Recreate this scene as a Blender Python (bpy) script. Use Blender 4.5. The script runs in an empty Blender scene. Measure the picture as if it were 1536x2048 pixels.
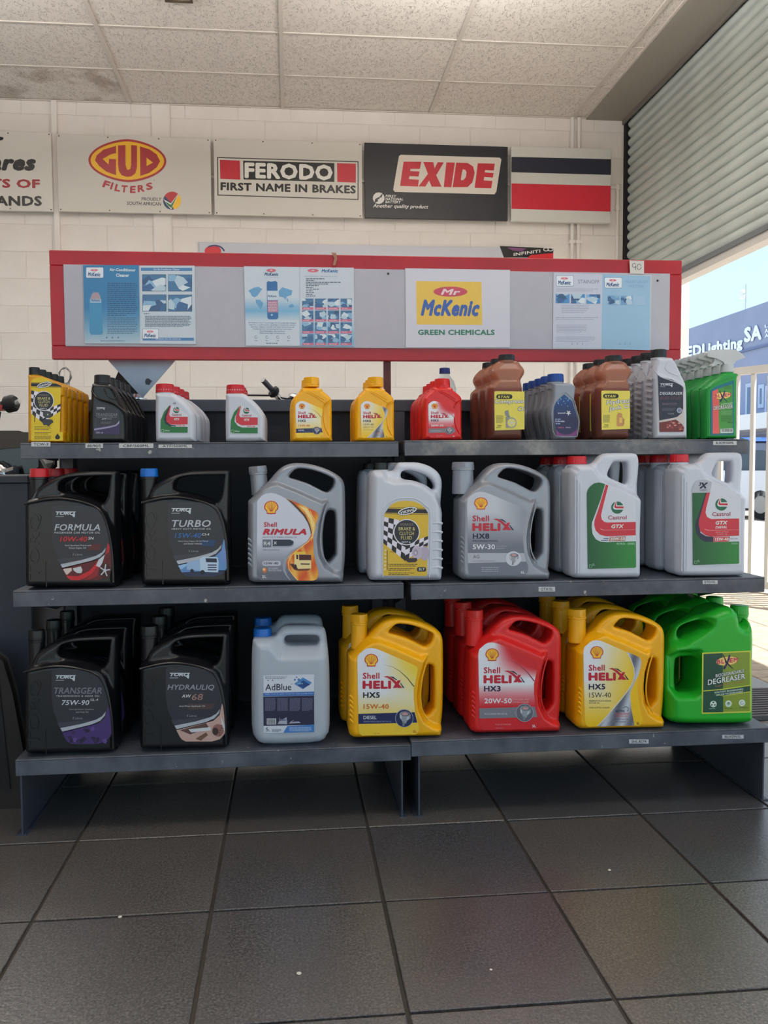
import bpy, bmesh, math, random
import numpy as np
from mathutils import Vector, Matrix
from mathutils.geometry import tessellate_polygon
random.seed(7)
C = bpy.context.scene.collection
SC = bpy.context.scene

# ------------------------------------------------------------------ camera
FPX, YAW, PITCH, ROLL, PPX = 1652.2, .0935, .055, -.0071, -32.1
CAMZ = .849
_cy, _sy, _cp, _sp, _cr, _sr = math.cos(YAW), math.sin(YAW), math.cos(PITCH), math.sin(PITCH), math.cos(ROLL), math.sin(ROLL)
_F = Vector((_sy*_cp, _cy*_cp, -_sp)); _r = Vector((_cy, -_sy, 0)); _u = _r.cross(_F)
_R = _cr*_r + _sr*_u; _U = -_sr*_r + _cr*_u
cam = bpy.data.objects.new('camera', bpy.data.cameras.new('camera')); C.objects.link(cam)
cam.matrix_world = Matrix(((_R.x, _U.x, -_F.x, 0), (_R.y, _U.y, -_F.y, 0), (_R.z, _U.z, -_F.z, CAMZ), (0, 0, 0, 1)))
cam.data.sensor_fit = 'VERTICAL'; cam.data.sensor_height = 36; cam.data.lens = FPX/2048*36
cam.data.shift_x = -PPX/2048; cam.data.clip_start = .05; cam.data.clip_end = 500
SC.camera = cam

# ------------------------------------------------------------------ light
SC.view_settings.view_transform = 'Standard'; SC.view_settings.look = 'None'
SC.view_settings.gamma = 1; SC.view_settings.use_curve_mapping = False
SC.view_settings.exposure = 0.31
SUN = Vector((1, -.25, 1.93)).normalized()
w = bpy.data.worlds.new('world'); SC.world = w; w.use_nodes = True
nt = w.node_tree; bg = nt.nodes['Background']; tcw = nt.nodes.new('ShaderNodeTexCoord'); sx = nt.nodes.new('ShaderNodeSeparateXYZ'); rw = nt.nodes.new('ShaderNodeValToRGB')
nt.links.new(tcw.outputs['Generated'], sx.inputs[0]); nt.links.new(sx.outputs['Z'], rw.inputs[0]); nt.links.new(rw.outputs[0], bg.inputs[0])
e_ = rw.color_ramp.elements; e_[0].position = 0; e_[0].color = (.66, .93, 1.0, 1); e_[1].position = .24; e_[1].color = (.58, .88, 1.0, 1); e_[0].color = (.66, .92, 1.0, 1); e3 = e_.new(.55); e3.color = (.58, .70, .95, 1); e4 = e_.new(1.0); e4.color = (.44, .56, .88, 1)
bg.inputs[1].default_value = 1.05
sl = bpy.data.lights.new('sun', 'SUN'); sl.energy = 9.5; sl.angle = .009; sl.color = (1, .95, .87)
so = bpy.data.objects.new('sun', sl); C.objects.link(so); so.rotation_euler = SUN.to_track_quat('Z', 'Y').to_euler()
so.location = (6, -3, 12)
try:
    SC.cycles.max_bounces = 10; SC.cycles.diffuse_bounces = 6; SC.cycles.glossy_bounces = 4
    SC.cycles.transparent_max_bounces = 12; SC.cycles.sample_clamp_indirect = 6
    SC.cycles.use_denoising = True
except Exception: pass

# ------------------------------------------------------------------ helpers
def ray(x, y): x = float(x); y = float(y); return _F + (x-768-PPX)/FPX*_R - (y-1024)/FPX*_U
O = Vector((0, 0, CAMZ))
def at(x, y, Y): d = ray(x, y); return O + d*(Y/d.y)          # pixel of the photograph -> point in the vertical plane Y
def atx(x, y, X): d = ray(x, y); return O + d*(X/d.x)
def atz(x, y, Z): d = ray(x, y); return O + d*((Z-CAMZ)/d.z)
def lin(c):
    out = []
    for v in c[:3]:
        v = v/255; out.append(v/12.92 if v <= .04045 else ((v+.055)/1.055)**2.4)
    return tuple(out) + (1.,)
_M = {}
def mat(name, col, rough=.5, metal=0., spec=.5, noise=0, nscale=8, bump=0, bscale=60, coat=0, trans=0, col2=None, mixfac=None, emit=None, bdetail=4, bdist=.002):
    if name in _M: return _M[name]
    m = bpy.data.materials.new(name); m.use_nodes = True; nt = m.node_tree; b = nt.nodes['Principled BSDF']
    b.inputs['Base Color'].default_value = lin(col); b.inputs['Roughness'].default_value = rough
    b.inputs['Metallic'].default_value = metal; b.inputs['Specular IOR Level'].default_value = spec
    b.inputs['Coat Weight'].default_value = coat
    tc = nt.nodes.new('ShaderNodeTexCoord')
    if noise or col2:
        n = nt.nodes.new('ShaderNodeTexNoise'); n.inputs['Scale'].default_value = nscale; n.inputs['Detail'].default_value = 6
        nt.links.new(tc.outputs['Object'], n.inputs['Vector'])
        r = nt.nodes.new('ShaderNodeValToRGB'); nt.links.new(n.outputs[0], r.inputs[0])
        a = lin(col)
        if col2: lo, hi = a, lin(col2)
        else: lo = tuple(v*(1-noise) for v in a[:3])+(1,); hi = tuple(min(1, v*(1+noise)) for v in a[:3])+(1,)
        r.color_ramp.elements[0].position = .35; r.color_ramp.elements[1].position = .65
        if mixfac: r.color_ramp.elements[0].position, r.color_ramp.elements[1].position = mixfac
        r.color_ramp.elements[0].color = lo; r.color_ramp.elements[1].color = hi
        nt.links.new(r.outputs[0], b.inputs['Base Color'])
    if bump:
        n2 = nt.nodes.new('ShaderNodeTexNoise'); n2.inputs['Scale'].default_value = bscale; n2.inputs['Detail'].default_value = bdetail
        nt.links.new(tc.outputs['Object'], n2.inputs['Vector'])
        bp = nt.nodes.new('ShaderNodeBump'); bp.inputs['Strength'].default_value = bump; bp.inputs['Distance'].default_value = bdist
        nt.links.new(n2.outputs[0], bp.inputs['Height']); nt.links.new(bp.outputs[0], b.inputs['Normal'])
    if trans:
        t = nt.nodes.new('ShaderNodeBsdfTranslucent'); t.inputs[0].default_value = lin(col)
        mx = nt.nodes.new('ShaderNodeMixShader'); mx.inputs[0].default_value = trans
        out = nt.nodes['Material Output']
        nt.links.new(b.outputs[0], mx.inputs[1]); nt.links.new(t.outputs[0], mx.inputs[2]); nt.links.new(mx.outputs[0], out.inputs[0])
    if emit:
        b.inputs['Emission Color'].default_value = lin(col); b.inputs['Emission Strength'].default_value = emit
    _M[name] = m; return m
def printmat(name='print', rough=.4, coat=0, bump=0, bscale=30):
    if name in _M: return _M[name]
    m = bpy.data.materials.new(name); m.use_nodes = True; nt = m.node_tree; b = nt.nodes['Principled BSDF']
    a = nt.nodes.new('ShaderNodeAttribute'); a.attribute_name = 'Col'
    nt.links.new(a.outputs['Color'], b.inputs['Base Color']); b.inputs['Roughness'].default_value = rough
    b.inputs['Coat Weight'].default_value = coat; b.inputs['Coat Roughness'].default_value = .08
    if bump:
        tc = nt.nodes.new('ShaderNodeTexCoord'); n2 = nt.nodes.new('ShaderNodeTexNoise'); n2.inputs['Scale'].default_value = bscale
        n2.inputs['Distortion'].default_value = 1.5
        nt.links.new(tc.outputs['Object'], n2.inputs['Vector'])
        bp = nt.nodes.new('ShaderNodeBump'); bp.inputs['Strength'].default_value = bump; bp.inputs['Distance'].default_value = .004
        nt.links.new(n2.outputs[0], bp.inputs['Height']); nt.links.new(bp.outputs[0], b.inputs['Coat Normal'])
    _M[name] = m; return m
def tag(o, label=None, cat=None, group=None, kind=None):
    if label: o['label'] = label
    if cat: o['category'] = cat
    if group: o['group'] = group
    if kind: o['kind'] = kind
    return o
def empty(name, loc=(0, 0, 0), label=None, cat=None, group=None, rz=0):
    o = bpy.data.objects.new(name, None); C.objects.link(o); o.location = loc; o.rotation_euler = (0, 0, rz); o.empty_display_size = .05
    return tag(o, label, cat, group)
def link(name, me, m=None, parent=None, loc=None):
    if m is not None and len(me.materials) == 0: me.materials.append(m)
    o = bpy.data.objects.new(name, me); C.objects.link(o)
    if m is not None and me.materials[0] is not m: o.material_slots[0].link = 'OBJECT'; o.material_slots[0].material = m
    if parent: o.parent = parent
    if loc is not None: o.location = loc
    return o
def shade(me, on=True):
    me.polygons.foreach_set('use_smooth', [on]*len(me.polygons)); me.update()
class MB:
    """collects simple solids into one mesh"""
    def __init__(s): s.v = []; s.f = []
    def add(s, vs, fs):
        b = len(s.v); s.v += [tuple(v) for v in vs]; s.f += [tuple(b+i for i in f) for f in fs]; return s
    def box(s, x0, x1, y0, y1, z0, z1):
        return s.add([(x0, y0, z0), (x1, y0, z0), (x1, y1, z0), (x0, y1, z0), (x0, y0, z1), (x1, y0, z1), (x1, y1, z1), (x0, y1, z1)],
              [(3, 2, 1, 0), (4, 5, 6, 7), (0, 1, 5, 4), (1, 2, 6, 5), (2, 3, 7, 6), (3, 0, 4, 7)])
    def tube(s, pts, r, n=8, closed=False, caps=True):
        pts = [Vector(p) for p in pts]; N = len(pts); rs = r if isinstance(r, (list, tuple)) else [r]*N
        vs = []; up = None
        for i, p in enumerate(pts):
            if closed: t = pts[(i+1) % N]-pts[i-1]
            else: t = pts[min(i+1, N-1)]-pts[max(i-1, 0)]
            t.normalize()
            if up is None: up = t.orthogonal().normalized()
            up = (up - t*up.dot(t)).normalized(); sd = t.cross(up)
            for k in range(n):
                a = 2*math.pi*k/n; vs.append(p+(up*math.cos(a)+sd*math.sin(a))*rs[i])
        fs = []
        for i in range(N if closed else N-1):
            j = (i+1) % N
            for k in range(n): fs.append((i*n+k, i*n+(k+1) % n, j*n+(k+1) % n, j*n+k))
        if caps and not closed: fs.append(tuple(range(n-1, -1, -1))); fs.append(tuple((N-1)*n+k for k in range(n)))
        return s.add(vs, fs)
    def lathe(s, prof, c=(0, 0, 0), n=24, axis=None, ribs=0, ribd=0, ribz=(0, 0)):
        """prof: (r,z) from bottom to top"""
        vs = []; fs = []; q = None
        if axis is not None: q = Vector((0, 0, 1)).rotation_difference(Vector(axis))
        for (r, z) in prof:
            for k in range(n):
                a = 2*math.pi*k/n; rr = r
                if ribs and ribz[0] <= z <= ribz[1] and (k*ribs//n*0 + (k % 2)): rr = r-ribd
                p = Vector((rr*math.cos(a), rr*math.sin(a), z))
                if q: p = q @ p
                vs.append(p+Vector(c))
        m = len(prof)
        for i in range(m-1):
            for k in range(n): fs.append((i*n+k, i*n+(k+1) % n, (i+1)*n+(k+1) % n, (i+1)*n+k))
        fs.append(tuple(range(n-1, -1, -1))); fs.append(tuple((m-1)*n+k for k in range(n)))
        return s.add(vs, fs)
    def prism(s, poly, y0, y1, ax='y'):
        """poly of (a,b); extruded along ax: y -> (a,y,b); x -> (x,a,b); z -> (a,b,z)"""
        f3 = {'y': lambda a, b, t: (a, t, b), 'x': lambda a, b, t: (t, a, b), 'z': lambda a, b, t: (a, b, t)}[ax]
        n = len(poly); vs = [f3(a, b, y0) for a, b in poly]+[f3(a, b, y1) for a, b in poly]
        fs = [tuple(range(n)), tuple(range(2*n-1, n-1, -1))]+[(i, (i+1) % n, n+(i+1) % n, n+i) for i in range(n)]
        return s.add(vs, fs)
    def mesh(s, name='m', smooth=False, fix=True, bevel=0, seg=1):
        me = bpy.data.meshes.new(name); me.from_pydata(s.v, [], s.f); me.validate()
        bm = bmesh.new(); bm.from_mesh(me)
        if bevel: bmesh.ops.bevel(bm, geom=[e for e in bm.edges if e.calc_face_angle(0) > .6], offset=bevel, segments=seg, affect='EDGES', profile=.5, clamp_overlap=True)
        if fix: bmesh.ops.recalc_face_normals(bm, faces=bm.faces)
        bm.to_mesh(me); bm.free()
        if smooth:
            shade(me)
            try: me.set_sharp_from_angle(angle=math.radians(40))
            except Exception: pass
        me.update(); return me
    def build(s, name, m, parent=None, loc=None, **k): return link(name, s.mesh(name, **k), m, parent, loc)
def box(name, x0, x1, y0, y1, z0, z1, m, parent=None, bevel=0, **k):
    return MB().box(x0, x1, y0, y1, z0, z1).build(name, m, parent, bevel=bevel, **k)
def copy_tree(o, parent=None):
    c = o.copy(); C.objects.link(c)
    if parent: c.parent = parent
    for ch in list(o.children): copy_tree(ch, c)
    return c

# ---- flat print (labels, signs, posters) ----
_TX = {}
_tc = bpy.data.curves.new('lettering_source', 'FONT'); _to = bpy.data.objects.new('lettering_source', _tc)
def glyphs(s, bold, shear, res, space=1.0):
    k = (s, bold, shear, res, space)
    if k not in _TX:
        _tc.body = s; _tc.offset = 0; _tc.shear = shear; _tc.resolution_u = res; _tc.size = 1; _tc.space_character = space
        me = bpy.data.meshes.new_from_object(_to)
        v = np.array([tuple(q.co)[:2] for q in me.vertices]) if len(me.vertices) else np.zeros((1, 2))
        f = [tuple(p.vertices) for p in me.polygons]; bpy.data.meshes.remove(me)
        nc = 1
        if bold >= .008:   # heavier weight: the same strokes laid side by side
            d = bold*.707; off = [(-d, -d), (d, -d), (d, d), (-d, d)] if bold < .04 else [(-d, -d), (d, -d), (d, d), (-d, d), (-bold, 0), (bold, 0), (0, bold), (0, -bold), (0, 0)]
            n_ = len(v); nc = len(off); v = np.concatenate([v+np.array(o_) for o_ in off]); f = [tuple(i+n_*j for i in t) for j in range(len(off)) for t in f]
        mn, mx = v.min(0), v.max(0); _TX[k] = ((v-mn)/(np.maximum(mx-mn, 1e-6)), f, nc)
    return _TX[k]
def catmull(P, n=5, closed=True):
    P = [tuple(p[:2]) for p in P]; N = len(P); out = []
    for i in range(N if closed else N-1):
        p0, p1, p2, p3 = [P[(i+k) % N] if closed else P[min(max(i+k, 0), N-1)] for k in (-1, 0, 1, 2)]
        for j in range(n):
            t = j/n
            out.append(tuple(.5*((2*b)+(-a+c)*t+(2*a-5*b+4*c-d)*t*t+(-a+3*b-3*c+d)*t**3) for a, b, c, d in zip(p0, p1, p2, p3)))
    if not closed: out.append(P[-1])
    return out
def circ(cx, cy, rx, ry=None, n=28, a0=0, a1=360, rot=0):
    ry = ry or rx; o = []
    full = abs(a1-a0) >= 360
    for i in range(n if full else n+1):
        a = math.radians(a0+(a1-a0)*i/n); x, y = rx*math.cos(a), ry*math.sin(a); q = math.radians(rot)
        o.append((cx+x*math.cos(q)-y*math.sin(q), cy+x*math.sin(q)+y*math.cos(q)))
    return o
def rect(x0, y0, x1, y1): return [(x0, y0), (x1, y0), (x1, y1), (x0, y1)]
def rrect(x0, y0, x1, y1, r):
    o = []
    for cx, cy, a in ((x1-r, y1-r, 0), (x0+r, y1-r, 90), (x0+r, y0+r, 180), (x1-r, y0+r, 270)): o += circ(cx, cy, r, n=4, a0=a, a1=a+90)
    return o
def stroke(pts, w):
    """polyline -> closed outline; w scalar or per-point list"""
    n = len(pts); ws = w if isinstance(w, (list, tuple)) else [w]*n; L = []; Rr = []
    for i in range(n):
        a, b = pts[max(i-1, 0)], pts[min(i+1, n-1)]; dx, dy = b[0]-a[0], b[1]-a[1]; l = math.hypot(dx, dy) or 1
        nx, ny = -dy/l*ws[i]/2, dx/l*ws[i]/2; L.append((pts[i][0]+nx, pts[i][1]+ny)); Rr.append((pts[i][0]-nx, pts[i][1]-ny))
    return L+Rr[::-1]
def clip_tri(tri, cl):
    out = list(tri); n = len(cl)
    area = sum(cl[i][0]*cl[(i+1) % n][1]-cl[(i+1) % n][0]*cl[i][1] for i in range(n)); sg = 1 if area > 0 else -1
    for i in range(n):
        a, b = cl[i], cl[(i+1) % n]
        def side(p): return sg*((b[0]-a[0])*(p[1]-a[1])-(b[1]-a[1])*(p[0]-a[0]))
        inp = out; out = []
        for k in range(len(inp)):
            p, q = inp[k], inp[(k+1) % len(inp)]; sp_, sq = side(p), side(q)
            if sp_ >= 0: out.append(p)
            if sp_*sq < 0: t = sp_/(sp_-sq); out.append((p[0]+(q[0]-p[0])*t, p[1]+(q[1]-p[1])*t))
        if not out: return []
    return out
def tess(pts):
    tr = tessellate_polygon([[Vector((p[0], p[1], 0)) for p in pts]])
    return [tuple(pts[i] if not hasattr(i, 'x') else i for i in t) for t in tr]
LAY = .00016
class Print:
    """mp maps a source pixel to a local (x,z) on the face; y comes from the layer"""
    def __init__(s, mp): s.n = 0; s.mp = mp; s.A = ([], [], []); s.T = ([], [], []); s.clip = None; s.tclip = None
    def _put(s, dst, pts, col, z, n=1):
        vs, fs, cs = dst; b = len(vs); z = z+(s.n % 11)*.055
        for p in pts: x, zz = s.mp(p[0], p[1]); vs.append((x, -LAY*z, zz)); cs.append(lin(col(p[0], p[1])) if callable(col) else col)
        fs.append(tuple(range(b, b+len(pts))))
    def poly(s, pts, col, z=1, sub=0, smooth=0, txt=False, clip=True):
        if smooth: pts = catmull(pts, smooth)
        s.n += 1; c = col if callable(col) else lin(col); tris = tess(pts)
        for _ in range(sub):
            nn = []
            for a, b, d in tris:
                ab, bd, da = [((p[0]+q[0])/2, (p[1]+q[1])/2) for p, q in ((a, b), (b, d), (d, a))]
                nn += [(a, ab, da), (ab, b, bd), (da, bd, d), (ab, bd, da)]
            tris = nn
        for t in tris:
            if s.clip and clip: t = clip_tri(t, s.clip)
            if len(t) >= 3: s._put(s.T if txt else s.A, t, c, z)
        return s
    def text(s, body, p0, p1, h, col, z=3, bold=.0, shear=0., res=2, up=None, space=1.0, outline=None, dst=None):
        """ink box bottom-left p0, bottom-right p1, height h (source pixels)"""
        if outline: s.text(body, (p0[0]-outline[1], p0[1]+outline[1]), (p1[0]+outline[1], p1[1]+outline[1]), h+2*outline[1], outline[0], z, bold+.035, shear, res, up, space); z += 1
        g, f, nc = glyphs(body, round(min(bold*.85, .062), 4), shear, res, round(space*(1+bold*1.4), 3)); c = lin(col); U_ = up or (0, -h)
        dx, dy = p1[0]-p0[0], p1[1]-p0[1]; vs, fs, cs = s.T; b = len(vs)
        G_ = [(p0[0]+dx*x+U_[0]*y, p0[1]+dy*x+U_[1]*y) for x, y in g]; Q_ = [s.mp(*t) for t in G_]
        fc = max(1, len(f)//nc)
        for k, t in enumerate(f):   # own corners per face, so that overlapping strokes never share a plane
            if s.tclip:
                pl = clip_tri([G_[i] for i in t], s.tclip)
                if len(pl) >= 3: s._put(s.T, pl, c, z+(k//fc)*.1+(k % 3)*.03)
                continue
            b = len(vs); yy = -LAY*(z+(k//fc)*.1+(k % 3)*.03); vs += [(Q_[i][0], yy, Q_[i][1]) for i in t]; cs += [c]*len(t); fs.append(tuple(range(b, b+len(t))))
        return s
    def lines(s, x0, y0, x1, n, dy, col, h=None, z=3, gap=True, slope=0, seed=1):
        """rows of print too small to read"""
        rr = random.Random(seed+int(x0)+n); h = h or dy*.4
        for i in range(n):
            y = y0+i*dy; x = x0; end = x1-(rr.random()*.35*(x1-x0) if i == n-1 else rr.random()*.08*(x1-x0))
            while x < end:
                wd = min(rr.uniform(1.2, 5)*h, end-x); s._put(s.T, [(x, y+slope*(x-x0)), (x+wd, y+slope*(x+wd-x0)), (x+wd, y+h+slope*(x+wd-x0)), (x, y+h+slope*(x-x0))], lin(col), z); x += wd+h*.7
        return s
    def _mesh(s, d, name):
        vs, fs, cs = d; me = bpy.data.meshes.new(name); me.from_pydata(vs, [], fs)
        at_ = me.color_attributes.new('Col', 'FLOAT_COLOR', 'POINT'); at_.data.foreach_set('color', np.array(cs, dtype=np.float32).ravel())
        # face the camera side (-y)
        me.update(); bm = bmesh.new(); bm.from_mesh(me)
        fl = [f for f in bm.faces if f.normal.y > 0]
        if fl: bmesh.ops.reverse_faces(bm, faces=fl)
        bm.to_mesh(me); bm.free(); return me
    def build(s, name, parent, loc, m=None, tname='lettering'):
        m = m or printmat(); o = link(name, s._mesh(s.A, name), m, parent, loc)
        if s.T[1]: link(tname, s._mesh(s.T, tname), m, o)
        return o

# ---- blow-moulded bottles: traced front outline, real depth, thinner handles ----
def sdf(P, poly):
    """signed distance (inside positive) of points P (n,2) to polygon"""
    poly = np.asarray(poly, float); n = len(poly); d = np.full(len(P), 1e9); ins = np.zeros(len(P), bool)
    for i in range(n):
        a, b = poly[i], poly[(i+1) % n]; e = b-a; w_ = P-a; t = np.clip((w_@e)/max(e@e, 1e-12), 0, 1)
        d = np.minimum(d, np.hypot(*(w_-t[:, None]*e).T))
        c = (a[1] > P[:, 1]) != (b[1] > P[:, 1]); xi = (b[0]-a[0])*(P[:, 1]-a[1])/((b[1]-a[1]) or 1e-9)+a[0]
        ins ^= c & (P[:, 0] < xi)
    return np.where(ins, d, -d)
def smooth01(t): t = np.clip(t, 0, 1); return t*t*(3-2*t)
def blow(outline, holes, D, r=.008, vox=.0025, t0=1., regions=(), round_=(0, 0), extra=None, name='body'):
    """outline/holes in local (x,z) metres; regions: (polygon, thickness factor, softness)"""
    loops = [list(outline)]+[list(h) for h in holes]; allp = [p for l in loops for p in l]; n0 = len(allp)
    tr = tessellate_polygon([[Vector((p[0], p[1], 0)) for p in l] for l in loops])
    vs = [(x, y, D/2) for x, y in allp]+[(x, y, -D/2) for x, y in allp]; fs = [tuple(t) for t in tr]+[tuple(i+n0 for i in t[::-1]) for t in tr]; o0 = 0
    for l in loops:
        m_ = len(l); fs += [(o0+i, o0+(i+1) % m_, o0+(i+1) % m_+n0, o0+i+n0) for i in range(m_)]; o0 += m_
    me = bpy.data.meshes.new('o'); me.from_pydata(vs, [], fs); bm = bmesh.new(); bm.from_mesh(me); bmesh.ops.recalc_face_normals(bm, faces=bm.faces); bm.to_mesh(me); bm.free()
    oo = bpy.data.objects.new('o2', me); C.objects.link(oo)
    md = oo.modifiers.new('r', 'REMESH'); md.mode = 'VOXEL'; md.voxel_size = vox; md.use_smooth_shade = True
    sm = oo.modifiers.new('s', 'SMOOTH'); sm.factor = .5; sm.iterations = 5
    dg = bpy.context.evaluated_depsgraph_get(); m2 = bpy.data.meshes.new_from_object(oo.evaluated_get(dg)); m2.name = name
    bpy.data.objects.remove(oo); bpy.data.meshes.remove(me)
    n = len(m2.vertices); co = np.empty(n*3, np.float32); m2.vertices.foreach_get('co', co); co = co.reshape(-1, 3).astype(float)
    P = co[:, :2]; T = np.full(n, float(t0))
    for poly, fac, soft in regions:
        wgt = smooth01((sdf(P, poly)+soft)/(2*soft)); T = T*(1-wgt)+fac*wgt
    d = np.maximum(sdf(P, outline), 0)
    if round_[0]: T *= 1-round_[1]*(1-np.clip(d/round_[0], 0, 1))**2
    for h in holes: d = np.minimum(d, np.maximum(-sdf(P, h), 0))
    hf = T*D/2; rr_ = np.minimum(r, hf*.8); k = 1-np.clip(d/rr_, 0, 1); hf = hf-rr_+rr_*np.sqrt(1-k*k)
    out = np.stack([co[:, 0], -co[:, 2]/(D/2)*hf, co[:, 1]], 1)
    m2.vertices.foreach_set('co', out.astype(np.float32).ravel()); m2.materials.clear(); m2.update()
    bm = bmesh.new(); bm.from_mesh(m2); bmesh.ops.recalc_face_normals(bm, faces=bm.faces); bm.to_mesh(m2); bm.free()
    shade(m2); return m2
def merge(me, mb, smooth=True):
    """append the solids of an MB to a mesh"""
    bm = bmesh.new(); bm.from_mesh(me); t = mb.mesh('t', smooth=smooth); bm.from_mesh(t); bm.to_mesh(me); bm.free(); bpy.data.meshes.remove(t); return me
def cap_mesh(r, h, ribs=18, taper=.96, lip=.0):
    n = ribs*2; b = MB(); d = r*.05
    b.lathe([(r, 0), (r, h*.08)], n=n, ribs=1, ribd=0) if False else None
    b.lathe([(r*1.0, 0), (r*1.0, h*.1), (r, h*.12), (r*taper, h*.88), (r*taper*.95, h*.97), (r*taper*.86, h)], n=n, ribs=ribs, ribd=d, ribz=(h*.12, h*.89))
    return b.mesh('cap', smooth=True)
FILL_UP = (84, 20)  # upward watts of the added fill luminaires
FILL_DOWN = (15, 6)  # downward watts of each added fill luminaire, far and near pair
# ------------------------------------------------------------------ setting
YW = 6.857; HC = 3.73; XS = 2.85; XL = -5.2; YF = -1.2
def node_mat(name, fn, rough=.8):
    if name in _M: return _M[name]
    m = bpy.data.materials.new(name); m.use_nodes = True; nt = m.node_tree; b = nt.nodes['Principled BSDF']; b.inputs['Roughness'].default_value = rough
    fn(nt, b, nt.nodes.new('ShaderNodeTexCoord')); _M[name] = m; return m
def N(nt, t, **k):
    n = nt.nodes.new(t)
    for a, v in k.items():
        if a in n.inputs.keys(): n.inputs[a].default_value = v
        else: setattr(n, a, v)
    return n
def ramp(nt, src, stops):
    r = N(nt, 'ShaderNodeValToRGB'); nt.links.new(src, r.inputs[0]); e = r.color_ramp.elements
    while len(e) < len(stops): e.new(.5)
    for i, (p, c) in enumerate(stops): e[i].position = p; e[i].color = c if len(c) == 4 else lin(c)
    return r.outputs[0]
def mixc(nt, f, a, b, mode='MIX'):
    m = N(nt, 'ShaderNodeMix', data_type='RGBA', blend_type=mode)
    for i, v in ((0, f), (6, a), (7, b)):
        if hasattr(v, 'links'): nt.links.new(v, m.inputs[i])
        else: m.inputs[i].default_value = v
    return m.outputs[2]
def f_ceiling(stain):
    def fn(nt, b, tc):
        mp = N(nt, 'ShaderNodeMapping'); mp.inputs['Scale'].default_value = (1.0, .62, 1); nt.links.new(tc.outputs['Object'], mp.inputs[0])
        rz = N(nt, 'ShaderNodeObjectInfo'); ad = N(nt, 'ShaderNodeVectorMath', operation='ADD'); nt.links.new(mp.outputs[0], ad.inputs[0])
        nt.links.new(rz.outputs['Location'], ad.inputs[1])
        n = N(nt, 'ShaderNodeTexNoise', Scale=52., Detail=1., Distortion=.8); nt.links.new(ad.outputs[0], n.inputs['Vector'])
        n2 = N(nt, 'ShaderNodeTexNoise', Scale=40., Detail=1.); nt.links.new(ad.outputs[0], n2.inputs['Vector'])
        W = (1, 1, 1, 1); K = (0, 0, 0, 1)
        l = ramp(nt, n.outputs[0], [(.468, W), (.49, K), (.5, K), (.522, W)])
        g = ramp(nt, n2.outputs[0], [(.44, W), (.48, K)])
        fz = N(nt, 'ShaderNodeMath', operation='MAXIMUM'); nt.links.new(l, fz.inputs[0]); nt.links.new(g, fz.inputs[1])
        bp = N(nt, 'ShaderNodeBump', Strength=.8, Distance=.003); nt.links.new(fz.outputs[0], bp.inputs['Height']); nt.links.new(bp.outputs[0], b.inputs['Normal'])
        c = mixc(nt, fz.outputs[0], lin((178, 171, 165)), lin((224, 218, 212)))  # fissures also darkened in the colour, for shade inside the pits
        if stain:
            s = N(nt, 'ShaderNodeTexNoise', Scale=3.2, Detail=8.); nt.links.new(tc.outputs['Object'], s.inputs['Vector'])
            c = mixc(nt, ramp(nt, s.outputs[0], [(.5, K), (.66, W)]), c, mixc(nt, .5, c, lin((120, 98, 74))))
        nt.links.new(c, b.inputs['Base Color'])
    return fn
M_ct = node_mat('ceiling_fissured', f_ceiling(False), .9); M_cts = node_mat('ceiling_fissured_stained', f_ceiling(True), .9)
M_tee = mat('ceiling_tee', (206, 199, 192), .6)
def f_floor(nt, b, tc):
    oi = N(nt, 'ShaderNodeObjectInfo'); ad = N(nt, 'ShaderNodeVectorMath', operation='ADD'); nt.links.new(tc.outputs['Object'], ad.inputs[0]); nt.links.new(oi.outputs['Location'], ad.inputs[1])
    n = N(nt, 'ShaderNodeTexNoise', Scale=230., Detail=3.); nt.links.new(ad.outputs[0], n.inputs['Vector'])
    n2 = N(nt, 'ShaderNodeTexNoise', Scale=3.5, Detail=5.); nt.links.new(ad.outputs[0], n2.inputs['Vector'])
    c = ramp(nt, n.outputs[0], [(.3, (62, 60, 60)), (.5, (106, 103, 101)), (.72, (152, 148, 142))])
    tone = ramp(nt, oi.outputs['Random'], [(0, (172, 178, 192)), (1, (222, 216, 210))])
    c = mixc(nt, 1., c, tone, 'MULTIPLY')
    c = mixc(nt, ramp(nt, n2.outputs[0], [(.4, (0, 0, 0, 1)), (.75, (.5, .5, .5, 1))]), c, lin((88, 80, 74)))
    nt.links.new(c, b.inputs['Base Color'])
    n3 = N(nt, 'ShaderNodeTexNoise', Scale=110., Detail=3.); nt.links.new(ad.outputs[0], n3.inputs['Vector'])
    bp = N(nt, 'ShaderNodeBump', Strength=.3, Distance=.0018); nt.links.new(n3.outputs[0], bp.inputs['Height']); nt.links.new(bp.outputs[0], b.inputs['Normal'])
M_ft = node_mat('floor_tile_slate', f_floor, .3); M_ft.node_tree.nodes['Principled BSDF'].inputs['IOR'].default_value = 1.9
M_grout = mat('grout', (64, 58, 52), .9, noise=.2)
def f_wall(nt, b, tc):
    n = N(nt, 'ShaderNodeTexNoise', Scale=2.2, Detail=6.); nt.links.new(tc.outputs['Object'], n.inputs['Vector'])
    nt.links.new(ramp(nt, n.outputs[0], [(.3, (220, 214, 210)), (.7, (232, 228, 225))]), b.inputs['Base Color'])
    n3 = N(nt, 'ShaderNodeTexNoise', Scale=24., Detail=4.); nt.links.new(tc.outputs['Object'], n3.inputs['Vector'])
    bp = N(nt, 'ShaderNodeBump', Strength=.35, Distance=.004); nt.links.new(n3.outputs[0], bp.inputs['Height']); nt.links.new(bp.outputs[0], b.inputs['Normal'])
M_wall = node_mat('wall_paint_cream', f_wall, .6)
M_white = mat('white_gloss_paint', (206, 204, 200), .35)
M_galv = mat('shutter_grey', (196, 204, 200), .42, metal=.15, noise=.06, nscale=3)
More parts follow.
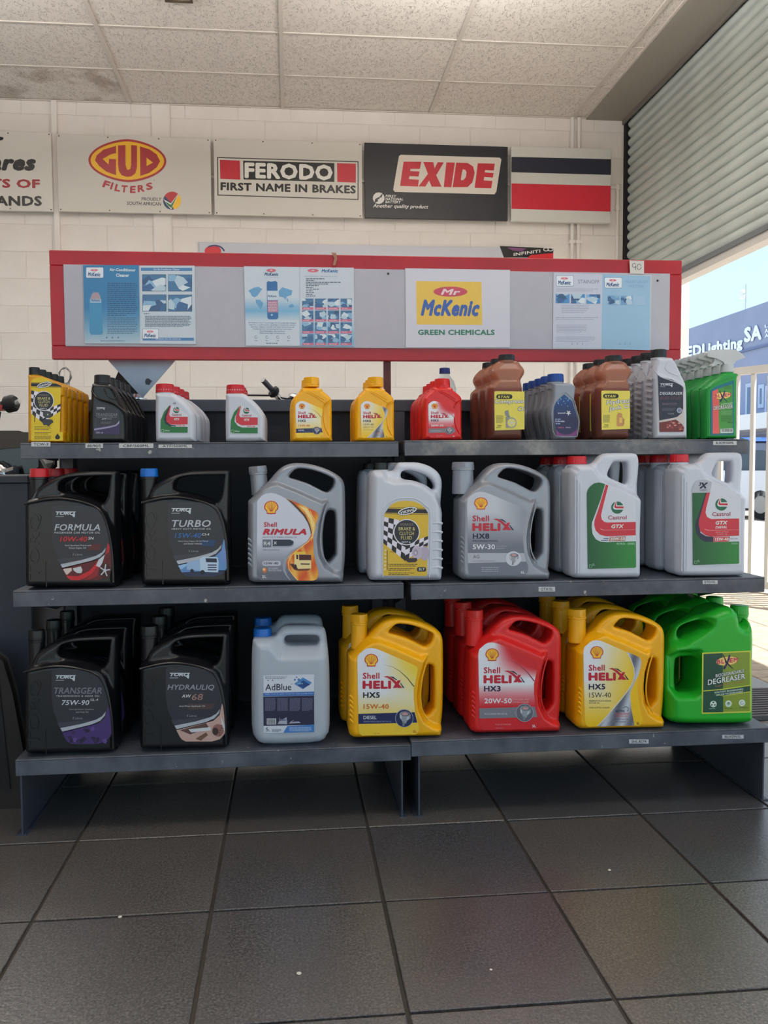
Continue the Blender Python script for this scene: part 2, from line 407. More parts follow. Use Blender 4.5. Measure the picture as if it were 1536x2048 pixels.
M_soff = mat('soffit_grey', (150, 146, 138), .6)
M_dark = mat('dark_gap', (28, 28, 34), .9)

# floor: base + one object per tile near the camera, the far ones joined
T_ = .333; TX0 = -.494; TY0 = 1.895
fl = box('floor', XL, 3.1, YF, YW+.2, -.12, -.005, M_grout); tag(fl, kind='structure')
tile_me = MB().box(-T_/2+.0035, T_/2-.0035, -T_/2+.0035, T_/2-.0035, -.008, 0).mesh('floor_tile', bevel=.0012)
far = MB(); cnt = 0
for i in range(-15, 11):
    for j in range(-9, 16):
        cx, cy = TX0+T_*(i+.5), TY0+T_*(j+.5)
        if cx-T_/2 < XL or cx+T_/2 > 1.9: continue
        d = cy; px = 736+(cx-cy*.094)/max(cy, .3)*1650
        if -1.8 < cx < 3.1 and cy > .7 and -260 < px < 1900 and cnt < 292 and (cy < 2.6 or cx > .6):
            link('floor_tile', tile_me, M_ft, fl, (cx, cy, random.uniform(-.0006, .0004))); cnt += 1
        elif cy < YW: far.box(cx-T_/2+.0035, cx+T_/2-.0035, cy-T_/2+.0035, min(cy+T_/2-.0035, YW+.1), -.008, 0)
tag(far.build('far_tiles', M_ft, fl), kind='stuff')
M_pv = mat('paver_cream', (150, 138, 122), .75, noise=.14, nscale=14); PX0 = TX0+T_*7+.002
pv_me = MB().box(-.157, .157, -.053, .053, -.008, 0).mesh('paver', bevel=.003); far = MB(); np_ = 0
for j in range(0, 75):
    for i in range(4):
        cx, cy = PX0+.1595+i*.319, YF+.055+j*.11
        if cy > YW: continue
        if 1.7 < cy and np_ < 280: link('paver', pv_me, M_pv, fl, (cx, cy, random.uniform(-.001, .0005))); np_ += 1
        else: far.box(cx-.157, cx+.157, cy-.053, cy+.053, -.008, 0)
tag(far.build('far_pavers', M_pv, fl), kind='stuff')

ce = box('ceiling', XL, 2.52, YF, YW, HC+.02, HC+.12, mat('ceiling_void', (150, 145, 138), .9)); tag(ce, kind='structure')
ct_me = {}
ys = [YW, YW-.566]
while ys[-1] > YF: ys.append(ys[-1]-.6)
xs = [-1.224+1.2*k for k in range(-4, 4)]; xs = [XL]+[x for x in xs if x > XL+.1]+[2.49]
for a, b_ in zip(xs, xs[1:]):
    for k in range(len(ys)-1):
        y1, y0 = ys[k], max(ys[k+1], YF); key = (round(b_-a, 3), round(y1-y0, 3))
        if key not in ct_me: ct_me[key] = MB().box(-(b_-a)/2+.004, (b_-a)/2-.004, -(y1-y0)/2+.004, (y1-y0)/2-.004, 0, .014).mesh('ceiling_tile')
        st = k == 0 and a < -1.3 and b_ > -2.6
        o = bpy.data.objects.new('ceiling_tile', ct_me[key].copy() if st else ct_me[key]); C.objects.link(o); o.parent = ce; o.location = ((a+b_)/2, (y0+y1)/2, HC+.006+random.uniform(0, .002))
        if len(o.data.materials) == 0: o.data.materials.append(M_cts if st else M_ct)
        if st: o.data.materials[0] = M_cts; o['label'] = 'water-stained ceiling tile'
for x in xs[1:]:
    box('ceiling_tee', x-.014, x+.014, YF, YW, HC-.003, HC+.006, M_tee, ce)
for y in ys[1:-1]:
    box('ceiling_tee', XL, 2.49, y-.007, y+.007, HC+.001, HC+.008, M_tee, ce)
tag(box('trim_1', XL, 2.5, YW-.022, YW, HC-.004, HC+.004, M_tee), kind='structure')

# back wall of painted concrete blocks, each block its own piece
BH, BL = .2125, .42
zj = at(200, 452, YW).z; xj = at(160, 478, YW).x
wb = box('wall_back', XL, XS-.03, YW, YW+.2, 0, 4.3, M_wall); tag(wb, kind='structure')
blk = MB().box(-BL/2+.0025, BL/2-.0025, -.004, .006, -BH/2+.0025, BH/2-.0025).mesh('block', bevel=.003)
z = zj-BH*int(zj/BH); row = 0; far = MB(); nb = 0
rows_ = []
k0 = -int(zj/BH)
for k in range(k0-1, 14):
    za = zj+k*BH; zb = za+BH
    if zb <= .02 or za >= HC-.02: continue
    for i in range(-12, 13):
        xa = xj+i*BL+(BL/2 if k % 2 else 0); xb = xa+BL
        if xb < XL or xa > XS-.03: continue
        if xa >= -2.75 and xb <= XS-.03 and za > .95 and zb < HC:
            link('block', blk, M_wall, wb, ((xa+xb)/2, YW+random.uniform(-.0015, .001), (za+zb)/2)); nb += 1
        else:
            far.box(max(xa, XL)+.004, min(xb, XS-.03)-.004, YW-.006, YW+.006, max(za, 0)+.004, min(zb, HC)-.004)
tag(far.build('far_blocks', M_wall, wb), kind='stuff')
# pilaster strip, conduits on the wall
xa, xb = at(304, 235, YW).x, at(338, 235, YW).x
tag(box('trim_2', xa, xb, YW-.022, YW+.01, 0, HC-.002, M_wall), kind='structure')
tag(MB().tube([(xb+.004, YW-.02, 0), (xb+.004, YW-.02, HC-.002)], .006, 6).build('trim_3', M_wall), kind='structure')
def conduit(label, pts, r=.014):
    mb = MB(); mb.tube(pts, r, 10); o = mb.build('conduit_pipe', M_wall, smooth=True)
    tag(o, label, 'pipe'); return o
cz = at(730, 364, YW).z; x1 = at(110, 230, YW).x
tag(box('conduit_trunking', x1-.022, x1+.02, YW-.035, YW-.006, 0, HC-.004, M_wall, bevel=.003), 'cream vertical cable trunking between the leftmost sign and the oval-logo sign', 'trunking')
conduit('thin cream horizontal pipe running behind the row of wall signs', [(x1+.02, YW-.022, cz), (at(1230, 372, YW).x, YW-.022, cz)], .012)
for px in (1143, 1156):
    x = at(px, 260, YW).x; o = conduit('%s of the two thin cream pipes behind the striped sign' % ('left' if px == 1143 else 'right'), [(x, YW-.024, 1.2), (x, YW-.024, HC-.004)], .016)
    MB().box(x-.026, x+.026, YW-.044, YW-.004, at(1150, 486, YW).z-.012, at(1150, 486, YW).z+.012).build('saddle_clip', M_wall, o)
x = at(1233, 400, YW).x; o = conduit('cream pipe dropping from elbow right of the striped sign', [(x, YW-.022, 1.2), (x, YW-.022, cz)], .014)
MB().lathe([(.022, -.02), (.022, .02)], (x, YW-.022, cz-.17), 10).build('coupling', M_wall, o); MB().lathe([(.02, -.02), (.02, .02)], (x, YW-.022, cz), 10).build('elbow', M_wall, o)

tag(box('wall_left', XL-.2, XL, YF, 4.6, -.1, 4.3, M_wall), kind='structure')
tag(box('wall_left_upper', XL-.2, XL, 4.6, YW+.2, 2.4, 4.3, M_wall), kind='structure')  # unseen opening below, shaped to let daylight onto back wall and ceiling
tag(box('wall_front_baffle', XL-.2, -2.8, YF-.2, YF, -.1, 4.3, M_wall), kind='structure'); tag(box('wall_front_baffle_upper', -2.8, XS+.34, YF-.2, YF, 2.9, 4.3, M_wall), kind='structure')  # unseen partial wall, added to cut daylight from the camera side
M_tube = mat('fill_lamp_tube', (255, 244, 228), .4, emit=0)
for i_, (lx_, ly_, ln_) in enumerate(((-2.0, 4.1, 'far left'), (1.0, 4.1, 'far right'), (-1., 1.2, 'near left'), (1.4, 1.2, 'near right'))):  # added fixtures above the view, to brighten the wall and ceiling
    l_ = empty('fill_luminaire', (lx_, ly_, HC-.4), 'white two-tube luminaire hung over the shop floor, %s of the four' % ln_, 'light', 'ceiling luminaires')
    box('housing', -.6, .6, -.09, .09, -.06, -.003, M_white, l_, bevel=.004)
    for s_ in (-1, 1): MB().tube([(s_*.4, 0, -.01), (s_*.4, 0, .4)], .003, 6).build('suspension_rod', M_white, l_)
    for s_ in (-1, 1): MB().tube([(-.57, s_*.05, -.075), (.57, s_*.05, -.075)], .013, 10).build('tube', M_tube, l_)
    d_ = bpy.data.lights.new('fill_light', 'AREA'); d_.shape = 'RECTANGLE'; d_.size = 1.15; d_.size_y = .14; d_.energy = FILL_DOWN[i_ > 1]; d_.color = (1, .965, .92)
    o_ = bpy.data.objects.new('fill_light', d_); C.objects.link(o_); o_.parent = l_; o_.location = (0, 0, -.095)
    d_ = d_.copy(); d_.energy = FILL_UP[i_ > 1]; o_ = bpy.data.objects.new('fill_light_up', d_); C.objects.link(o_); o_.parent = l_; o_.location = (0, 0, .01); o_.rotation_euler = (math.pi, 0, 0)
# wall above the opening, jamb outside the shutter, roof slab
tag(box('wall_right', XS+.12, XS+.34, YF, YW+.2, 2.32, 4.4, M_wall), kind='structure')
tag(box('wall_jamb', XS+.1, at(1378, 650, YW).x, YW, YW+.2, -.1, 4.3, M_wall), kind='structure')
tag(box('roof_slab', XL-.2, XS+.34, YF, YW+.2, 4.4, 4.5, M_soff), kind='structure')
tag(box('trim_4', 2.49, 2.80, YF, YW-.01, HC-.01, HC+.02, M_soff), kind='structure')
tag(box('trim_5', 2.80, 2.815, YF, YW-.01, HC-.045, HC+.03, mat('fascia_edge', (118, 114, 108), .6)), kind='structure')
sh = empty('roller_shutter', (XS, 3, 2.23), 'grey ribbed steel roller shutter partly lowered over the right opening', 'shutter')
prof = []; SP = .0768
for k in range(9): prof.append((.016*math.sin(math.pi*k/8)**.8, .004+(SP-.016)*k/8))
sm_ = MB(); pts = [(-x_, z_) for x_, z_ in prof]+[(.004, SP-.012), (.004, SP-.003), (.010, SP-.003), (.010, .0)]
sm_.prism([(x_, z_) for x_, z_ in pts], YF-3, YW-3-.055, 'y')
# prism along y with (a,y,b)
sl_me = sm_.mesh('slat', smooth=True)
zs0 = 2.262
for k in range(26):
    link('slat', sl_me, M_galv, sh, (0, 0, zs0-2.23+k*SP))
box('bottom_bar', -.03, .02, YF-3, YW-3-.055, .0, .034, mat('shutter_bar', (120, 124, 128), .5, metal=.3), sh)
box('bottom_rail', -.018, .07, YF-3, YW-3-.055, -.05, .0, M_white, sh)
tag(box('shutter_gap_strip', XS-.03, XS+.05, YW-.045, YW-.0, 1.2, 4.2, M_dark), 'dark steel guide channel at the wall end of the roller shutter', 'guide')  # dark colour stands in for shade in the gap beside the shutter

# ceiling spotlight, only its rim shows at the top edge
p = atz(359, 4, HC); lt = empty('ceiling_spotlight', (p.x, p.y-.1, HC-.002), 'small square recessed ceiling spotlight with brass lamp holder', 'light')
mb = MB()
for a, b_, c_, d_ in ((-.085, .085, -.085, -.07), (-.085, .085, .07, .085), (-.085, -.07, -.07, .07), (.07, .085, -.07, .07)): mb.box(a, b_, c_, d_, -.012, 0)
mb.build('rim', mat('bronze', (92, 80, 66), .4, metal=.6), lt)
MB().box(-.07, .07, -.07, .07, -.004, .0).build('reflector', mat('reflector', (225, 222, 210), .2, metal=.4), lt)
MB().lathe([(.018, -.02), (.024, -.006), (.02, 0)], n=16).build('lamp_holder', mat('brass', (160, 130, 60), .35, metal=.8), lt)

# ------------------------------------------------------------------ outside, seen under the shutter
M_pave = mat('yard_paving', (164, 152, 138), .8, noise=.12, nscale=6)
def yard_z(x): return 0 if x < 3.4 else -.42*min(1, (x-3.4)/8)
yg = MB(); vs = []
for x_ in (3.1, 3.4, 11.4, 60): vs += [(x_, -30, yard_z(x_)-.006), (x_, 90, yard_z(x_)-.006)]
yg.add(vs, [(0, 2, 3, 1), (2, 4, 5, 3), (4, 6, 7, 5)])
tag(yg.build('ground_yard', M_pave, fix=False), kind='structure')
tag(MB().add([(-60, -40, -.02), (3.1, -40, -.02), (3.1, YF, -.02), (-60, YF, -.02)], [(0, 1, 2, 3)]).build('ground_front', M_pave, fix=False), kind='structure')
# white palisade gate, swung open just outside
ga, gb = atz(1446, 1167, .03), atz(1536, 1178, .03); gd = (gb-ga).normalized(); g0 = ga-gd*.5; GL = 2.3
gt = empty('palisade_gate', g0, 'white steel gate of upright bars standing open outside on the right', 'gate'); gt.rotation_euler = (0, 0, math.atan2(gd.y, gd.x))
GH = 1.44
box('bottom_rail', 0, GL, -.02, .02, .0, .05, M_white, gt); box('top_rail', 0, GL, -.022, .022, GH-.03, GH+.02, M_white, gt)
bar_me = MB().box(-.0125, .0125, -.0125, .0125, .05, GH-.03).mesh('bar')
n_ = int(GL/.112)
for k in range(n_+1): link('bar', bar_me, M_white, gt, (.0125+k*(GL-.025)/n_, 0, 0))
# flat grey pad with raised ribs by the opening
p0 = atz(1482, 1440, 0); mt = empty('ribbed_floor_pad', (p0.x+.28, p0.y+.16, 0), 'grey ribbed rubber mat on the sunlit floor right of the shelves', 'mat')
M_pad = mat('pad_grey', (88, 84, 86), .8)
box('backing', -.3, .3, -.17, .17, 0, .006, M_pad, mt)
for k in range(13): box('rib', -.29, .29, -.16+k*.0262-.006, -.16+k*.0262+.006, .006, .014, M_pad, mt)

# building across the yard
XB = 18.; M_bw = mat('far_wall_blue', (150, 158, 186), .8, noise=.04, nscale=.6); M_bg = mat('far_glass', (96, 116, 150), .15)
tz = atx(1378, 657, XB).z; ya = atx(1378, 700, XB).y
bl = empty('building_across_yard', (XB, ya-8, -.42), 'pale blue commercial building with white wall lettering across the yard', 'building')
def bx_(n, y0, y1, z0, z1, dx0, dx1, m): return box(n, dx0, dx1, y0-(ya-8), y1-(ya-8), z0+.42, z1+.42, m, bl)
bx_('wall', ya-30, ya+6, -.42, tz-.01, 0, 6, M_bw)
for (px0, px1, py0, py1) in ((1494, 1512, 768, 862), (1519, 1530, 770, 815), (1448, 1462, 762, 846), (1533, 1560, 772, 840)):
    a, b_ = atx(px0, py0, XB), atx(px1, py1, XB); y0, y1 = min(a.y, b_.y), max(a.y, b_.y)
    f = bx_('window', y0, y1, b_.z, a.z, -.06, .0, mat('far_frame', (186, 196, 220), .5)); link('pane', MB().box(-.075, -.061, y0+.15-(ya-8), y1-.15-(ya-8), b_.z+.57, a.z+.27).mesh('pane'), M_bg, f)
a = atx(1536, 690, XB); bx_('ledge', ya-30, ya+6, a.z-.04, a.z+.04, -.08, 0, mat('far_ledge', (112, 122, 160), .7))
a = atx(1500, 848, XB-1.5); box('canopy', -1.6, 0, -14, 12, a.z-.2+.42, a.z+.35+.42, mat('far_canopy', (238, 238, 240), .6), bl)
bx_('shopfront', ya-28, ya+4, -.2, atx(1500, 872, XB).z, -.05, 0, mat('far_shopfront', (104, 118, 150), .4))
lp = Print(lambda x, y: (-(atx(x, y, XB-.05).y-(ya-8)), atx(x, y, XB-.05).z+.42))
WHT = (245, 248, 252)
lp.text('EDLighting', (1373, 722), (1485, 702), 29, WHT, 1, .06, 0, 2); lp.text('SA', (1488, 686), (1523, 679), 31, WHT, 1, .06)
lp.text('Lig', (1529.5, 657.5), (1545, 654), 8, WHT, 1, .03); lp.text('Aut', (1529.5, 666.5), (1545, 663), 8, WHT, 1, .03); lp.text('Ass', (1529.5, 676), (1545, 672), 8, WHT, 1, .03)
lt_ = link('lettering', lp._mesh(lp.T, 'lettering'), printmat(), bl, (-.05, 0, 0)); lt_.rotation_euler = (0, 0, -math.pi/2)
p = atx(1491.5, 611, XB+.5); ms = empty('rooftop_mast', (p.x, p.y, tz+.01), 'thin antenna mast with white panel on the far building roof', 'mast')
ht = atx(1491.5, 569, XB+.5).z-tz; MB().tube([(0, 0, 0), (0, 0, ht)], .03, 6).build('pole', M_galv, ms); MB().lathe([(.09, -.17), (.12, -.12), (.12, .12), (.09, .17)], (0, .26, ht-.36), 10).build('antenna_panel', mat('ant', (240, 240, 240), .5), ms); MB().box(-.02, .02, 0, .2, ht-.38, ht-.34).build('arm', M_galv, ms)
tag(box('ground_far', 18, 60, -40, 90, -.5, -.43, M_pave), kind='structure')

# parked cars
def car(loc, rz, col, label, L=4.2, W=1.75, H=1.45, suv=False):
    t = empty('parked_car', loc, label, 'car', rz=rz); M_b = mat('car_paint_%d' % col[0], col, .25, coat=.6); h = H
    body = [(-L/2, .35), (-L/2+.05, .75), (-L/2+.1, .95), (-L/2+1.3 if not suv else -L/2+.9, 1.0), (L/2-.15, 1.0), (L/2, .85), (L/2, .35), (L/2-.1, .28), (-L/2+.1, .28)]
    mb = MB(); mb.prism(body, -W/2, W/2, 'y'); mb.build('body', M_b, t, bevel=.05, seg=2, smooth=True)
    cab = [(-L/2+1.2, .98), (-L/2+1.75, h-.05), (-L/2+2.2, h), (L/2-.9, h), (L/2-.45, h-.12), (L/2-.1, .98)]
    MB().prism(cab, -W/2+.08, W/2-.08, 'y').build('cabin', mat('car_glass', (70, 80, 96), .08), t, bevel=.04, seg=2, smooth=True)
    MB().prism([(-L/2+1.7, h-.06), (-L/2+2.2, h+.015), (L/2-.9, h+.015), (L/2-.42, h-.11), (L/2-.9, h-.04)], -W/2+.1, W/2-.1, 'y').build('roof', M_b, t, smooth=True)
    MB().box(L/2-.02, L/2+.06, -W/2+.05, W/2-.05, .35, .6).build('bumper', M_b, t, bevel=.03)
    for s in (-1, 1):
        MB().box(L/2-.12, L/2+.02, s*(W/2-.2)-.15, s*(W/2-.2)+.15, .72, .92).build('tail_lamp', mat('lamp_red', (190, 30, 24), .2), t, bevel=.02)
        for x_ in (-L/2+.8, L/2-.85):
            w_ = MB().lathe([(.2, -.1), (.31, -.1), (.32, -.05), (.32, .05), (.31, .1), (.2, .1)], (x_, s*(W/2-.1), .32), 20, axis=(0, 1, 0)).build('wheel', mat('tyre', (22, 22, 24), .8), t, smooth=True)
            MB().lathe([(.19, -.105), (.19, .105)], (x_, s*(W/2-.1), .32), 14, axis=(0, 1, 0)).build('hub_cap', mat('hub', (150, 152, 156), .3, metal=.6), w_)
    MB().box(L/2+.0, L/2+.07, -.26, .26, .62, .74).build('number_plate', mat('plate', (225, 222, 200), .5), t)
    return t
p = ray(1500, 1012); p = O+p*(17.2/p.y); car((p.x+.5, 18.2, yard_z(p.x)+.0), math.radians(-75), (214, 218, 226), 'silver hatchback parked beyond the white gate')
p = ray(1520, 930); p = O+p*(22/p.y); car((p.x, 23.5, -.42), math.radians(-80), (30, 90, 200), 'bright blue van parked behind the silver hatchback', H=2.0, suv=True)
# ------------------------------------------------------------------ wall signs
SY = YW-.068
M_sign = mat('sign_back', (150, 150, 148), .5)
R_ = (176, 32, 44); K_ = (22, 22, 24); W_ = (222, 222, 220); YL = (238, 186, 40)
def sign(name, quad, label, bg, art=None, th=.025, screws=True, cat='sign', Y=None):
    """quad: TL,TR,BR,BL in photo pixels -> an upright rectangle on the wall"""
    Y = Y or SY
    P = [at(x, y, Y) for x, y in quad]; x0 = (P[0].x+P[3].x)/2; x1 = (P[1].x+P[2].x)/2; z1 = (P[0].z+P[1].z)/2; z0 = (P[2].z+P[3].z)/2
    cx, cz_ = (x0+x1)/2, (z0+z1)/2
    t = empty(name, (cx, Y, cz_), label, cat)
    MB().box(x0-cx, x1-cx, 0, th, z0-cz_, z1-cz_).build('panel', mat('sign_%d_%d_%d' % bg, bg, .45), t, bevel=.002)
    # pixel -> local, straightened to the rectangle
    (xa, ya_), (xb, yb_), (xc, yc), (xd, yd) = quad
    def mp(x, y):
        # invert bilinear roughly
        u = v = .5
        for _ in range(6):
            X = (1-u)*(1-v)*xa+u*(1-v)*xb+u*v*xc+(1-u)*v*xd; Yy = (1-u)*(1-v)*ya_+u*(1-v)*yb_+u*v*yc+(1-u)*v*yd
            dxu = (1-v)*(xb-xa)+v*(xc-xd); dxv = (1-u)*(xd-xa)+u*(xc-xb); dyu = (1-v)*(yb_-ya_)+v*(yc-yd); dyv = (1-u)*(yd-ya_)+u*(yc-yb_)
            D_ = dxu*dyv-dxv*dyu; ex, ey = x-X, y-Yy; u += (ex*dyv-ey*dxv)/D_; v += (ey*dxu-ex*dyu)/D_
        return (x0-cx+(x1-x0)*u, z1-cz_-(z1-z0)*v)
    if art:
        p = Print(mp); art(p)
        if p.A[1]: p.build('artwork', t, (0, -.0008, 0), printmat('print_sign', .4))
        elif p.T[1]: link('lettering', p._mesh(p.T, 'lettering'), printmat('print_sign', .4), t, (0, -.0008, 0))
    if screws:
        me = MB().lathe([(.006, 0), (.004, .003)], axis=(0, -1, 0), n=8).mesh('screw')
        for fx in (.015, .33, .66, .985):
            for s in (0, 1): link('screw', me, mat('screw', (120, 110, 100), .5, metal=.5), t, (x0-cx+(x1-x0)*fx, -.001, (z0-cz_+.015) if s else (z1-cz_-.015)))
    return t
def A1(p):
    k = .2864
    def q(x, y): return (x*k, 200+y*k)
    g = lambda s, x0, y0, x1, y1, h, c, **a: p.text(s, q(x0, y0), q(x1, y1), h*k, c, **a)
    g('S', -150, 348, 30, 348, 95, K_, bold=.06, shear=.3); g('ares', -75, 494, 252, 494, 84, K_, bold=.07, shear=.25)
    g('PARTS OF', -300, 610, 277, 616, 64, (150, 30, 44), bold=.05); g('ALL BRANDS', -420, 740, 288, 740, 72, K_, bold=.05)
P4 = 3.4909
sign('shop_sign', [(-150, 258), (103, 264.5), (104.6, 422.7), (-150, 418)], 'white sign with black and red lettering, leftmost on the wall, cut by the frame', (214, 212, 206), A1)
def A2(p):
    q = lambda x, y: (x/3.4909, 200+y/3.4909)
    c = q(886, 423)
    def lens(rx, ry):  # pointed oval
        o = []
        for i in range(40):
            a = 2*math.pi*i/40; o.append((c[0]+rx*math.copysign(abs(math.cos(a))**1.25, math.cos(a)), c[1]+ry*math.sin(a)+.02*rx*math.cos(a)))
        return o
    p.poly(lens(78, 43), (160, 32, 40), 1); p.poly(lens(73.5, 38.5), YL, 2)
    T = lambda pts: [q(*t) for t in pts]
    p.poly(T([(806, 320), (806, 370), (770, 378), (712, 410), (755, 450), (757, 410), (806, 412), (806, 524), (740, 500), (690, 460), (660, 420), (672, 385), (720, 345)]), (160, 32, 40), 3)
    p.poly(T([(820, 316), (872, 314), (872, 450), (880, 482), (892, 488), (906, 480), (911, 450), (911, 314), (952, 318), (952, 470), (940, 512), (915, 532), (880, 536), (845, 524), (826, 495), (820, 450)]), (160, 32, 40), 3)
    p.poly(T([(973, 324), (1040, 345), (1090, 380), (1114, 428), (1090, 470), (1040, 508), (975, 530)]), (160, 32, 40), 3); p.poly(T([(1019, 402), (1064, 437), (1019, 462)]), YL, 4)
    for i, (ch, x, y, r) in enumerate((('F', 708, 605, 20), ('I', 762, 622, 14), ('L', 793, 634, 10), ('T', 838, 644, 4), ('E', 902, 650, -1), ('R', 958, 645, -7), ('S', 1020, 632, -14))):
        wdt = (46, 14, 40, 44, 40, 48, 46)[i]; a = math.radians(r); b0 = q(x, y); b1 = q(x+wdt*math.cos(a), y+wdt*math.sin(a))
        p.text(ch, b0, b1, 14, (160, 32, 40), 2, .05, up=(14*math.sin(a)+1, -14.5*math.cos(a)))
    p.text('R', q(1070, 566), q(1078, 566), 3, (120, 120, 120), 2)
    p.text('PROUDLY', q(984, 702), q(1124, 704), 6.6, K_, 2, .015, .12); p.text('SOUTH AFRICAN', q(882, 733), q(1122, 738), 7, K_, 2, .015, .12)
    cc = q(1198, 703); r = 18
    p.poly(circ(*cc, r, a0=75, a1=212)+[cc], (28, 52, 96), 2); p.poly(circ(*cc, r, a0=212, a1=318)+[(cc[0], cc[1]+6)], (176, 32, 44), 3); p.poly(circ(*cc, r, a0=-42, a1=78)+[(cc[0], cc[1]+8)], (240, 190, 50), 2)
    p.poly(T([(1137, 690), (1150, 700), (1190, 722), (1252, 640), (1192, 765), (1165, 735)]), (232, 232, 226), 4); p.poly(T([(1150, 706), (1190, 732), (1238, 662), (1194, 756), (1168, 736)]), (40, 110, 60), 5)
sign('oval_logo_sign', [(112.8, 266.8), (420.6, 277.7), (423, 429), (117.3, 422.6)], 'white wall sign with red and yellow pointed oval logo', (206, 204, 198), A2)
def A3(p):
    q = lambda x, y: (x*.4948, 200+y*.4948)
    T = lambda pts: [q(*t) for t in pts]
    L = [(877, 232), (1449, 246), (1449, 402), (879, 388)]; n = [(881, 236), (1445, 250), (1445, 398), (883, 384)]
    p.poly(T(L), (46, 52, 50), 1); p.poly(T(n), (212, 210, 204), 2)
    p.poly(T([(888, 243), (968, 246), (970, 323), (890, 320)]), (186, 32, 52), 3); p.poly(T([(1361, 254), (1438, 256), (1438, 332), (1362, 330)]), (186, 32, 52), 3)
    p.poly(T([(981, 246), (1350, 254), (1350, 330), (983, 322)]), K_, 3)
    p.text('FERODO', q(987, 317), q(1343, 325), 32, (232, 232, 228), 4, .055); p.text('FIRST NAME IN BRAKES', q(891, 367), q(1438, 377), 16.5, K_, 3, .05)
sign('brake_sign', [(426.5, 277.2), (723.9, 284.6), (724.9, 434.5), (429.5, 430.6)], 'white wall sign with black word band between two red squares', (208, 206, 200), A3)
def A4(p):
    q = lambda x, y: (700+x*.390625, 200+y*.390625)
    T = lambda pts: [q(*t) for t in pts]
    p.poly(T([(248, 288), (258, 281), (765, 294), (774, 303), (748, 470), (738, 482), (228, 471), (219, 460)]), (224, 218, 208), 1)
    rd = (190, 34, 52)
    for L in ([(272, 316), (362, 316), (355, 353), (307, 353), (305, 364), (353, 366), (348, 392), (302, 390), (299, 405), (350, 408), (345, 443), (254, 440)], [(372, 317), (423, 318), (430, 350), (446, 318), (477, 319), (438, 385), (466, 444), (415, 443), (402, 412), (383, 443), (348, 442), (396, 378)], [(490, 319), (534, 320), (516, 446), (477, 445)],
              [(541, 320), (600, 322), (628, 340), (636, 372), (625, 420), (600, 445), (522, 446), (530, 395), (566, 395), (565, 410), (578, 409), (590, 395), (594, 370), (588, 357), (575, 354), (570, 372), (533, 372)], [(533, 371), (570, 371), (566, 396), (530, 396)], [(652, 323), (740, 325), (735, 360), (690, 358), (688, 370), (734, 373), (730, 396), (685, 393), (683, 411), (728, 413), (722, 451), (636, 449)]): p.poly(T(L), rd, 2)
    c = q(146, 503); p.poly(circ(*c, 11.5), W_, 2); p.poly(T([(128, 508), (150, 508), (150, 496), (168, 476), (160, 500), (142, 500), (142, 520), (124, 528)]), (34, 36, 44), 3)
    for i, s in enumerate(('FIRST', 'NATIONAL', 'BATTERY')): p.text(s, q(180, 498+i*15), q((236, 270, 258)[i], 500+i*15), 5, W_, 2, .03, .2)
    p.text('Another quality product', q(117, 556), q(398, 562), 9.5, W_, 2, .03, .25)
sign('battery_sign', [(728.9, 285.5), (1015.6, 293), (1015.6, 441), (730.1, 435.5)], 'black wall sign with white panel of red slanted letters', (28, 30, 38), A4, screws=False)
def A5(p):
    q = lambda x, y: (700+x*.390625, 200+y*.390625)
    T = lambda pts: [q(*t) for t in pts]
    p.poly(T([(829, 290), (1338, 304), (1336, 384), (827, 369)]), (32, 36, 54), 1); p.poly(T([(827, 426), (1335, 440), (1333, 572), (825, 556)]), (196, 34, 54), 1)
sign('striped_sign', [(1023.4, 291.8), (1222.6, 298.4), (1220.3, 446), (1021, 441.4)], 'white wall sign with black and red horizontal stripes, rightmost of the row', (208, 210, 206), A5, screws=False, th=.04, Y=SY-.015)
def A6(p):
    p.poly(circ(425, 502, 16, 11), (196, 40, 52), 2); p.poly(stroke(circ(428, 505, 19, 14, a0=-130, a1=-10), 3), (40, 44, 90), 2)
    p.poly([(995, 492), (1106, 497), (1106, 515), (1004, 515)], (20, 20, 24), 2); p.poly([(1060, 510), (1106, 506), (1106, 540), (1020, 540)], (200, 34, 44), 3)
    p.text('INFINITI', (1024, 512), (1079, 505), 6, W_, 4, .03); p.poly(stroke(circ(1091, 499, 5, 3), 1.6), W_, 4); p.poly(stroke(circ(1100, 499, 5, 3), 1.6), W_, 4)
    p.poly([(1010, 495), (1050, 497), (1040, 503), (1022, 501)], (120, 70, 120), 3)
sign('wall_banner', [(398, 484), (1107, 497), (1107, 640), (400, 636)], 'long pale banner on the wall mostly hidden behind the red-framed board', (190, 194, 206), A6, screws=False, th=.02, Y=YW-.03)

# ------------------------------------------------------------------ gondola shelving
M_sl = mat('slate_steel', (64, 68, 80), .45, noise=.18, nscale=5, bump=.05, bscale=200)
def f_worn(nt, b, tc):
    n = N(nt, 'ShaderNodeTexNoise', Scale=9., Detail=8., Roughness=.65); nt.links.new(tc.outputs['Object'], n.inputs['Vector'])
    n2 = N(nt, 'ShaderNodeTexNoise', Scale=42., Detail=6.); nt.links.new(tc.outputs['Object'], n2.inputs['Vector'])
    c = ramp(nt, n.outputs[0], [(.35, (58, 62, 74)), (.62, (92, 96, 106))])
    c = mixc(nt, ramp(nt, n2.outputs[0], [(.70, (0, 0, 0, 1)), (.73, (1, 1, 1, 1))]), c, lin((168, 164, 158)))
    nt.links.new(c, b.inputs['Base Color'])
M_lip = node_mat('slate_steel_worn', f_worn, .45)
def f_worn2(nt, b, tc):
    n = N(nt, 'ShaderNodeTexNoise', Scale=6., Detail=8., Roughness=.65); nt.links.new(tc.outputs['Object'], n.inputs['Vector'])
    c = ramp(nt, n.outputs[0], [(.38, (72, 76, 88)), (.52, (98, 100, 108)), (.7, (160, 156, 150))]); nt.links.new(c, b.inputs['Base Color'])
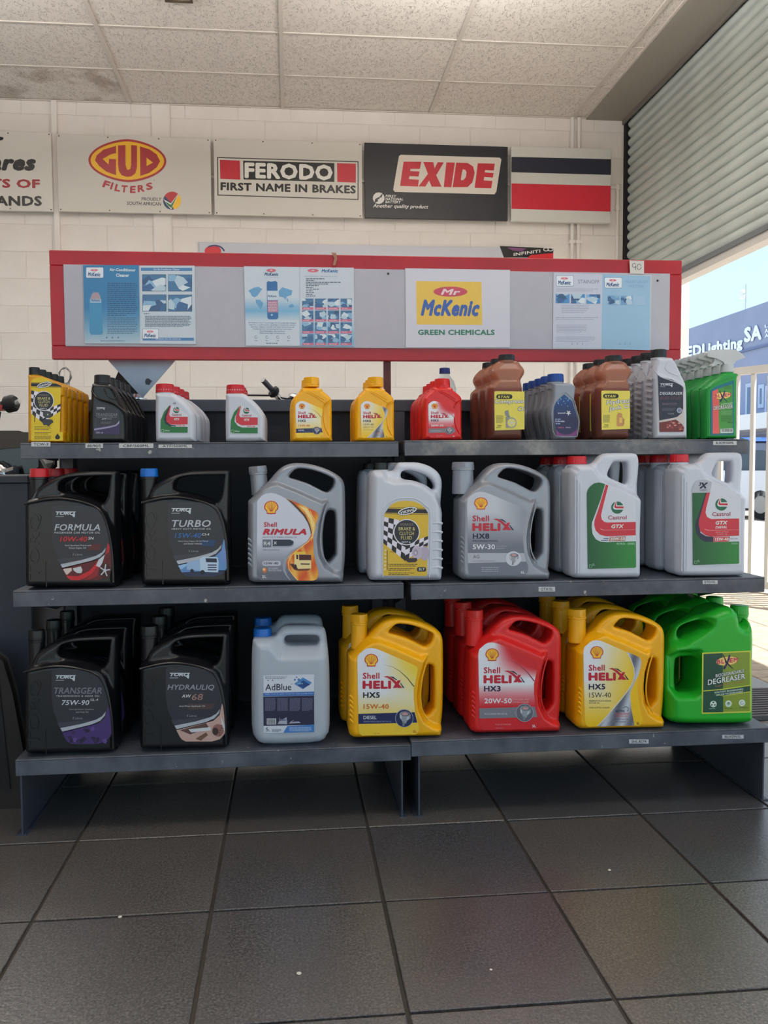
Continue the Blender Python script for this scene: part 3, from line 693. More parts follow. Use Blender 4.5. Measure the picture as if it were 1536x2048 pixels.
M_lip2 = node_mat('slate_steel_very_worn', f_worn2, .5)
M_navy = mat('back_panel_navy', (30, 34, 46), .6, noise=.15, nscale=4)
YB_ = 2.385
shelf_y = dict(bot=1.937, mid=1.966, top=2.052)
edges = {'L': dict(bot=((30, 1520), (822, 1490)), mid=((25, 1175), (807.5, 1173)), top=((40, 882), (797, 887))),
         'R': dict(bot=((822.7, 1483), (1542, 1455)), mid=((822, 1173), (1530, 1150)), top=((809, 880), (1497, 879)))}
shelf_z = {}
tags_ = {'L': {'top': [((63, 884, 101, 893), 'TCW-3'), ((171, 887, 206, 896), '80/90/5'), ((238, 887, 307, 896), 'CBF/500ML'), ((317, 889, 384, 896), 'ATF/500ML')], 'mid': [], 'bot': []},
         'R': {'top': [((1426, 882, 1473, 890), 'BLIXEM/500ML')], 'mid': [((1077, 1173.5, 1110, 1183), 'GTX/5L'), ((1405, 1160.5, 1435, 1168), 'STD/5L')], 'bot': [((1258, 1478.5, 1297, 1487), 'SHL.8274'), ((1444, 1469.5, 1487, 1477), 'BLIXEM/5L')]}}
for side, lab in (('L', 'dark slate steel shelving unit, left of the two, with black oil cans'), ('R', 'dark slate steel shelving unit, right of the two, by the opening')):
    E_ = edges[side]; X0 = at(*E_['mid'][0], 1.966).x; X1 = at(*E_['mid'][1], 1.966).x; cx = (X0+X1)/2
    g = empty('shelving_unit', (cx, 2.2, 0), lab, 'shelves')
    bx = lambda n, x0, x1, y0, y1, z0, z1, m, par=None, bv=0: box(n, x0-cx, x1-cx, y0-2.2, y1-2.2, z0, z1, m, par or g, bevel=bv)
    xa, xb = X0+.012, X1-.008
    bx('back_panel', X0-(.0085 if side == 'R' else 0), X1+(.0085 if side == 'L' else 0), YB_, YB_+.012, .03, 1.012, M_navy)
    bx('top_rail', xa, xb, YB_-.022, YB_+.012, 1.006, 1.04, M_sl, bv=.002)
    for x in (xa, xb-.03): bx('upright', x, x+.03, YB_-.02, YB_+.0, 0, 1.006, M_sl)
    for x in (xa, xb-.004):
        bx('base_leg', x, x+.004, 1.94, YB_, 0.002, .15, M_sl); bx('foot_flange', x-.012 if x == xa else x-.004, x+.012 if x == xa else x+.016, 1.938, YB_, 0, .003, M_sl)
    for lv in ('bot', 'mid', 'top'):
        Y = shelf_y[lv]; pa, pb = at(*E_[lv][0], Y), at(*E_[lv][1], Y); zt = (pa.z+pb.z)/2; shelf_z[side, lv] = zt; s0, s1 = pa.x, pb.x
        mb = MB().box(s0-cx, s1-cx, Y-2.2, YB_-.022-2.2, zt-.004, zt).box(s0-cx, s1-cx, Y-2.2, Y+.003-2.2, zt-.038, zt-.004)
        mb.box(s0-cx, s0+.003-cx, Y+.003-2.2, YB_-.022-2.2, zt-.03, zt-.004).box(s1-.003-cx, s1-cx, Y+.003-2.2, YB_-.022-2.2, zt-.03, zt-.004)
        s = mb.build('shelf', M_lip2 if (side, lv) == ('R', 'top') else M_lip, g, bevel=.0012)
        if (side, lv) == ('R', 'top'): s['label'] = 'top shelf with a badly worn pale front lip'
        bh_ = .04 if lv == 'top' else .10
        for x in (s0+.004, s1-.007):
            mb = MB(); mb.prism([(Y+.03-2.2, zt-.012), (YB_-.03-2.2, zt-.012), (YB_-.03-2.2, zt-bh_), (YB_-.09-2.2, zt-bh_), (Y+.05-2.2, zt-.03)], x-cx, x-cx+.003, 'x'); mb.build('bracket', M_sl, g)
        for (q, body) in tags_[side][lv]:
            a, b_ = at(q[0], q[1], Y), at(q[2], q[3], Y); mcx, mcz = (a.x+b_.x)/2, (a.z+b_.z)/2
            pr = Print(lambda x, y: (at(x, y, Y).x-mcx, at(x, y, Y).z-mcz)); pr.poly(rect(*q), (196, 196, 198), 1); pr.text(body, (q[0]+(q[2]-q[0])*.12, q[3]-1.5), (q[2]-(q[2]-q[0])*.12, q[3]-1.7), (q[3]-q[1])*.62, (30, 32, 40), 3, .02)
            pr.build('price_tag', s, (mcx-cx, Y-2.2-.0006, mcz))

# ------------------------------------------------------------------ red-framed notice board above the shelves
YB2 = 2.38; M_red = mat('board_red', (168, 28, 40), .35, noise=.12, nscale=4, bump=.25, bscale=18, bdist=.003)
q = [(96.5, 496.5), (1366, 524), (1360, 723.5), (105, 719.5)]
P = [at(x, y, YB2) for x, y in q]; bx0, bx1 = (P[0].x+P[3].x)/2, (P[1].x+P[2].x)/2; bz1, bz0 = (P[0].z+P[1].z)/2, (P[2].z+P[3].z)/2
qi = [(127.7, 527.7), (1338.5, 552), (1335, 700), (133.7, 690.5)]
I = [at(x, y, YB2) for x, y in qi]; ix0, ix1 = (I[0].x+I[3].x)/2, (I[1].x+I[2].x)/2; iz1, iz0 = (I[0].z+I[1].z)/2, (I[2].z+I[3].z)/2
bcx, bcz = (bx0+bx1)/2, bz0
bd = empty('notice_board', (bcx, YB2, bcz), 'long white notice board with red frame above the shelving', 'notice board')
f = lambda n, x0, x1, y0, y1, z0, z1, m, **k: box(n, x0-bcx, x1-bcx, y0, y1, z0-bcz, z1-bcz, m, bd, **k)
f('frame_rail', bx0, bx1, 0, .018, iz1, bz1, M_red, bevel=.002); f('frame_rail', bx0, bx1, 0, .018, bz0, iz0, M_red, bevel=.002)
f('frame_stile', bx0, ix0, 0, .018, iz0, iz1, M_red, bevel=.002); f('frame_stile', ix1, bx1, 0, .018, iz0, iz1, M_red, bevel=.002)
f('face_panel', ix0-.002, ix1+.002, -.004, .015, iz0-.002, iz1+.002, mat('board_white', (176, 176, 190), .5, noise=.015, nscale=30), bevel=.001)
px_ = at(774, 760, YB2+.03).x
f('support_post', px_-.010, px_+.010, .0185, .04, .93, bz1-.02, mat('post_brown', (92, 34, 34), .5))
f('support_post', bx1-.09, bx1-.07, .0185, .04, .93, bz1-.02, mat('post_brown', (92, 34, 34), .5))
me = MB().lathe([(.0035, 0), (.0025, .002)], axis=(0, -1, 0), n=8).mesh('screw')
for px in ((776, 548), (1314, 562)): p = at(px[0], px[1], YB2); link('screw', me, mat('screw_dark', (60, 60, 60), .4, metal=.6), bd, (p.x-bcx, -.0042, p.z-bcz))
# laminated sheets
PM = printmat('print_laminated', .25, coat=.8, bump=.35, bscale=16)
def sheet(name, quad, label, art, cat='poster'):
    Y = YB2-.0055; P = [at(x, y, Y) for x, y in quad]; x0, x1 = (P[0].x+P[3].x)/2, (P[1].x+P[2].x)/2; z1, z0 = (P[0].z+P[1].z)/2, (P[2].z+P[3].z)/2; cx, cz_ = (x0+x1)/2, (z0+z1)/2
    t = empty(name, (cx, Y, cz_), label, cat)
    MB().box(x0-cx, x1-cx, -.0006, .0008, z0-cz_, z1-cz_).build('laminate', mat('laminate', (196, 200, 208), .2), t)
    p = Print(lambda x, y: (at(x, y, Y).x-cx, at(x, y, Y).z-cz_)); art(p); p.build('artwork', t, (0, -.0012, 0), PM); return t
BLU = (34, 112, 168); DB = (22, 60, 120)
def logo_mc(p, x, y, s, c=(24, 66, 130), oval=True, box_=True, slope=.03):
    """red oval over slanted blue word on a white rounded panel; (x,y) panel top-left, s width"""
    if box_:
        p.poly(rrect(x-.02*s, y-.02*s, x+1.02*s, y+.62*s, .07*s), (90, 108, 140), 2); p.poly(rrect(x, y, x+s, y+.6*s, .06*s), (222, 226, 236), 3)
    if oval: p.poly(circ(x+.47*s, y+.16*s, .22*s, .07*s), (214, 110, 128), 4); p.text('Mr', (x+.42*s, y+.195*s), (x+.53*s, y+.195*s), .07*s, W_, 5, .03, .2)
    p.text('McKenic', (x+.09*s, y+.52*s), (x+.84*s, y+.535*s), .24*s, c, 5, .05, .25)
def pic(p, x0, y0, x1, y1, seed, base=(60, 104, 150)):
    rr = random.Random(seed); p.poly(rect(x0, y0, x1, y1), base, 3); w_, h_ = x1-x0, y1-y0
    p.clip = rect(x0, y0, x1, y1)
    for c in ((44, 72, 120), (130, 170, 206), (206, 216, 226), (50, 86, 140), (176, 196, 214)):
        cx, cy = rr.uniform(x0, x1), rr.uniform(y0, y1); a = rr.uniform(0, 3); pts = [(cx+math.cos(a+k*1.25)*w_*rr.uniform(.15, .5), cy+math.sin(a+k*1.25)*h_*rr.uniform(.15, .5)) for k in range(5)]
        p.poly(pts, c, 4)
    p.clip = None
def S1(p):
    q = lambda x, y: (150+x/6.144, 510+y/6.144); T = lambda pts: [q(*t) for t in pts]; u = 1/6.144
    gr = lambda x, y: tuple(int(a+(b-a)*min(1, max(0, ((y-510)*6.144-650)/450))) for a, b in zip((36, 112, 168), (176, 190, 204)))
    p.poly(T([(100, 125), (785, 125), (800, 1085), (122, 1088)]), gr, 1, sub=4)
    p.poly(T([(800, 130), (1470, 132), (1482, 1095), (800, 1088)]), (192, 200, 212), 1)
    x, y = q(140, 155); logo_mc(p, x, y, 34)
    p.text('Air-Conditioner', q(425, 200), q(745, 205), 6.2, (206, 220, 230), 3, .05); p.text('Cleaner', q(505, 270), q(668, 272), 6.8, (206, 220, 230), 3, .05)
    p.lines(*q(400, 345), q(770, 0)[0], 17, 4.0, (30, 66, 110)); p.lines(*q(400, 770), q(775, 0)[0], 10, 3.4, (70, 92, 130))
    p.poly(T([(178, 560), (200, 480), (250, 455), (300, 470), (325, 540), (345, 960), (330, 980), (200, 982), (180, 950)]), (52, 132, 180), 2); p.poly(T([(185, 545), (322, 545), (325, 590), (188, 590)]), (150, 180, 210), 3); p.poly(T([(200, 510), (225, 460), (290, 462), (312, 515), (318, 545), (190, 545)]), (170, 140, 150), 3)
    p.text('McKenic', q(200, 572), q(310, 572), 4, DB, 4, .03, .2)
    for xx in (390, 462, 532): p.poly(T([(xx-10, 1022), (xx+10, 1022), (xx, 1000)]), (40, 70, 120), 3)
    p.lines(*q(318, 1054), q(620, 0)[0], 1, 1, (70, 90, 120), h=1)
    p.poly(T([(812, 158), (1440, 160), (1440, 198), (812, 196)]), (60, 118, 174), 2); p.text('Car Air-Conditioner Cleaner', q(965, 190), q(1285, 192), 4.2, (196, 208, 224), 3, .03)
    for i, (x0, y0) in enumerate(((830, 245), (1150, 247), (835, 492), (1150, 494))): p.poly(rect(*q(x0-5, y0-5), *q(x0+290, y0+202)), (50, 60, 90), 2); pic(p, *q(x0, y0), *q(x0+285, y0+197), i+3)
    p.lines(*q(845, 720), q(950, 0)[0], 1, 1, (50, 60, 80), h=1.2); p.lines(*q(862, 750), q(1438, 0)[0], 10, 2.3, (70, 78, 98), h=1.1)
    x, y = q(835, 912); logo_mc(p, x, y, 31); p.poly(T([(832, 1016), (1460, 1018), (1462, 1054), (832, 1052)]), (60, 110, 170), 2); p.text('Solutions you can count on.', q(990, 1046), q(1305, 1048), 4.4, (196, 208, 224), 3, .03)
sheet('poster', [(168, 530), (390, 533), (392, 688.5), (170, 687)], 'laminated blue two-page poster with spray can and four photos, leftmost on board', S1)
def S2(p):
    q = lambda x, y: (480+x/6.4, 520+y/6.4); T = lambda pts: [q(*t) for t in pts]
    gr = lambda x, y: tuple(int(a+(b-a)*k) for a, b, k in zip((196, 204, 216), (104, 164, 208), [max(0, 1-abs(((y-520)*6.4-640)/150))**1.2]*3))
    p.poly(T([(50, 82), (760, 92), (765, 1098), (78, 1095)]), gr, 1, sub=4); gr2 = lambda x, y: tuple(int(a+(b-a)*k) for a, b, k in zip((196, 202, 214), (120, 168, 212), [min(1, max(0, ((y-520)*6.4-700)/350))]*3))
    p.poly(T([(765, 92), (1455, 100), (1458, 1112), (770, 1100)]), gr2, 1, sub=4)
    p.poly(circ(*q(400, 135), 9.5, 3.4), (206, 80, 100), 2); p.text('Mr', q(385, 143), q(418, 143), 3, W_, 3, .03, .2); p.text('McKenic', q(312, 204), q(492, 206), 6.6, DB, 3, .05, .25); p.text('3-in-1 Technology Oil', q(315, 229), q(495, 231), 2, (130, 140, 160), 3)
    for pts in ([(105, 395), (180, 355), (240, 345), (285, 375), (250, 420), (222, 460), (185, 480), (150, 460), (132, 420)], [(200, 510), (260, 510), (300, 555), (270, 640), (240, 600), (205, 550)], [(495, 400), (540, 350), (670, 390), (660, 450), (600, 470), (580, 510), (560, 480), (500, 470)], [(620, 590), (670, 560), (700, 600), (640, 615)], [(600, 480), (620, 520), (610, 540), (595, 510)]): p.poly(T(pts), (98, 152, 198), 2)
    p.poly(T([(342, 290), (360, 272), (400, 280), (455, 270), (478, 290), (490, 740), (470, 760), (370, 760), (350, 740)]), (30, 92, 158), 4); p.poly(T([(348, 395), (480, 395), (484, 515), (352, 515)]), (196, 206, 220), 5); p.poly(T([(352, 522), (484, 522), (488, 672), (356, 672)]), (178, 116, 146), 5)
    p.text('McKenic', q(355, 478), q(470, 478), 4.2, DB, 6, .04, .2); p.lines(*q(362, 545), q(478, 0)[0], 6, 3.2, (206, 190, 200), z=6); p.poly(circ(*q(408, 705), 2), (150, 190, 220), 6)
    for i, s in enumerate(('Mr McKenic 3-in-1 Technology Oil is scientifically designed', 'with 3-in-1 performance capability to penetrate, release,', 'lubricate, displace moisture & water and protect all', 'mechanical and electrical parts from corrosion.', 'Non-Flammable, Silicone Free,', 'Withstands High Temperatures.')):
        wd = (610, 600, 550, 500, 320, 330)[i]; p.text(s, q(415-wd/2, 815+i*26.5), q(415+wd/2, 819+i*26.5), 3, (40, 80, 140), 3, .02, res=1)
    for x in (205, 345, 485, 625): p.poly(stroke(circ(*q(x, 990), 2.6, n=8), .7), (60, 80, 110), 3); p.lines(*q(x-18, 1030), q(x+20, 0)[0], 1, 1, (60, 80, 110), h=1)
    p.lines(*q(335, 1062), q(510, 0)[0], 1, 1, (60, 70, 90), h=1.4)
    p.poly(circ(*q(935, 137), 11, 3.4), (206, 80, 100), 2); p.text('Mr', q(915, 147), q(958, 147), 3, W_, 3, .03, .2); p.text('McKenic', q(1042, 160), q(1255, 162), 6.4, (44, 96, 160), 3, .05, .25)
    p.text('Guide to My McKenic - Maintenance Penetr. Oil', q(820, 220), q(1232, 222), 2.6, (60, 100, 160), 3, res=1)
    for i, wd in enumerate((260, 120, 480, 290, 215, 110, 200, 95, 115, 100, 120)): p.lines(*q(845, 238+i*22), q(845+wd, 0)[0], 1, 1, (52, 60, 84), h=1.5, seed=i)
    for r in range(4):
        for c in range(4):
            x0, y0 = 795+c*164, 495+r*152; pic(p, *q(x0, y0), *q(x0+145, y0+112), r*4+c+20); p.poly(rect(*q(x0, y0+112), *q(x0+145, y0+142)), (196, 92, 124), 3); p.lines(*q(x0+20, y0+122), q(x0+120, 0)[0], 1, 1, (220, 190, 204), h=1.2, z=4)
sheet('poster', [(488, 533), (707.5, 536), (709, 694), (492, 691)], 'laminated poster with blue spray can over a world map and grid of photos', S2)
def S3(p):
    q = lambda x, y: (720+x/2.2588, 480+y/2.2588); T = lambda pts: [q(*t) for t in pts]
    p.poly(T([(207, 130), (676, 140), (676, 486), (207, 486)]), (204, 200, 214), 1)
    p.poly(T([(253, 186), (548, 190), (552, 384), (256, 382)]), (226, 184, 40), 2)
    p.poly(circ(*q(408, 234), 34, 10), (196, 42, 66), 3); p.text('Mr', q(365, 248), q(452, 250), 12, (230, 200, 210), 4, .04, .25)
    p.text('McKenic', q(274, 344), q(540, 346), 33, (44, 74, 160), 4, .06, .3)
    p.text('GREEN CHEMICALS', q(261, 430), q(608, 430), 11, (30, 106, 66), 3, .05)
sheet('poster', [(811, 536.5), (1019.5, 540), (1020.5, 696), (810, 692.5)], 'laminated poster with yellow rectangle and green capital lettering', S3)
def S4(p):
    q = lambda x, y: (1090+x/6.678, 530+y/6.678); T = lambda pts: [q(*t) for t in pts]
    p.poly(T([(118, 108), (765, 125), (750, 1120), (102, 1105)]), (192, 194, 212), 1); p.poly(T([(765, 125), (1405, 150), (1395, 1140), (750, 1120)]), (146, 180, 212), 1)
    x, y = q(150, 145); logo_mc(p, x, y, 34); x, y = q(795, 170); logo_mc(p, x, y, 34)
    p.text('STAINOFF', q(438, 248), q(722, 252), 7.6, (120, 124, 146), 3, .005)
    for i, x0 in enumerate((140, 345, 550)): pic(p, *q(x0, 388+i*3), *q(x0+185, 512+i*3), 50+i, (70, 130, 190))
    for i, x0 in enumerate((835, 1010, 1180)): pic(p, *q(x0, 410+i*3), *q(x0+155, 530+i*3), 60+i, (110, 150, 196)) if i < 2 else p.poly(rect(*q(x0, 416), *q(x0+145, 536)), (156, 184, 214), 2)
    p.text('HEAVY DUTY', q(1060, 240), q(1375, 250), 6, (126, 160, 198), 3); p.text('WETTER', q(1110, 305), q(1320, 310), 6, (126, 160, 198), 3)
    c = (150, 148, 176); p.lines(*q(145, 320), q(730, 0)[0], 2, 3.6, c, h=1); p.lines(*q(215, 535), q(590, 0)[0], 5, 3.6, c, h=.9); p.lines(*q(140, 700), q(710, 0)[0], 2, 3.4, c, h=1.1); p.lines(*q(150, 800), q(560, 0)[0], 6, 2.8, c, h=.9); p.lines(*q(145, 960), q(700, 0)[0], 4, 2.8, c, h=.9)
    for x in (360, 430, 498, 998, 1068, 1132): p.poly([q(x-8, 1060), q(x+8, 1060), q(x, 1040)], (110, 130, 170), 3)
sheet('poster', [(1107, 546), (1303, 552), (1301, 700.5), (1105, 696.5)], 'laminated two-page poster in pale grey and pale blue, rightmost on board', S4)
t = empty('number_ticket', (at(1271, 535, YB2).x, YB2-.007, at(1271, 535, YB2).z), 'small white handwritten number ticket stuck to the red frame, right', 'ticket')
oX, oZ = t.location.x, t.location.z; p = Print(lambda x, y: (at(x, y, YB2).x-oX, at(x, y, YB2).z-oZ)); p.poly([(1257, 522), (1286, 523), (1286, 549), (1258, 548)], (206, 202, 200), 1)
p.poly(stroke(circ(1266, 532, 3.3, 4.2, n=14), 1), (40, 40, 44), 2); p.poly(stroke([(1269, 532), (1269.5, 541)], 1), (40, 40, 44), 2); p.poly(stroke(circ(1276, 535, 4, 5.6, n=14), 1), (40, 40, 44), 2); p.build('paper', t, (0, 0, 0))
tp = empty('tape_remnant', (at(668, 518, YB2).x, YB2-.001, at(668, 518, YB2).z), 'peeling brown tape remnant hanging from top of the red frame', 'tape')
MB().add([(-.008, -.001, .018), (.006, -.003, .016), (.009, -.008, 0), (.003, -.012, -.022), (-.004, -.01, -.02), (.001, -.006, 0)], [(0, 1, 2, 5), (5, 2, 3, 4)]).build('strip', mat('tape', (150, 110, 90), .3), tp)

# grey metal plate hanging point-down behind the board
c1, c2, c3 = at(197, 700, 2.44), at(368, 700, 2.44), at(284, 796, 2.44); hw = (c2.x-c1.x)/2; cxp = (c1.x+c2.x)/2
dp = empty('hanging_metal_plate', (cxp, 2.44, c3.z), 'light grey metal plate hanging corner-down behind the board', 'plate')
hh = c1.z-c3.z; MB().prism([(0, 0), (hw, hh), (0, 2*hh), (-hw, hh)], 0, .003, 'y').build('sheet', mat('plate_grey', (150, 156, 172), .35, metal=.4, noise=.1, nscale=9), dp)
e = at(256, 765, 2.44); e = at(296, 763, 2.44); pr = Print(lambda x, y: (at(x, y, 2.44).x-cxp, at(x, y, 2.44).z-c3.z)); pr.poly([(290, 763), (293, 757), (298, 757), (301, 760), (305, 762), (301, 766), (299, 770), (292, 769)], (44, 46, 54), 1); pr.build('emblem', dp, (0, -.001, 0))
# ------------------------------------------------------------------ bottles and cans
FR = dict(T1=(0, 680, 2.743), T1b=(40, 710, 5.689), T2=(540, 680, 3.339), T3=(930, 680, 2.5347), T3b=(1190, 690, 7.68), T3c=(1060, 730, 10.97), T3d=(1340, 690, 9.6),
          M1=(0, 880, 3.072), M1b=(90, 970, 9.6), M2=(480, 880, 3.4909), M2b=(500, 980, 10.24), M2c=(760, 1000, 12.045), M3=(890, 880, 2.3777), M3b=(1160, 960, 10.777), M3c=(1370, 950, 10.775),
          B1=(0, 1170, 3.072), B2=(480, 1170, 3.4909), B2b=(700, 1290, 9.6), B3=(860, 1170, 2.2722), B3b=(1180, 1280, 10.243), B3c=(1390, 1300, 12.8))
def Q(fr, dx=0, dy=0, sx=1, sy=1, ox=0, oy=0):
    a, b, s = FR[fr]; return lambda x, y: (a+(ox+(x-ox)*sx)/s+dx, b+(oy+(y-oy)*sy)/s+dy)
ORD = ['frontmost', 'second from front', 'third from front', 'fourth from front', 'fifth from front', 'sixth from front']
class Kind:
    def __init__(s, fr, anchor, Y, D, ref_px=None):
        """anchor: centre of the base of the front face, frame pixels"""
        s.q = Q(fr); s.Y = Y; s.D = D; s.a = at(*s.q(*anchor), Y)
    def pt(s, p):
        d = p[2] if len(p) > 2 else 0; w_ = at(*s.q(p[0], p[1]), s.Y+s.D*.5*d); return (w_.x-s.a.x, w_.z-s.a.z)
    def pts(s, L, n=0, fixz=True):
        o = [s.pt(p) for p in L]
        if n: o = catmull(o, n)
        return o
    def body(s, outline, holes=(), n=3, hn=3, regions=(), ridges=(), r=.008, vox=.0028, round_=(.014, .25), t0=1.):
        ol = s.pts(outline, n); z0 = min(p[1] for p in ol); ol = [(p[0], p[1]-z0 if p[1]-z0 > 1e-4 else 0) for p in ol]; s.z0 = z0
        hs = [[(p[0], p[1]-z0) for p in s.pts(h, hn)] for h in holes]
        rg = [([(p[0], p[1]-z0) for p in s.pts(g[0])], g[1], g[2]) for g in regions]
        s.me = blow(ol, hs, s.D, r, vox, t0, rg, round_)
        mb = MB()
        for pl, rad, yf in ridges:
            P_ = s.pts(pl); P_ = catmull(P_, 3, closed=False) if len(P_) > 2 else P_
            for sg in ((1,) if yf > 0 else (1, -1)): mb.tube([(p[0], -s.D/2*abs(yf)*sg, p[1]-z0) for p in P_], rad, 6)
        if mb.v: merge(s.me, mb)
        return s
    def root(s, name, fr, anchor, zs, lab, cat, group, dx=0):
        w_ = at(*Q(fr)(*anchor), s.Y); s.loc = Vector((w_.x+dx, s.Y+s.D/2, zs+.0008)); return empty(name, s.loc, lab, cat, group)
def neckcap(root, k, fr, capbox, anchor_w, cm, rn=None, ribs=16, neck=None, tilt=0, dz=None, flat=True, taper=.96, bodymat=None, capname='cap'):
    """capbox: x0,y0,x1,y1 of the cap in frame pixels, taken at mid depth; returns local centre and radius"""
    q = Q(fr); a = at(*q(capbox[0], capbox[3]), k.Y+k.D*.5); b = at(*q(capbox[2], capbox[1]), k.Y+k.D*.5)
    aw = at(*q(*anchor_w), k.Y)
    r = (b.x-a.x)/2; x = (a.x+b.x)/2-aw.x; z0 = a.z-aw.z-k.z0; h = (b.z-a.z)-r*.12
    me = cap_mesh(r, h, ribs, taper); o = link(capname, me, cm, root, (x, 0, z0))
    if tilt: o.rotation_euler = (0, tilt, 0)
    return x, z0, r, o
def row(root, n, sp, labf, dxs=None):
    """copies of the frontmost bottle behind it"""
    out = [root]
    for i in range(1, n):
        c = copy_tree(root); c.location = root.location+Vector(((dxs[i-1] if dxs else random.uniform(-.002, .002)), sp*i, 0)); c['label'] = labf(i); out.append(c)
    root['label'] = labf(0); return out
def lab(desc, n, tail=''):
    def f(i):
        if n == 1: return desc
        if i == n-1 and n > 1: o = 'rearmost'
        else: o = ORD[i]
        return '%s, %s%s' % (desc, o, tail)
    return f
BLK = (20, 20, 24)
P_black = mat('black_hdpe', (20, 20, 24), .3, bump=.15, bscale=900, bdist=.0004)
P_blackcap = mat('black_cap', (18, 18, 21), .4)
P_redcap = mat('red_cap', (196, 24, 36), .35); P_bluecap = mat('blue_cap', (10, 104, 196), .35); P_dbluecap = mat('deep_blue_cap', (18, 66, 150), .4)
P_yel = mat('yellow_hdpe', (240, 172, 8), .36, bump=.2, bscale=700, bdist=.0005)
P_red = mat('red_hdpe', (214, 34, 34), .36, bump=.2, bscale=700, bdist=.0005)
P_sil = mat('silver_hdpe', (146, 150, 160), .36, metal=.35, bump=.15, bscale=700, bdist=.0004)
P_wht = mat('white_hdpe', (196, 200, 212), .4, bump=.12, bscale=500, bdist=.0004)
P_grn = mat('green_hdpe', (30, 168, 40), .36, bump=.25, bscale=420, bdist=.0006)
P_clr = mat('milky_hdpe', (206, 214, 226), .3, trans=.35)
P_amb = mat('amber_oil_bottle', (172, 104, 78), .22, trans=.55, col2=None)
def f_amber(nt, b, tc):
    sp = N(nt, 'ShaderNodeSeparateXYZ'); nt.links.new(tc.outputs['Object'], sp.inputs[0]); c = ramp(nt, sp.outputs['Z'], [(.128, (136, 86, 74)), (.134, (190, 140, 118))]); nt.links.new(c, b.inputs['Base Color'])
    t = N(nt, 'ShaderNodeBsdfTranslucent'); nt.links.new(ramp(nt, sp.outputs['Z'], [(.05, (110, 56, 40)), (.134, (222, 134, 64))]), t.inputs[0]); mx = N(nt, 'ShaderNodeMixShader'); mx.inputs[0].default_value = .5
    nt.links.new(b.outputs[0], mx.inputs[1]); nt.links.new(t.outputs[0], mx.inputs[2]); nt.links.new(mx.outputs[0], nt.nodes['Material Output'].inputs[0])
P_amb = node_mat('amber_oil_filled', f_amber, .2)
P_gold = mat('golden_hdpe', (232, 168, 20), .3, trans=.3)
P_gry = mat('grey_hdpe', (142, 148, 160), .4, metal=.15, bump=.1, bscale=500, bdist=.0004)
P_trig = mat('trigger_white', (206, 210, 214), .4, trans=.15)

def pecten(p, q, cx, cy, s, z=3, simple=False):
    base = [(-1, 0), (-.97, -.3), (-.8, -.65), (-.5, -.88), (0, -1.0), (.5, -.88), (.8, -.65), (.97, -.3), (1, 0), (.9, .25), (.66, .47), (.62, .86), (.08, .87), (0, .93), (-.08, .87), (-.62, .86), (-.66, .47), (-.9, .25)]
    p.poly([q(cx+x*s, cy+y*s) for x, y in base], (196, 34, 40), z); p.poly([q(cx+x*s*.86, cy+(y*.86-.02)*s) for x, y in base], (246, 190, 50), z+1)
    for a in (-58, -38, -19, 0, 19, 38, 58):
        t = math.radians(a); L = .78 if abs(a) > 50 else .86
        p.poly(stroke([q(cx+math.sin(t)*.12*s, cy+.5*s), q(cx+math.sin(t)*L*s*1.02, cy-math.cos(t)*L*s*.9)], s*.045/9.6 if not simple else s*.05/9.6), (196, 34, 40), z+2)
def piston(p, q, cx, cy, r, ring, bg_):
    p.poly([q(*t) for t in circ(cx, cy, r*1.05)], ring, 6); p.poly([q(*t) for t in circ(cx, cy, r)], bg_, 7)
    P_ = lambda L: [q(cx+x*r/165, cy+y*r/165) for x, y in L]
    p.poly(P_([(-90, -90), (-60, -120), (20, -135), (100, -110), (120, -70), (118, 0), (60, 40), (30, 100), (-30, 100), (-40, 50), (-85, 0)]), (150, 154, 162), 8)
    p.poly([q(*t) for t in circ(cx+25*r/165, cy-80*r/165, 88*r/165, 40*r/165)], (110, 112, 122), 9); p.poly([q(*t) for t in circ(cx+15*r/165, cy-85*r/165, 58*r/165, 26*r/165)], (206, 150, 150), 10)
    p.poly(P_([(-80, -60), (-60, -70), (-50, 10), (-70, 0)]), (206, 208, 214), 9); p.poly(P_([(60, -30), (90, -40), (80, 20), (40, 40)]), (196, 198, 206), 9); p.poly(P_([(-20, 60), (0, 60), (10, 140), (-40, 150)]), (120, 124, 134), 9)
HL = [(150, 270), (165, 230), (270, 140), (330, 110), (400, 102), (480, 112), (560, 140), (900, 285), (1220, 425), (1285, 465), (1300, 520), (1285, 620), (1250, 780), (1222, 900), (1225, 1100), (1250, 1330), (1320, 1600), (1320, 1700), (1270, 1762), (240, 1785), (185, 1750), (165, 1650), (150, 900), (140, 350)]
def mixf(a, b, k): k = min(1, max(0, k)); return tuple(x+(y-x)*k for x, y in zip(a, b))
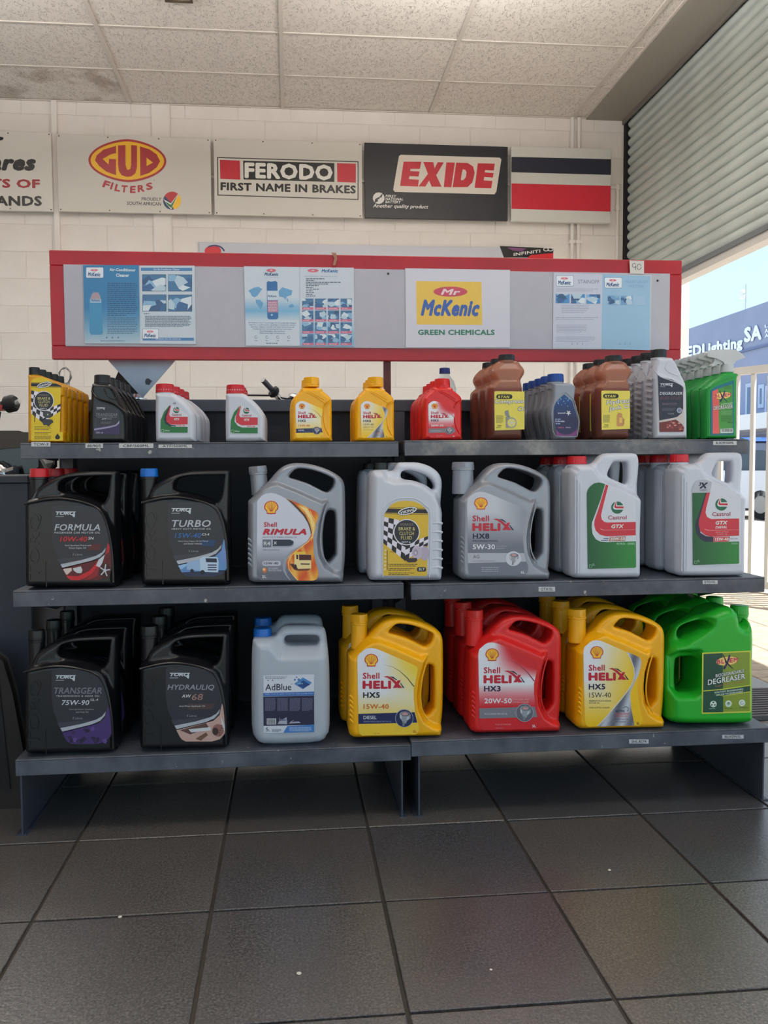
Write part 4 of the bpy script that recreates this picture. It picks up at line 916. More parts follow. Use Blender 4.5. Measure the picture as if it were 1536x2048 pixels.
def helix(p, q, kind):
    W0 = (226, 226, 232)
    inv = {}
    # colour along the sheet, evaluated in art coordinates through a small lookup
    pa, pb = q(0, 0), q(1000, 1000); kx, ky = 1000/(pb[0]-pa[0]), 1000/(pb[1]-pa[1])
    def g(x, y):
        u, v = (x-pa[0])*kx, (y-pa[1])*ky
        if kind == 'yd': return mixf(mixf(W0, (238, 196, 50), (v-950)/650), (240, 206, 60), max(0, (u-650)/700)*max(0, 1-(v-300)/900)*1.6)
        if kind == 'ya': return mixf(W0, (240, 190, 20), max((v-850)/900, (u-450+.25*(v-300))/900))
        if kind == 'r': return mixf(W0, (206, 30, 40), max((v-900)/450, (u-450)/500*max(.0, 1-(v-300)/500)*1.6))
        return mixf((196, 198, 208), (112, 116, 130), max((v-500)/700, (u-700)/900))
    p.poly([q(*t) for t in HL], g, 1, sub=4)
    pecten(p, q, 408, 345, 131)
    T = lambda s, x0, x1, y, h, c, **a: p.text(s, q(x0, y), q(x1, y-2), h*(q(0, 100)[1]-q(0, 0)[1])/100, c, **a)
    RD = (190, 28, 52); NV = (20, 26, 64)
    if kind in ('yd', 'r'): p.poly([q(*t) for t in stroke([(640, 425), (820, 465), (960, 550), (1100, 680), (1228, 845)], [2, 6, 12, 18, 24])], (120, 110, 70) if kind == 'yd' else (150, 60, 70), 2)
    T('Shell', 245, 565, 697, 118, RD, bold=.035); T('HELI', 240, 788, 889, 158, RD, bold=.08)
    sh = lambda L, c, z: p.poly([q(*t) for t in L], c, z)
    sh([(820, 870), (895, 868), (975, 722), (915, 724)], RD, 3); sh([(640, 652), (720, 640), (820, 690), (900, 760), (1005, 868), (915, 872), (860, 790), (800, 730), (720, 675)], RD, 4)
    sh([(740, 646), (830, 655), (905, 715), (890, 722), (820, 680)], NV, 3); sh([(955, 770), (970, 768), (1045, 868), (1018, 870)], NV, 5)
    if kind == 'yd':
        T('HX5', 250, 572, 1062, 108, (16, 16, 20), bold=.045); T('15W-40', 258, 745, 1275, 95, (206, 112, 34), bold=.035)
    if kind == 'ya':
        T('HX5', 245, 575, 1062, 108, NV, bold=.045); T('15W-40', 255, 690, 1218, 98, (30, 30, 34), bold=.0); T('PREMIUM MULTI-GRADE', 255, 695, 1298, 28, (40, 40, 40), bold=.01); T('MOTOR OIL', 255, 465, 1338, 28, (40, 40, 40), bold=.01); T('DIESEL & PETROL ENGINES', 255, 660, 1428, 26, (60, 60, 50))
    if kind == 'r':
        T('HX3', 250, 572, 1045, 108, NV, bold=.045); T('20W-50', 258, 790, 1272, 96, (226, 222, 226), bold=.035); sh(rect(810, 1170, 814, 1275), (220, 200, 204), 3); T('FOR DIESEL AND', 835, 1120, 1212, 26, (226, 180, 184)); T('PETROL ENGINES', 835, 1120, 1262, 26, (226, 180, 184))
    if kind == 's':
        T('HX8', 250, 570, 1045, 108, NV, bold=.045); T('PROFESSIONAL', 250, 745, 1105, 34, NV, bold=.015); T('5W-30', 250, 680, 1255, 100, (226, 226, 232), bold=.03); sh(rect(700, 1155, 704, 1260), (200, 200, 208), 3); T('FOR PETROL', 722, 920, 1205, 24, (176, 178, 190)); T('ENGINES', 722, 870, 1248, 24, (176, 178, 190))
        sh([(150, 1330), (1245, 1330), (1288, 1500), (155, 1530)], (176, 178, 188), 2); T('AG', 255, 380, 1438, 72, (70, 72, 84), bold=.005); T('FULLY SYNTHETIC MOTOR OIL', 255, 680, 1500, 22, (90, 92, 104)); piston(p, q, 1035, 1440, 140, (220, 222, 230), (200, 202, 212))
        p.lines(*q(420, 1610), q(760, 0)[0], 3, q(0, 38)[1]-q(0, 0)[1], (170, 172, 184)); T('5L', 1180, 1260, 1740, 48, (226, 226, 232), bold=.03)
    if kind in ('yd', 'r'):
        bc = (28, 36, 84) if kind == 'yd' else (124, 122, 132)
        sh([(158, 1368), (1240, 1335), (1292, 1535), (162, 1562)], bc, 2); piston(p, q, 1040, 1450, 165, (170, 178, 200), (34, 42, 84) if kind == 'yd' else (100, 98, 106))
        if kind == 'yd': T('DIESEL', 258, 508, 1470, 66, (226, 228, 236), bold=-.002); T('PREMIUM MULTI-GRADE MOTOR OIL', 260, 795, 1530, 28, (150, 158, 190)); T('API CF-4', 460, 575, 1755, 20, (150, 100, 30)); T('5L', 1210, 1278, 1732, 50, (196, 60, 30), bold=.03)
        else: T('MULTI-GRADE MOTOR OIL', 258, 705, 1490, 30, (210, 210, 216)); T('5L', 1190, 1260, 1732, 50, (226, 222, 226), bold=.03); T('FUEL ECONOMY', 480, 780, 1690, 26, (220, 150, 154)); T('API SL/CF', 480, 620, 1755, 20, (220, 150, 154))
    if kind == 'ya':
        G = lambda x, y: (150, 152, 160)
        def g2(x, y):
            v = (y-pa[1])*ky; u = (x-pa[0])*kx; k = .5+.5*math.sin(u*.018+v*.006); return mixf((92, 94, 108), (196, 198, 206), k)
        sh2 = [(1010, 330), (1120, 372), (1240, 425), (1298, 490), (1285, 620), (1230, 800), (1150, 950), (1085, 1090), (1075, 1200), (1100, 1450), (1150, 1700), (1160, 1762), (430, 1782), (640, 1560), (900, 1260), (1060, 1060), (1150, 900), (1170, 760), (1140, 600), (1080, 470)]
        p.poly([q(*t) for t in sh2], g2, 2, sub=3); sh(stroke([(1010, 335), (1090, 470), (1150, 640), (1160, 800), (1090, 990), (900, 1240), (640, 1540), (420, 1780)], 14), (216, 216, 222), 3)
        T('ACTIVE', 780, 960, 1505, 44, NV, z=4, bold=.03); T('CLEANSING', 780, 1060, 1555, 40, (206, 60, 50), z=4, bold=.0); T('TECHNOLOGY', 780, 1040, 1598, 32, (206, 60, 50), z=4)
        sh(stroke(circ(985, 1440, 50, 45, a0=-150, a1=60), 10), NV, 4); T('PROTECTION FOR', 780, 1040, 1655, 24, (50, 54, 90), z=4); T('YOUR ENGINE', 780, 990, 1700, 24, (50, 54, 90), z=4); T('5L', 1205, 1265, 1745, 50, (40, 40, 30), bold=.03, z=4)
def torq_logo(p, q, x0, y0, w_, c=(200, 206, 214)):
    h = w_*.2; T = lambda s, a, b, y, hh, **k: p.text(s, q(a, y), q(b, y), hh*(q(0, 100)[1]-q(0, 0)[1])/100, c, **k)
    T('TORQ', x0+w_*.02, x0+w_*.95, y0+h, h, bold=.05, shear=.3, space=.9)
    p.poly([q(*t) for t in [(x0, y0), (x0+w_*.99, y0), (x0+w_*.98, y0+h*.2), (x0+w_*.01, y0+h*.2)]], c, 3); p.poly([q(*t) for t in [(x0+w_*.86, y0+h*.6), (x0+w_*.96, y0+h*.6), (x0+w_*.93, y0+h*1.5), (x0+w_*.83, y0+h*1.15)]], c, 3)
    p.poly([q(*t) for t in [(x0, y0+h*1.15), (x0+w_*.42, y0+h*1.15), (x0+w_*.4, y0+h*1.35), (x0, y0+h*1.35)]], tuple(v*.75 for v in c), 3)
TL = [(130, 386), (165, 352), (200, 346), (500, 338), (800, 350), (1010, 388), (1080, 440), (1150, 560), (1215, 760), (1260, 1000), (1276, 1136), (1276, 1573), (1240, 1650), (1167, 1730), (1011, 1776), (511, 1776), (440, 1740), (400, 1690), (165, 1167), (130, 900)]
def torq(p, q, kind):
    p.poly([q(*t) for t in TL], (44, 45, 54), 1)
    T = lambda s, x0, x1, y, h, c, **a: p.text(s, q(x0, y), q(x1, y), h*(q(0, 100)[1]-q(0, 0)[1])/100, c, **a)
    sh = lambda L, c, z=2: p.poly([q(*t) for t in L], c, z)
    torq_logo(p, q, 205, 458, 390); S = (186, 190, 200)
    pic_ = {'f': (96, 18, 24), 't': (96, 142, 196), 'g': (70, 48, 110), 'h': (196, 160, 150)}[kind]
    region = [(285, 1470), (330, 1560), (1040, 1380), (1160, 1270), (1205, 1050), (1250, 1130), (1276, 1350), (1270, 1600), (1240, 1650), (1167, 1730), (1011, 1776), (511, 1776), (440, 1740), (400, 1690)]
    sh(region, pic_, 2)
    if kind == 'f':
        sh([(1205, 1050), (1240, 1130), (1230, 1240), (1160, 1290)], (176, 30, 36), 3); sh([(300, 1420), (760, 1370), (700, 1400), (290, 1450)], (110, 28, 34), 2)
        sh([(410, 1690), (640, 1700), (850, 1600), (960, 1480), (1030, 1385), (1000, 1380), (1030, 1380), (1010, 1500), (900, 1650), (760, 1740), (650, 1776), (511, 1776), (440, 1740)], (200, 30, 40), 4)
        sh([(1030, 1385), (1150, 1285), (1100, 1450), (1050, 1530), (980, 1500)], (206, 206, 214), 4); sh([(1000, 1500), (1050, 1530), (1000, 1700), (860, 1760), (760, 1776), (900, 1650)], (150, 26, 34), 3)
        sh([(345, 1560), (510, 1540), (520, 1590), (430, 1670), (400, 1660)], (216, 196, 190), 4); sh([(535, 1550), (690, 1510), (720, 1580), (700, 1640), (620, 1640), (560, 1600)], (206, 206, 210), 4)
        sh(circ(1150, 1600, 115, 150), (60, 12, 18), 4); 
        for a in range(5):
            t = math.radians(a*72-80); sh(stroke([(1150, 1590), (1150+100*math.cos(t), 1590+120*math.sin(t))], 22), (200, 204, 210), 5)
        sh(circ(1150, 1590, 30), (200, 204, 210), 6)
        T('FORMULA', 182, 1058, 825, 125, S, bold=.02, shear=.22, space=1.02); T('PASSENGER CAR MOTOR OIL', 178, 1056, 882, 34, (206, 208, 214), bold=.01, shear=.22, space=1.2)
        sh(rect(270, 930, 820, 1040), (70, 32, 38), 2); T('10W-40', 288, 812, 1035, 95, (206, 40, 48), bold=.015, shear=.2); T('SN', 830, 938, 998, 52, W_, bold=.015, shear=.15)
        sh([(880, 1080), (1080, 1085), (1045, 1215), (800, 1200)], (90, 34, 40), 2); T('Semi Synthetic Petrol and', 384, 882, 1130, 36, (200, 200, 204), bold=.01); T('Diesel Engine Oil', 462, 788, 1180, 36, (200, 200, 204), bold=.01)
    if kind == 't':
        sh([(330, 1560), (600, 1500), (500, 1560), (380, 1640)], (150, 190, 230), 3); sh([(1140, 1300), (1230, 1180), (1270, 1400), (1270, 1500), (1150, 1500)], (110, 140, 200), 3); sh([(400, 1690), (1270, 1660), (1240, 1650), (1167, 1730), (1011, 1776), (511, 1776), (440, 1740)], (36, 48, 78), 3)
        sh([(500, 1490), (760, 1430), (760, 1660), (500, 1640)], (150, 180, 216), 4); sh([(750, 1420), (830, 1390), (1090, 1400), (1110, 1500), (1100, 1690), (760, 1680)], (186, 206, 230), 5); sh([(860, 1420), (1070, 1425), (1080, 1500), (870, 1495)], (24, 34, 60), 6)
        for i in range(3): sh(rect(900, 1540+i*45, 1070, 1562+i*45), (40, 54, 90), 6)
        sh(circ(800, 1690, 45), (20, 26, 44), 6); sh(circ(600, 1660, 35), (20, 26, 44), 6)
        T('TURBO', 215, 960, 820, 135, S, bold=.02, shear=.22); T('HEAVY DUTY MOTOR OIL', 205, 965, 872, 32, (206, 208, 214), bold=.01, shear=.22, space=1.2)
        T('15W-40', 265, 775, 1030, 95, (44, 104, 172), bold=.015, shear=.2); T('CI-4', 790, 930, 985, 48, W_, bold=.01, shear=.15)
        sh([(760, 1070), (1060, 1070), (1010, 1195), (760, 1180)], (26, 62, 104), 2); T('Heavy Duty Engine Oil for Petrol', 330, 905, 1110, 32, (200, 200, 204), bold=.01); T('and Diesel Vehicles', 440, 790, 1155, 32, (200, 200, 204), bold=.01)
    if kind == 'g':
        rr = random.Random(5)
        for i in range(14): cx, cy = rr.uniform(480, 1200), rr.uniform(1450, 1740); p.clip = None; sh([(cx+rr.uniform(30, 70)*math.cos(k), cy+rr.uniform(30, 60)*math.sin(k)) for k in (0, 1.2, 2.4, 3.7, 5)], ((44, 30, 70), (34, 26, 50), (96, 72, 140), (54, 40, 84))[i % 4], 3)
        T('TRANSGEAR', 175, 1090, 815, 122, (120, 122, 132), bold=.02, shear=.22); T('TRANSMISSION & GEAR OIL', 215, 1050, 872, 32, (196, 198, 204), bold=.01, shear=.22, space=1.2)
        T('75W-90', 320, 850, 1030, 95, (206, 210, 216), bold=.015, shear=.2); T('GL-4', 870, 1020, 950, 46, W_, bold=.0, shear=.2); T('Semi Synthetic Gearbox', 462, 940, 1130, 32, (170, 170, 176)); T('and Axle Oil', 595, 830, 1180, 32, (170, 170, 176))
    if kind == 'h':
        sh([(400, 1560), (900, 1420), (950, 1500), (600, 1640)], (90, 62, 58), 3); sh([(560, 1540), (980, 1500), (1000, 1560), (620, 1600)], (206, 206, 210), 4); sh(circ(1130, 1560, 110, 120), (150, 100, 92), 4); sh(circ(1080, 1580, 60, 70), (60, 40, 40), 5); sh([(1190, 1300), (1240, 1420), (1276, 1500), (1276, 1600), (1200, 1500)], (206, 202, 206), 3)
        for i in range(5): sh(circ(1180+20*math.cos(i), 1470+i*45, 14), (100, 66, 60), 6)
        sh([(700, 1720), (900, 1600), (940, 1650), (800, 1760)], (110, 80, 60), 4)
        T('HYDRAULIQ', 160, 1060, 800, 115, (150, 152, 160), bold=.02, shear=.22); sh(rect(430, 832, 870, 836), (100, 100, 108), 3); T('AW', 435, 615, 935, 62, W_, bold=.015, shear=.2); T('68', 625, 845, 985, 125, (150, 116, 106), bold=.02, shear=.15)
        sh([(560, 1050), (1070, 1050), (1020, 1160), (560, 1160)], (74, 54, 54), 2); T('Anti-Wear Hydraulic Oil', 385, 880, 1120, 38, (200, 200, 204), bold=.01)
    T('5 Litres', 530, 722, 1303, 42, (150, 152, 160), bold=.005, shear=.15)
    sh([(230, 1370), (1000, 1300), (1110, 1240), (1000, 1330), (280, 1460)], (60, 60, 70), 3)
    sh([(295, 1470), (700, 1390), (980, 1310), (1100, 1240), (1170, 1150), (1150, 1230), (1060, 1330), (900, 1400), (620, 1470), (335, 1540)], (176, 180, 190), 5)
def roundel(p, q, cx, cy, r, z=3):
    sh = lambda L, c, zz: p.poly([q(cx+x*r/132, cy+y*r/132) for x, y in L], c, zz)
    sh(circ(0, 0, 132), (16, 100, 70), z); sh([(-40, -135), (-10, -135), (-10, -45), (132, -45), (132, 45), (-40, 45), (-78, 30), (-92, 0), (-85, -30)], (222, 222, 228), z+1); sh([(-30, -125), (-15, -128), (-30, -50), (-22, -25), (132, -25), (132, 18), (-30, 18), (-58, 5), (-68, -20)], (196, 36, 56), z+2)
def castrol(p, q, diesel=False):
    T = lambda s, x0, x1, y, h, c, **a: p.text(s, q(x0, y), q(x1, y-6), h*(q(0, 100)[1]-q(0, 0)[1])/100, c, **a)
    sh = lambda L, c, z=2, **k: p.poly([q(*t) for t in L], c, z, **k)
    G1, G2 = (20, 84, 50), (40, 130, 56)
    pa, pb = q(0, 0), q(1000, 1000)
    g = lambda x, y: mixf(G1, G2, max(0, ((x-pa[0])/(pb[0]-pa[0])*1000-150)/900))
    L = [(142, 320), (165, 240), (220, 165), (300, 105), (400, 85), (480, 100), (600, 140), (1000, 330), (1180, 430), (1200, 480), (1200, 1920), (1180, 1940), (190, 1952), (165, 1935), (150, 1000)]
    sh(L, (208, 210, 220), 1)
    if not diesel:
        sh([(142, 320), (165, 240), (220, 165), (300, 105), (400, 85), (480, 100), (540, 122), (430, 480), (300, 830), (255, 950), (250, 1060), (270, 1200), (340, 1310), (440, 1360), (560, 1370), (1200, 1352), (1205, 1900), (1180, 1925), (190, 1948), (165, 1935), (150, 1000)], g, 2, sub=3)
        sh([(553, 130), (608, 150), (470, 690), (450, 800), (465, 880), (520, 935), (590, 948), (1197, 935), (1197, 1222), (560, 1245), (430, 1210), (335, 1120), (302, 1000), (310, 900), (400, 640)], (200, 42, 60), 3)
        T('GTX', 672, 940, 1075, 85, W_, bold=.05, shear=.25); sh([(420, 1075), (520, 1108), (1190, 1096), (1190, 1102), (510, 1116), (450, 1100)], (232, 160, 160), 4); T('HELPS EXTEND', 675, 960, 1165, 32, (226, 150, 156)); T('ENGINE LIFE', 695, 930, 1212, 32, (226, 150, 156))
        sh([(640, 1255), (985, 1245), (965, 1345), (618, 1352)], (176, 116, 100), 3); T('20W-50', 645, 965, 1335, 66, W_, z=4, bold=.04, shear=.05); sh([(505, 1285), (615, 1282), (608, 1298), (500, 1300)], (60, 70, 110), 3); sh([(445, 1328), (605, 1320), (600, 1336), (440, 1340)], (60, 70, 110), 3)
        T('PETROL · DIESEL', 785, 1180, 1428, 42, (170, 214, 180), bold=.02, shear=.1)
    else:
        sh([(150, 390), (440, 388), (340, 700), (240, 980), (215, 1100), (235, 1250), (310, 1370), (420, 1440), (600, 1452), (1160, 1438), (1162, 1900), (1140, 1918), (190, 1948), (165, 1935)], g, 2, sub=3)
        sh([(142, 350), (165, 240), (220, 165), (300, 115), (400, 100), (500, 125), (575, 160), (535, 385), (150, 388)], (178, 180, 192), 2)
        sh([(440, 388), (470, 388), (330, 900), (290, 1050), (330, 1250), (440, 1320), (610, 1340), (600, 1450), (420, 1440), (310, 1370), (235, 1250), (215, 1100), (240, 980), (340, 700)], (30, 34, 62), 3)
        sh([(462, 388), (535, 382), (450, 720), (438, 820), (470, 910), (560, 955), (1160, 942), (1160, 1312), (560, 1335), (430, 1300), (330, 1220), (290, 1090), (295, 980), (380, 680)], (200, 42, 60), 4)
        T('3', 292, 345, 240, 75, (24, 28, 54), z=4, bold=.04, shear=.2); T('X', 305, 488, 300, 130, (24, 28, 54), z=4, bold=.08, shear=.3); T('CLEAN', 310, 460, 350, 34, (60, 64, 90), z=4)
        T('GTX', 650, 912, 1078, 82, W_, z=5, bold=.05, shear=.25); T('DIESEL', 648, 905, 1160, 52, W_, z=5, bold=.035, shear=.2); sh([(400, 1165), (510, 1195), (1150, 1182), (1150, 1188), (500, 1204), (430, 1185)], (232, 160, 160), 5); T('HELPS EXTEND', 655, 935, 1252, 30, (226, 150, 156), z=5); T('ENGINE LIFE', 680, 905, 1298, 30, (226, 150, 156), z=5)
        sh([(625, 1340), (960, 1332), (935, 1440), (598, 1448)], (206, 70, 80), 5); T('15W-40', 640, 935, 1425, 66, W_, z=6, bold=.04, shear=.05); sh([(965, 1330), (1160, 1325), (1160, 1435), (945, 1440)], (208, 210, 220), 4); T('API CI-4/SL', 975, 1135, 1392, 26, (40, 44, 70), z=5); T('DIESEL', 995, 1140, 1500, 34, (160, 200, 170), bold=.02)
    roundel(p, q, 800 if not diesel else 780, 625 if not diesel else 640, 132); T('Castrol', 602 if not diesel else 582, 1000 if not diesel else 972, 885 if not diesel else 893, 88, (164, 32, 64), bold=.02)
    if not diesel: sh([(640, 1258), (640, 1258), (642, 1260)], (176, 116, 100), 3)
    sh(stroke([(195, 1860), (248, 1860), (248, 1915), (195, 1915), (195, 1860)], 8), (160, 200, 176), 4); T('5L', 262, 318, 1882, 48, (160, 200, 176), bold=.0)
def viking(p, q, big=True):
    T = lambda s, x0, x1, y, h, c, **a: p.text(s, q(x0, y), q(x1, y), h*(q(0, 100)[1]-q(0, 0)[1])/100, c, **a)
    sh = lambda L, c, z=2, **k: p.poly([q(*t) for t in L], c, z, **k)
    Y_ = (216, 178, 50) if big else (222, 190, 20)
    A = [(60, 1915), (95, 640), (110, 430), (180, 320), (280, 200), (420, 135), (620, 112), (820, 130), (980, 200), (1090, 300), (1150, 400), (1170, 480), (1130, 1925)]
    sh(A, Y_, 1); cl = p.clip; p.clip = [q(*t) for t in A] if big else cl
    sh([(0, 298), (1300, 325), (1300, 425), (0, 400)], (26, 24, 36), 2); sh([(0, 268), (1300, 296), (1300, 304), (0, 276)], (26, 24, 36), 2); sh([(0, 420), (1300, 448), (1300, 458), (0, 430)], (26, 24, 36), 2)
    def check(TLc, TRc, BRc, BLc, n, m, ph=0):
        def P_(u, v): return tuple((1-u)*(1-v)*a+u*(1-v)*b+u*v*c+(1-u)*v*d for a, b, c, d in zip(TLc, TRc, BRc, BLc))
        for i in range(n):
            for j in range(m): sh([P_(i/n, j/m), P_((i+1)/n, j/m), P_((i+1)/n, (j+1)/m), P_(i/n, (j+1)/m)], (26, 24, 36) if (i+j+ph) % 2 else (226, 218, 232), 2)
    check((80, 500), (720, 640), (600, 1560), (60, 1120), 5, 6); check((620, 1160), (1170, 960), (1150, 1190), (590, 1570), 5, 3, 1)
    sh(circ(640, 870, 315), (232, 228, 236), 4); sh(circ(640, 870, 295), (34, 36, 48), 5); p.clip = cl
    sh(circ(658, 360, 245, 92, rot=-14), (24, 22, 34), 4); sh(circ(658, 360, 232, 84, rot=-14), (228, 228, 236), 5); sh(circ(658, 360, 205, 62, rot=-14), (24, 22, 34), 6)
    p.text('VIKING', q(490, 448), q(825, 355), 72*(q(0, 100)[1]-q(0, 0)[1])/100, W_, z=7, bold=.04, shear=.1)
    T('HYDRAULIC', 482, 805, 712, 55, (150, 136, 120), z=7, bold=.0); yl = (222, 208, 130)
    T('BRAKE &', 450, 842, 830, 82, yl, z=7, bold=.0); T('CLUTCH', 465, 815, 940, 82, yl, z=7, bold=.0); T('FLUID', 505, 768, 1048, 82, yl, z=7, bold=.0); T('DOT 4', 520, 728, 1138, 48, (206, 206, 214), z=7, bold=.04)
    if big:
        sh(circ(890, 1360, 125, 165), (190, 176, 196), 5); sh(circ(860, 1360, 55, 80), (160, 146, 170), 6); sh(circ(1070, 1380, 110, 175), (180, 166, 186), 4); sh(circ(855, 1370, 25, 35), (210, 200, 214), 7)
        sh([(605, 1540), (640, 1500), (880, 1490), (900, 1540), (860, 1590), (680, 1600)], (44, 38, 50), 7)
        for i in range(6): sh(circ(130-i*2, 1310+i*90, 26), (226, 206, 160), 3)
        sh(rect(165, 1300, 185, 1780), (120, 96, 50), 3); p.lines(*q(250, 1340), q(350, 0)[0], 1, 1, (60, 50, 40), h=1.2)
        for y, n in ((1640, 2), (1740, 2), (1845, 2)): p.lines(*q(205, y), q(960 if y < 1700 else 880, 0)[0], n, 3.1, (70, 58, 36), h=1.3, seed=y)
        sh([q_ for q_ in rrect(890, 1712, 1108, 1820, 40)], (26, 24, 30), 4); T('5LT', 930, 1078, 1792, 60, W_, z=5, bold=.03)
def blixem_logo(p, q, cx, cy, w_):
    s = w_/570; P_ = lambda L: [q(cx+x*s, cy+y*s) for x, y in L]
    p.poly([q(*t) for t in circ(cx+5*s, cy, 285*s, 118*s, rot=-7)], (30, 32, 50), 3); p.poly([q(*t) for t in circ(cx, cy, 280*s, 112*s, rot=-7)], (238, 200, 110), 4)
    h = (q(0, 100)[1]-q(0, 0)[1])/100
    for ch, x0, x1, y in (('B', -265, -170, 80), ('L', -150, -75, 70), ('I', -60, -30, 60), ('E', 55, 150, 45), ('M', 165, 265, 30)): p.text(ch, q(cx+x0*s, cy+y*s), q(cx+x1*s, cy+(y-8)*s), 115*s*h, (196, 60, 100), z=5, bold=.05)
    p.poly(P_([(-115, -165), (-95, -165), (-10, 15), (150, 190), (175, 215), (140, 200), (-30, 60)]), (26, 26, 44), 6); p.poly(P_([(45, -160), (75, -160), (80, -120), (20, 60), (-60, 215), (-110, 190), (-20, 40)]), (38, 38, 84), 7)
def blix5(p, q):
    T = lambda s, x0, x1, y, h, c, dy=0, **a: p.text(s, q(x0, y), q(x1, y+dy), h*(q(0, 100)[1]-q(0, 0)[1])/100, c, **a)
    sh = lambda L, c, z=2, **k: p.poly([q(*t) for t in L], c, z, **k)
    sh([(178, 140), (1425, 85), (1430, 1640), (1400, 1670), (180, 1705), (165, 1690)], (200, 204, 70), 1); sh([(215, 172), (1392, 118), (1402, 1635), (195, 1668)], (130, 150, 48), 2); sh([(215, 172), (700, 150), (715, 1660), (195, 1668)], (26, 74, 56), 3)
    sh([(205, 1110), (720, 1060), (1400, 960), (1402, 1145), (1000, 1210), (720, 1250), (205, 1165)], (200, 204, 70), 4); sh([(205, 1130), (720, 1085), (1400, 985), (1402, 1125), (720, 1235), (205, 1180)], (26, 74, 56), 5)
    blixem_logo(p, q, 815, 350, 570)
    T('BIODEGRADABLE', 515, 1245, 775, 88, W_, dy=-135, z=8, bold=.02, outline=((30, 60, 60), .5)); T('DEGREASER', 315, 1270, 968, 140, W_, dy=-165, z=10, bold=.03, outline=((30, 60, 60), .6)); T('Tough! Works on all surfaces', 500, 1275, 1030, 55, (196, 120, 100), dy=-130, z=8, shear=.2)
    T('NON-TOXIC BIODEGRADABLE', 488, 1220, 1180, 45, (220, 236, 226), dy=-90, z=8, bold=.02); T('SAFE FOR THE ENVIRONMENT', 525, 1225, 1245, 45, (220, 236, 226), dy=-90, z=8, bold=.02)
    for x, y in ((458, 1450), (845, 1440), (1190, 1422)): sh(circ(x, y, 84), (214, 226, 214), 8)
    for a in (30, 150, 270): t = math.radians(a); sh(circ(458+45*math.cos(t), 1450+45*math.sin(t), 24, 18), (24, 50, 40), 9)
    sh(circ(845, 1440, 45), (150, 170, 150), 9); sh(circ(845, 1420, 14), (20, 30, 30), 10); sh(stroke(circ(1190, 1422, 40, a0=0, a1=300), 14), (130, 150, 140), 9)
    for x, y in ((345, 1560), (740, 1550), (1125, 1535)): p.lines(*q(x, y), q(x+220, 0)[0], 1, 1, (60, 90, 60) if x > 500 else (170, 190, 170), h=1.2, z=8)
def blixs(p, q):
    T = lambda s, x0, x1, y, h, c, dy=0, **a: p.text(s, q(x0, y), q(x1, y+dy), h*(q(0, 100)[1]-q(0, 0)[1])/100, c, **a)
    sh = lambda L, c, z=2, **k: p.poly([q(*t) for t in L], c, z, **k)
    sh([(775, 860), (870, 790), (1180, 680), (1222, 672), (1222, 1720), (775, 1725)], (20, 110, 130), 1); sh([(810, 880), (915, 830), (1195, 740), (1198, 1685), (815, 1690)], (70, 148, 60), 2); sh([(810, 880), (915, 830), (940, 1100), (930, 1400), (945, 1685), (815, 1690)], (222, 92, 88), 3)
    blixem_logo(p, q, 1008, 960, 330); T('WATER BASED', 970, 1195, 1145, 28, (200, 220, 200), dy=-30, z=8, bold=.02); T('DEGREASER', 828, 1198, 1240, 75, W_, dy=-38, z=8, bold=.02, outline=((20, 60, 40), .4))
    p.lines(*q(1040, 770), q(1190, 0)[0], 4, 2, (50, 110, 50), h=.9); p.lines(*q(975, 1250), q(1190, 0)[0], 5, 2, (120, 170, 120), h=.8); p.lines(*q(975, 1340), q(1190, 0)[0], 7, 1.9, (40, 104, 44), h=.8); T('500 ml', 1105, 1205, 1490, 26, (20, 60, 30), z=5, bold=.02)
    sh([(962, 1600), (1205, 1592), (1205, 1675), (962, 1680)], (206, 210, 210), 5); rr = random.Random(3); x = 985
    while x < 1180: w_ = rr.uniform(4, 14); sh(rect(x, 1602, x+w_, 1655), (50, 54, 60), 6); x += w_+rr.uniform(5, 12)
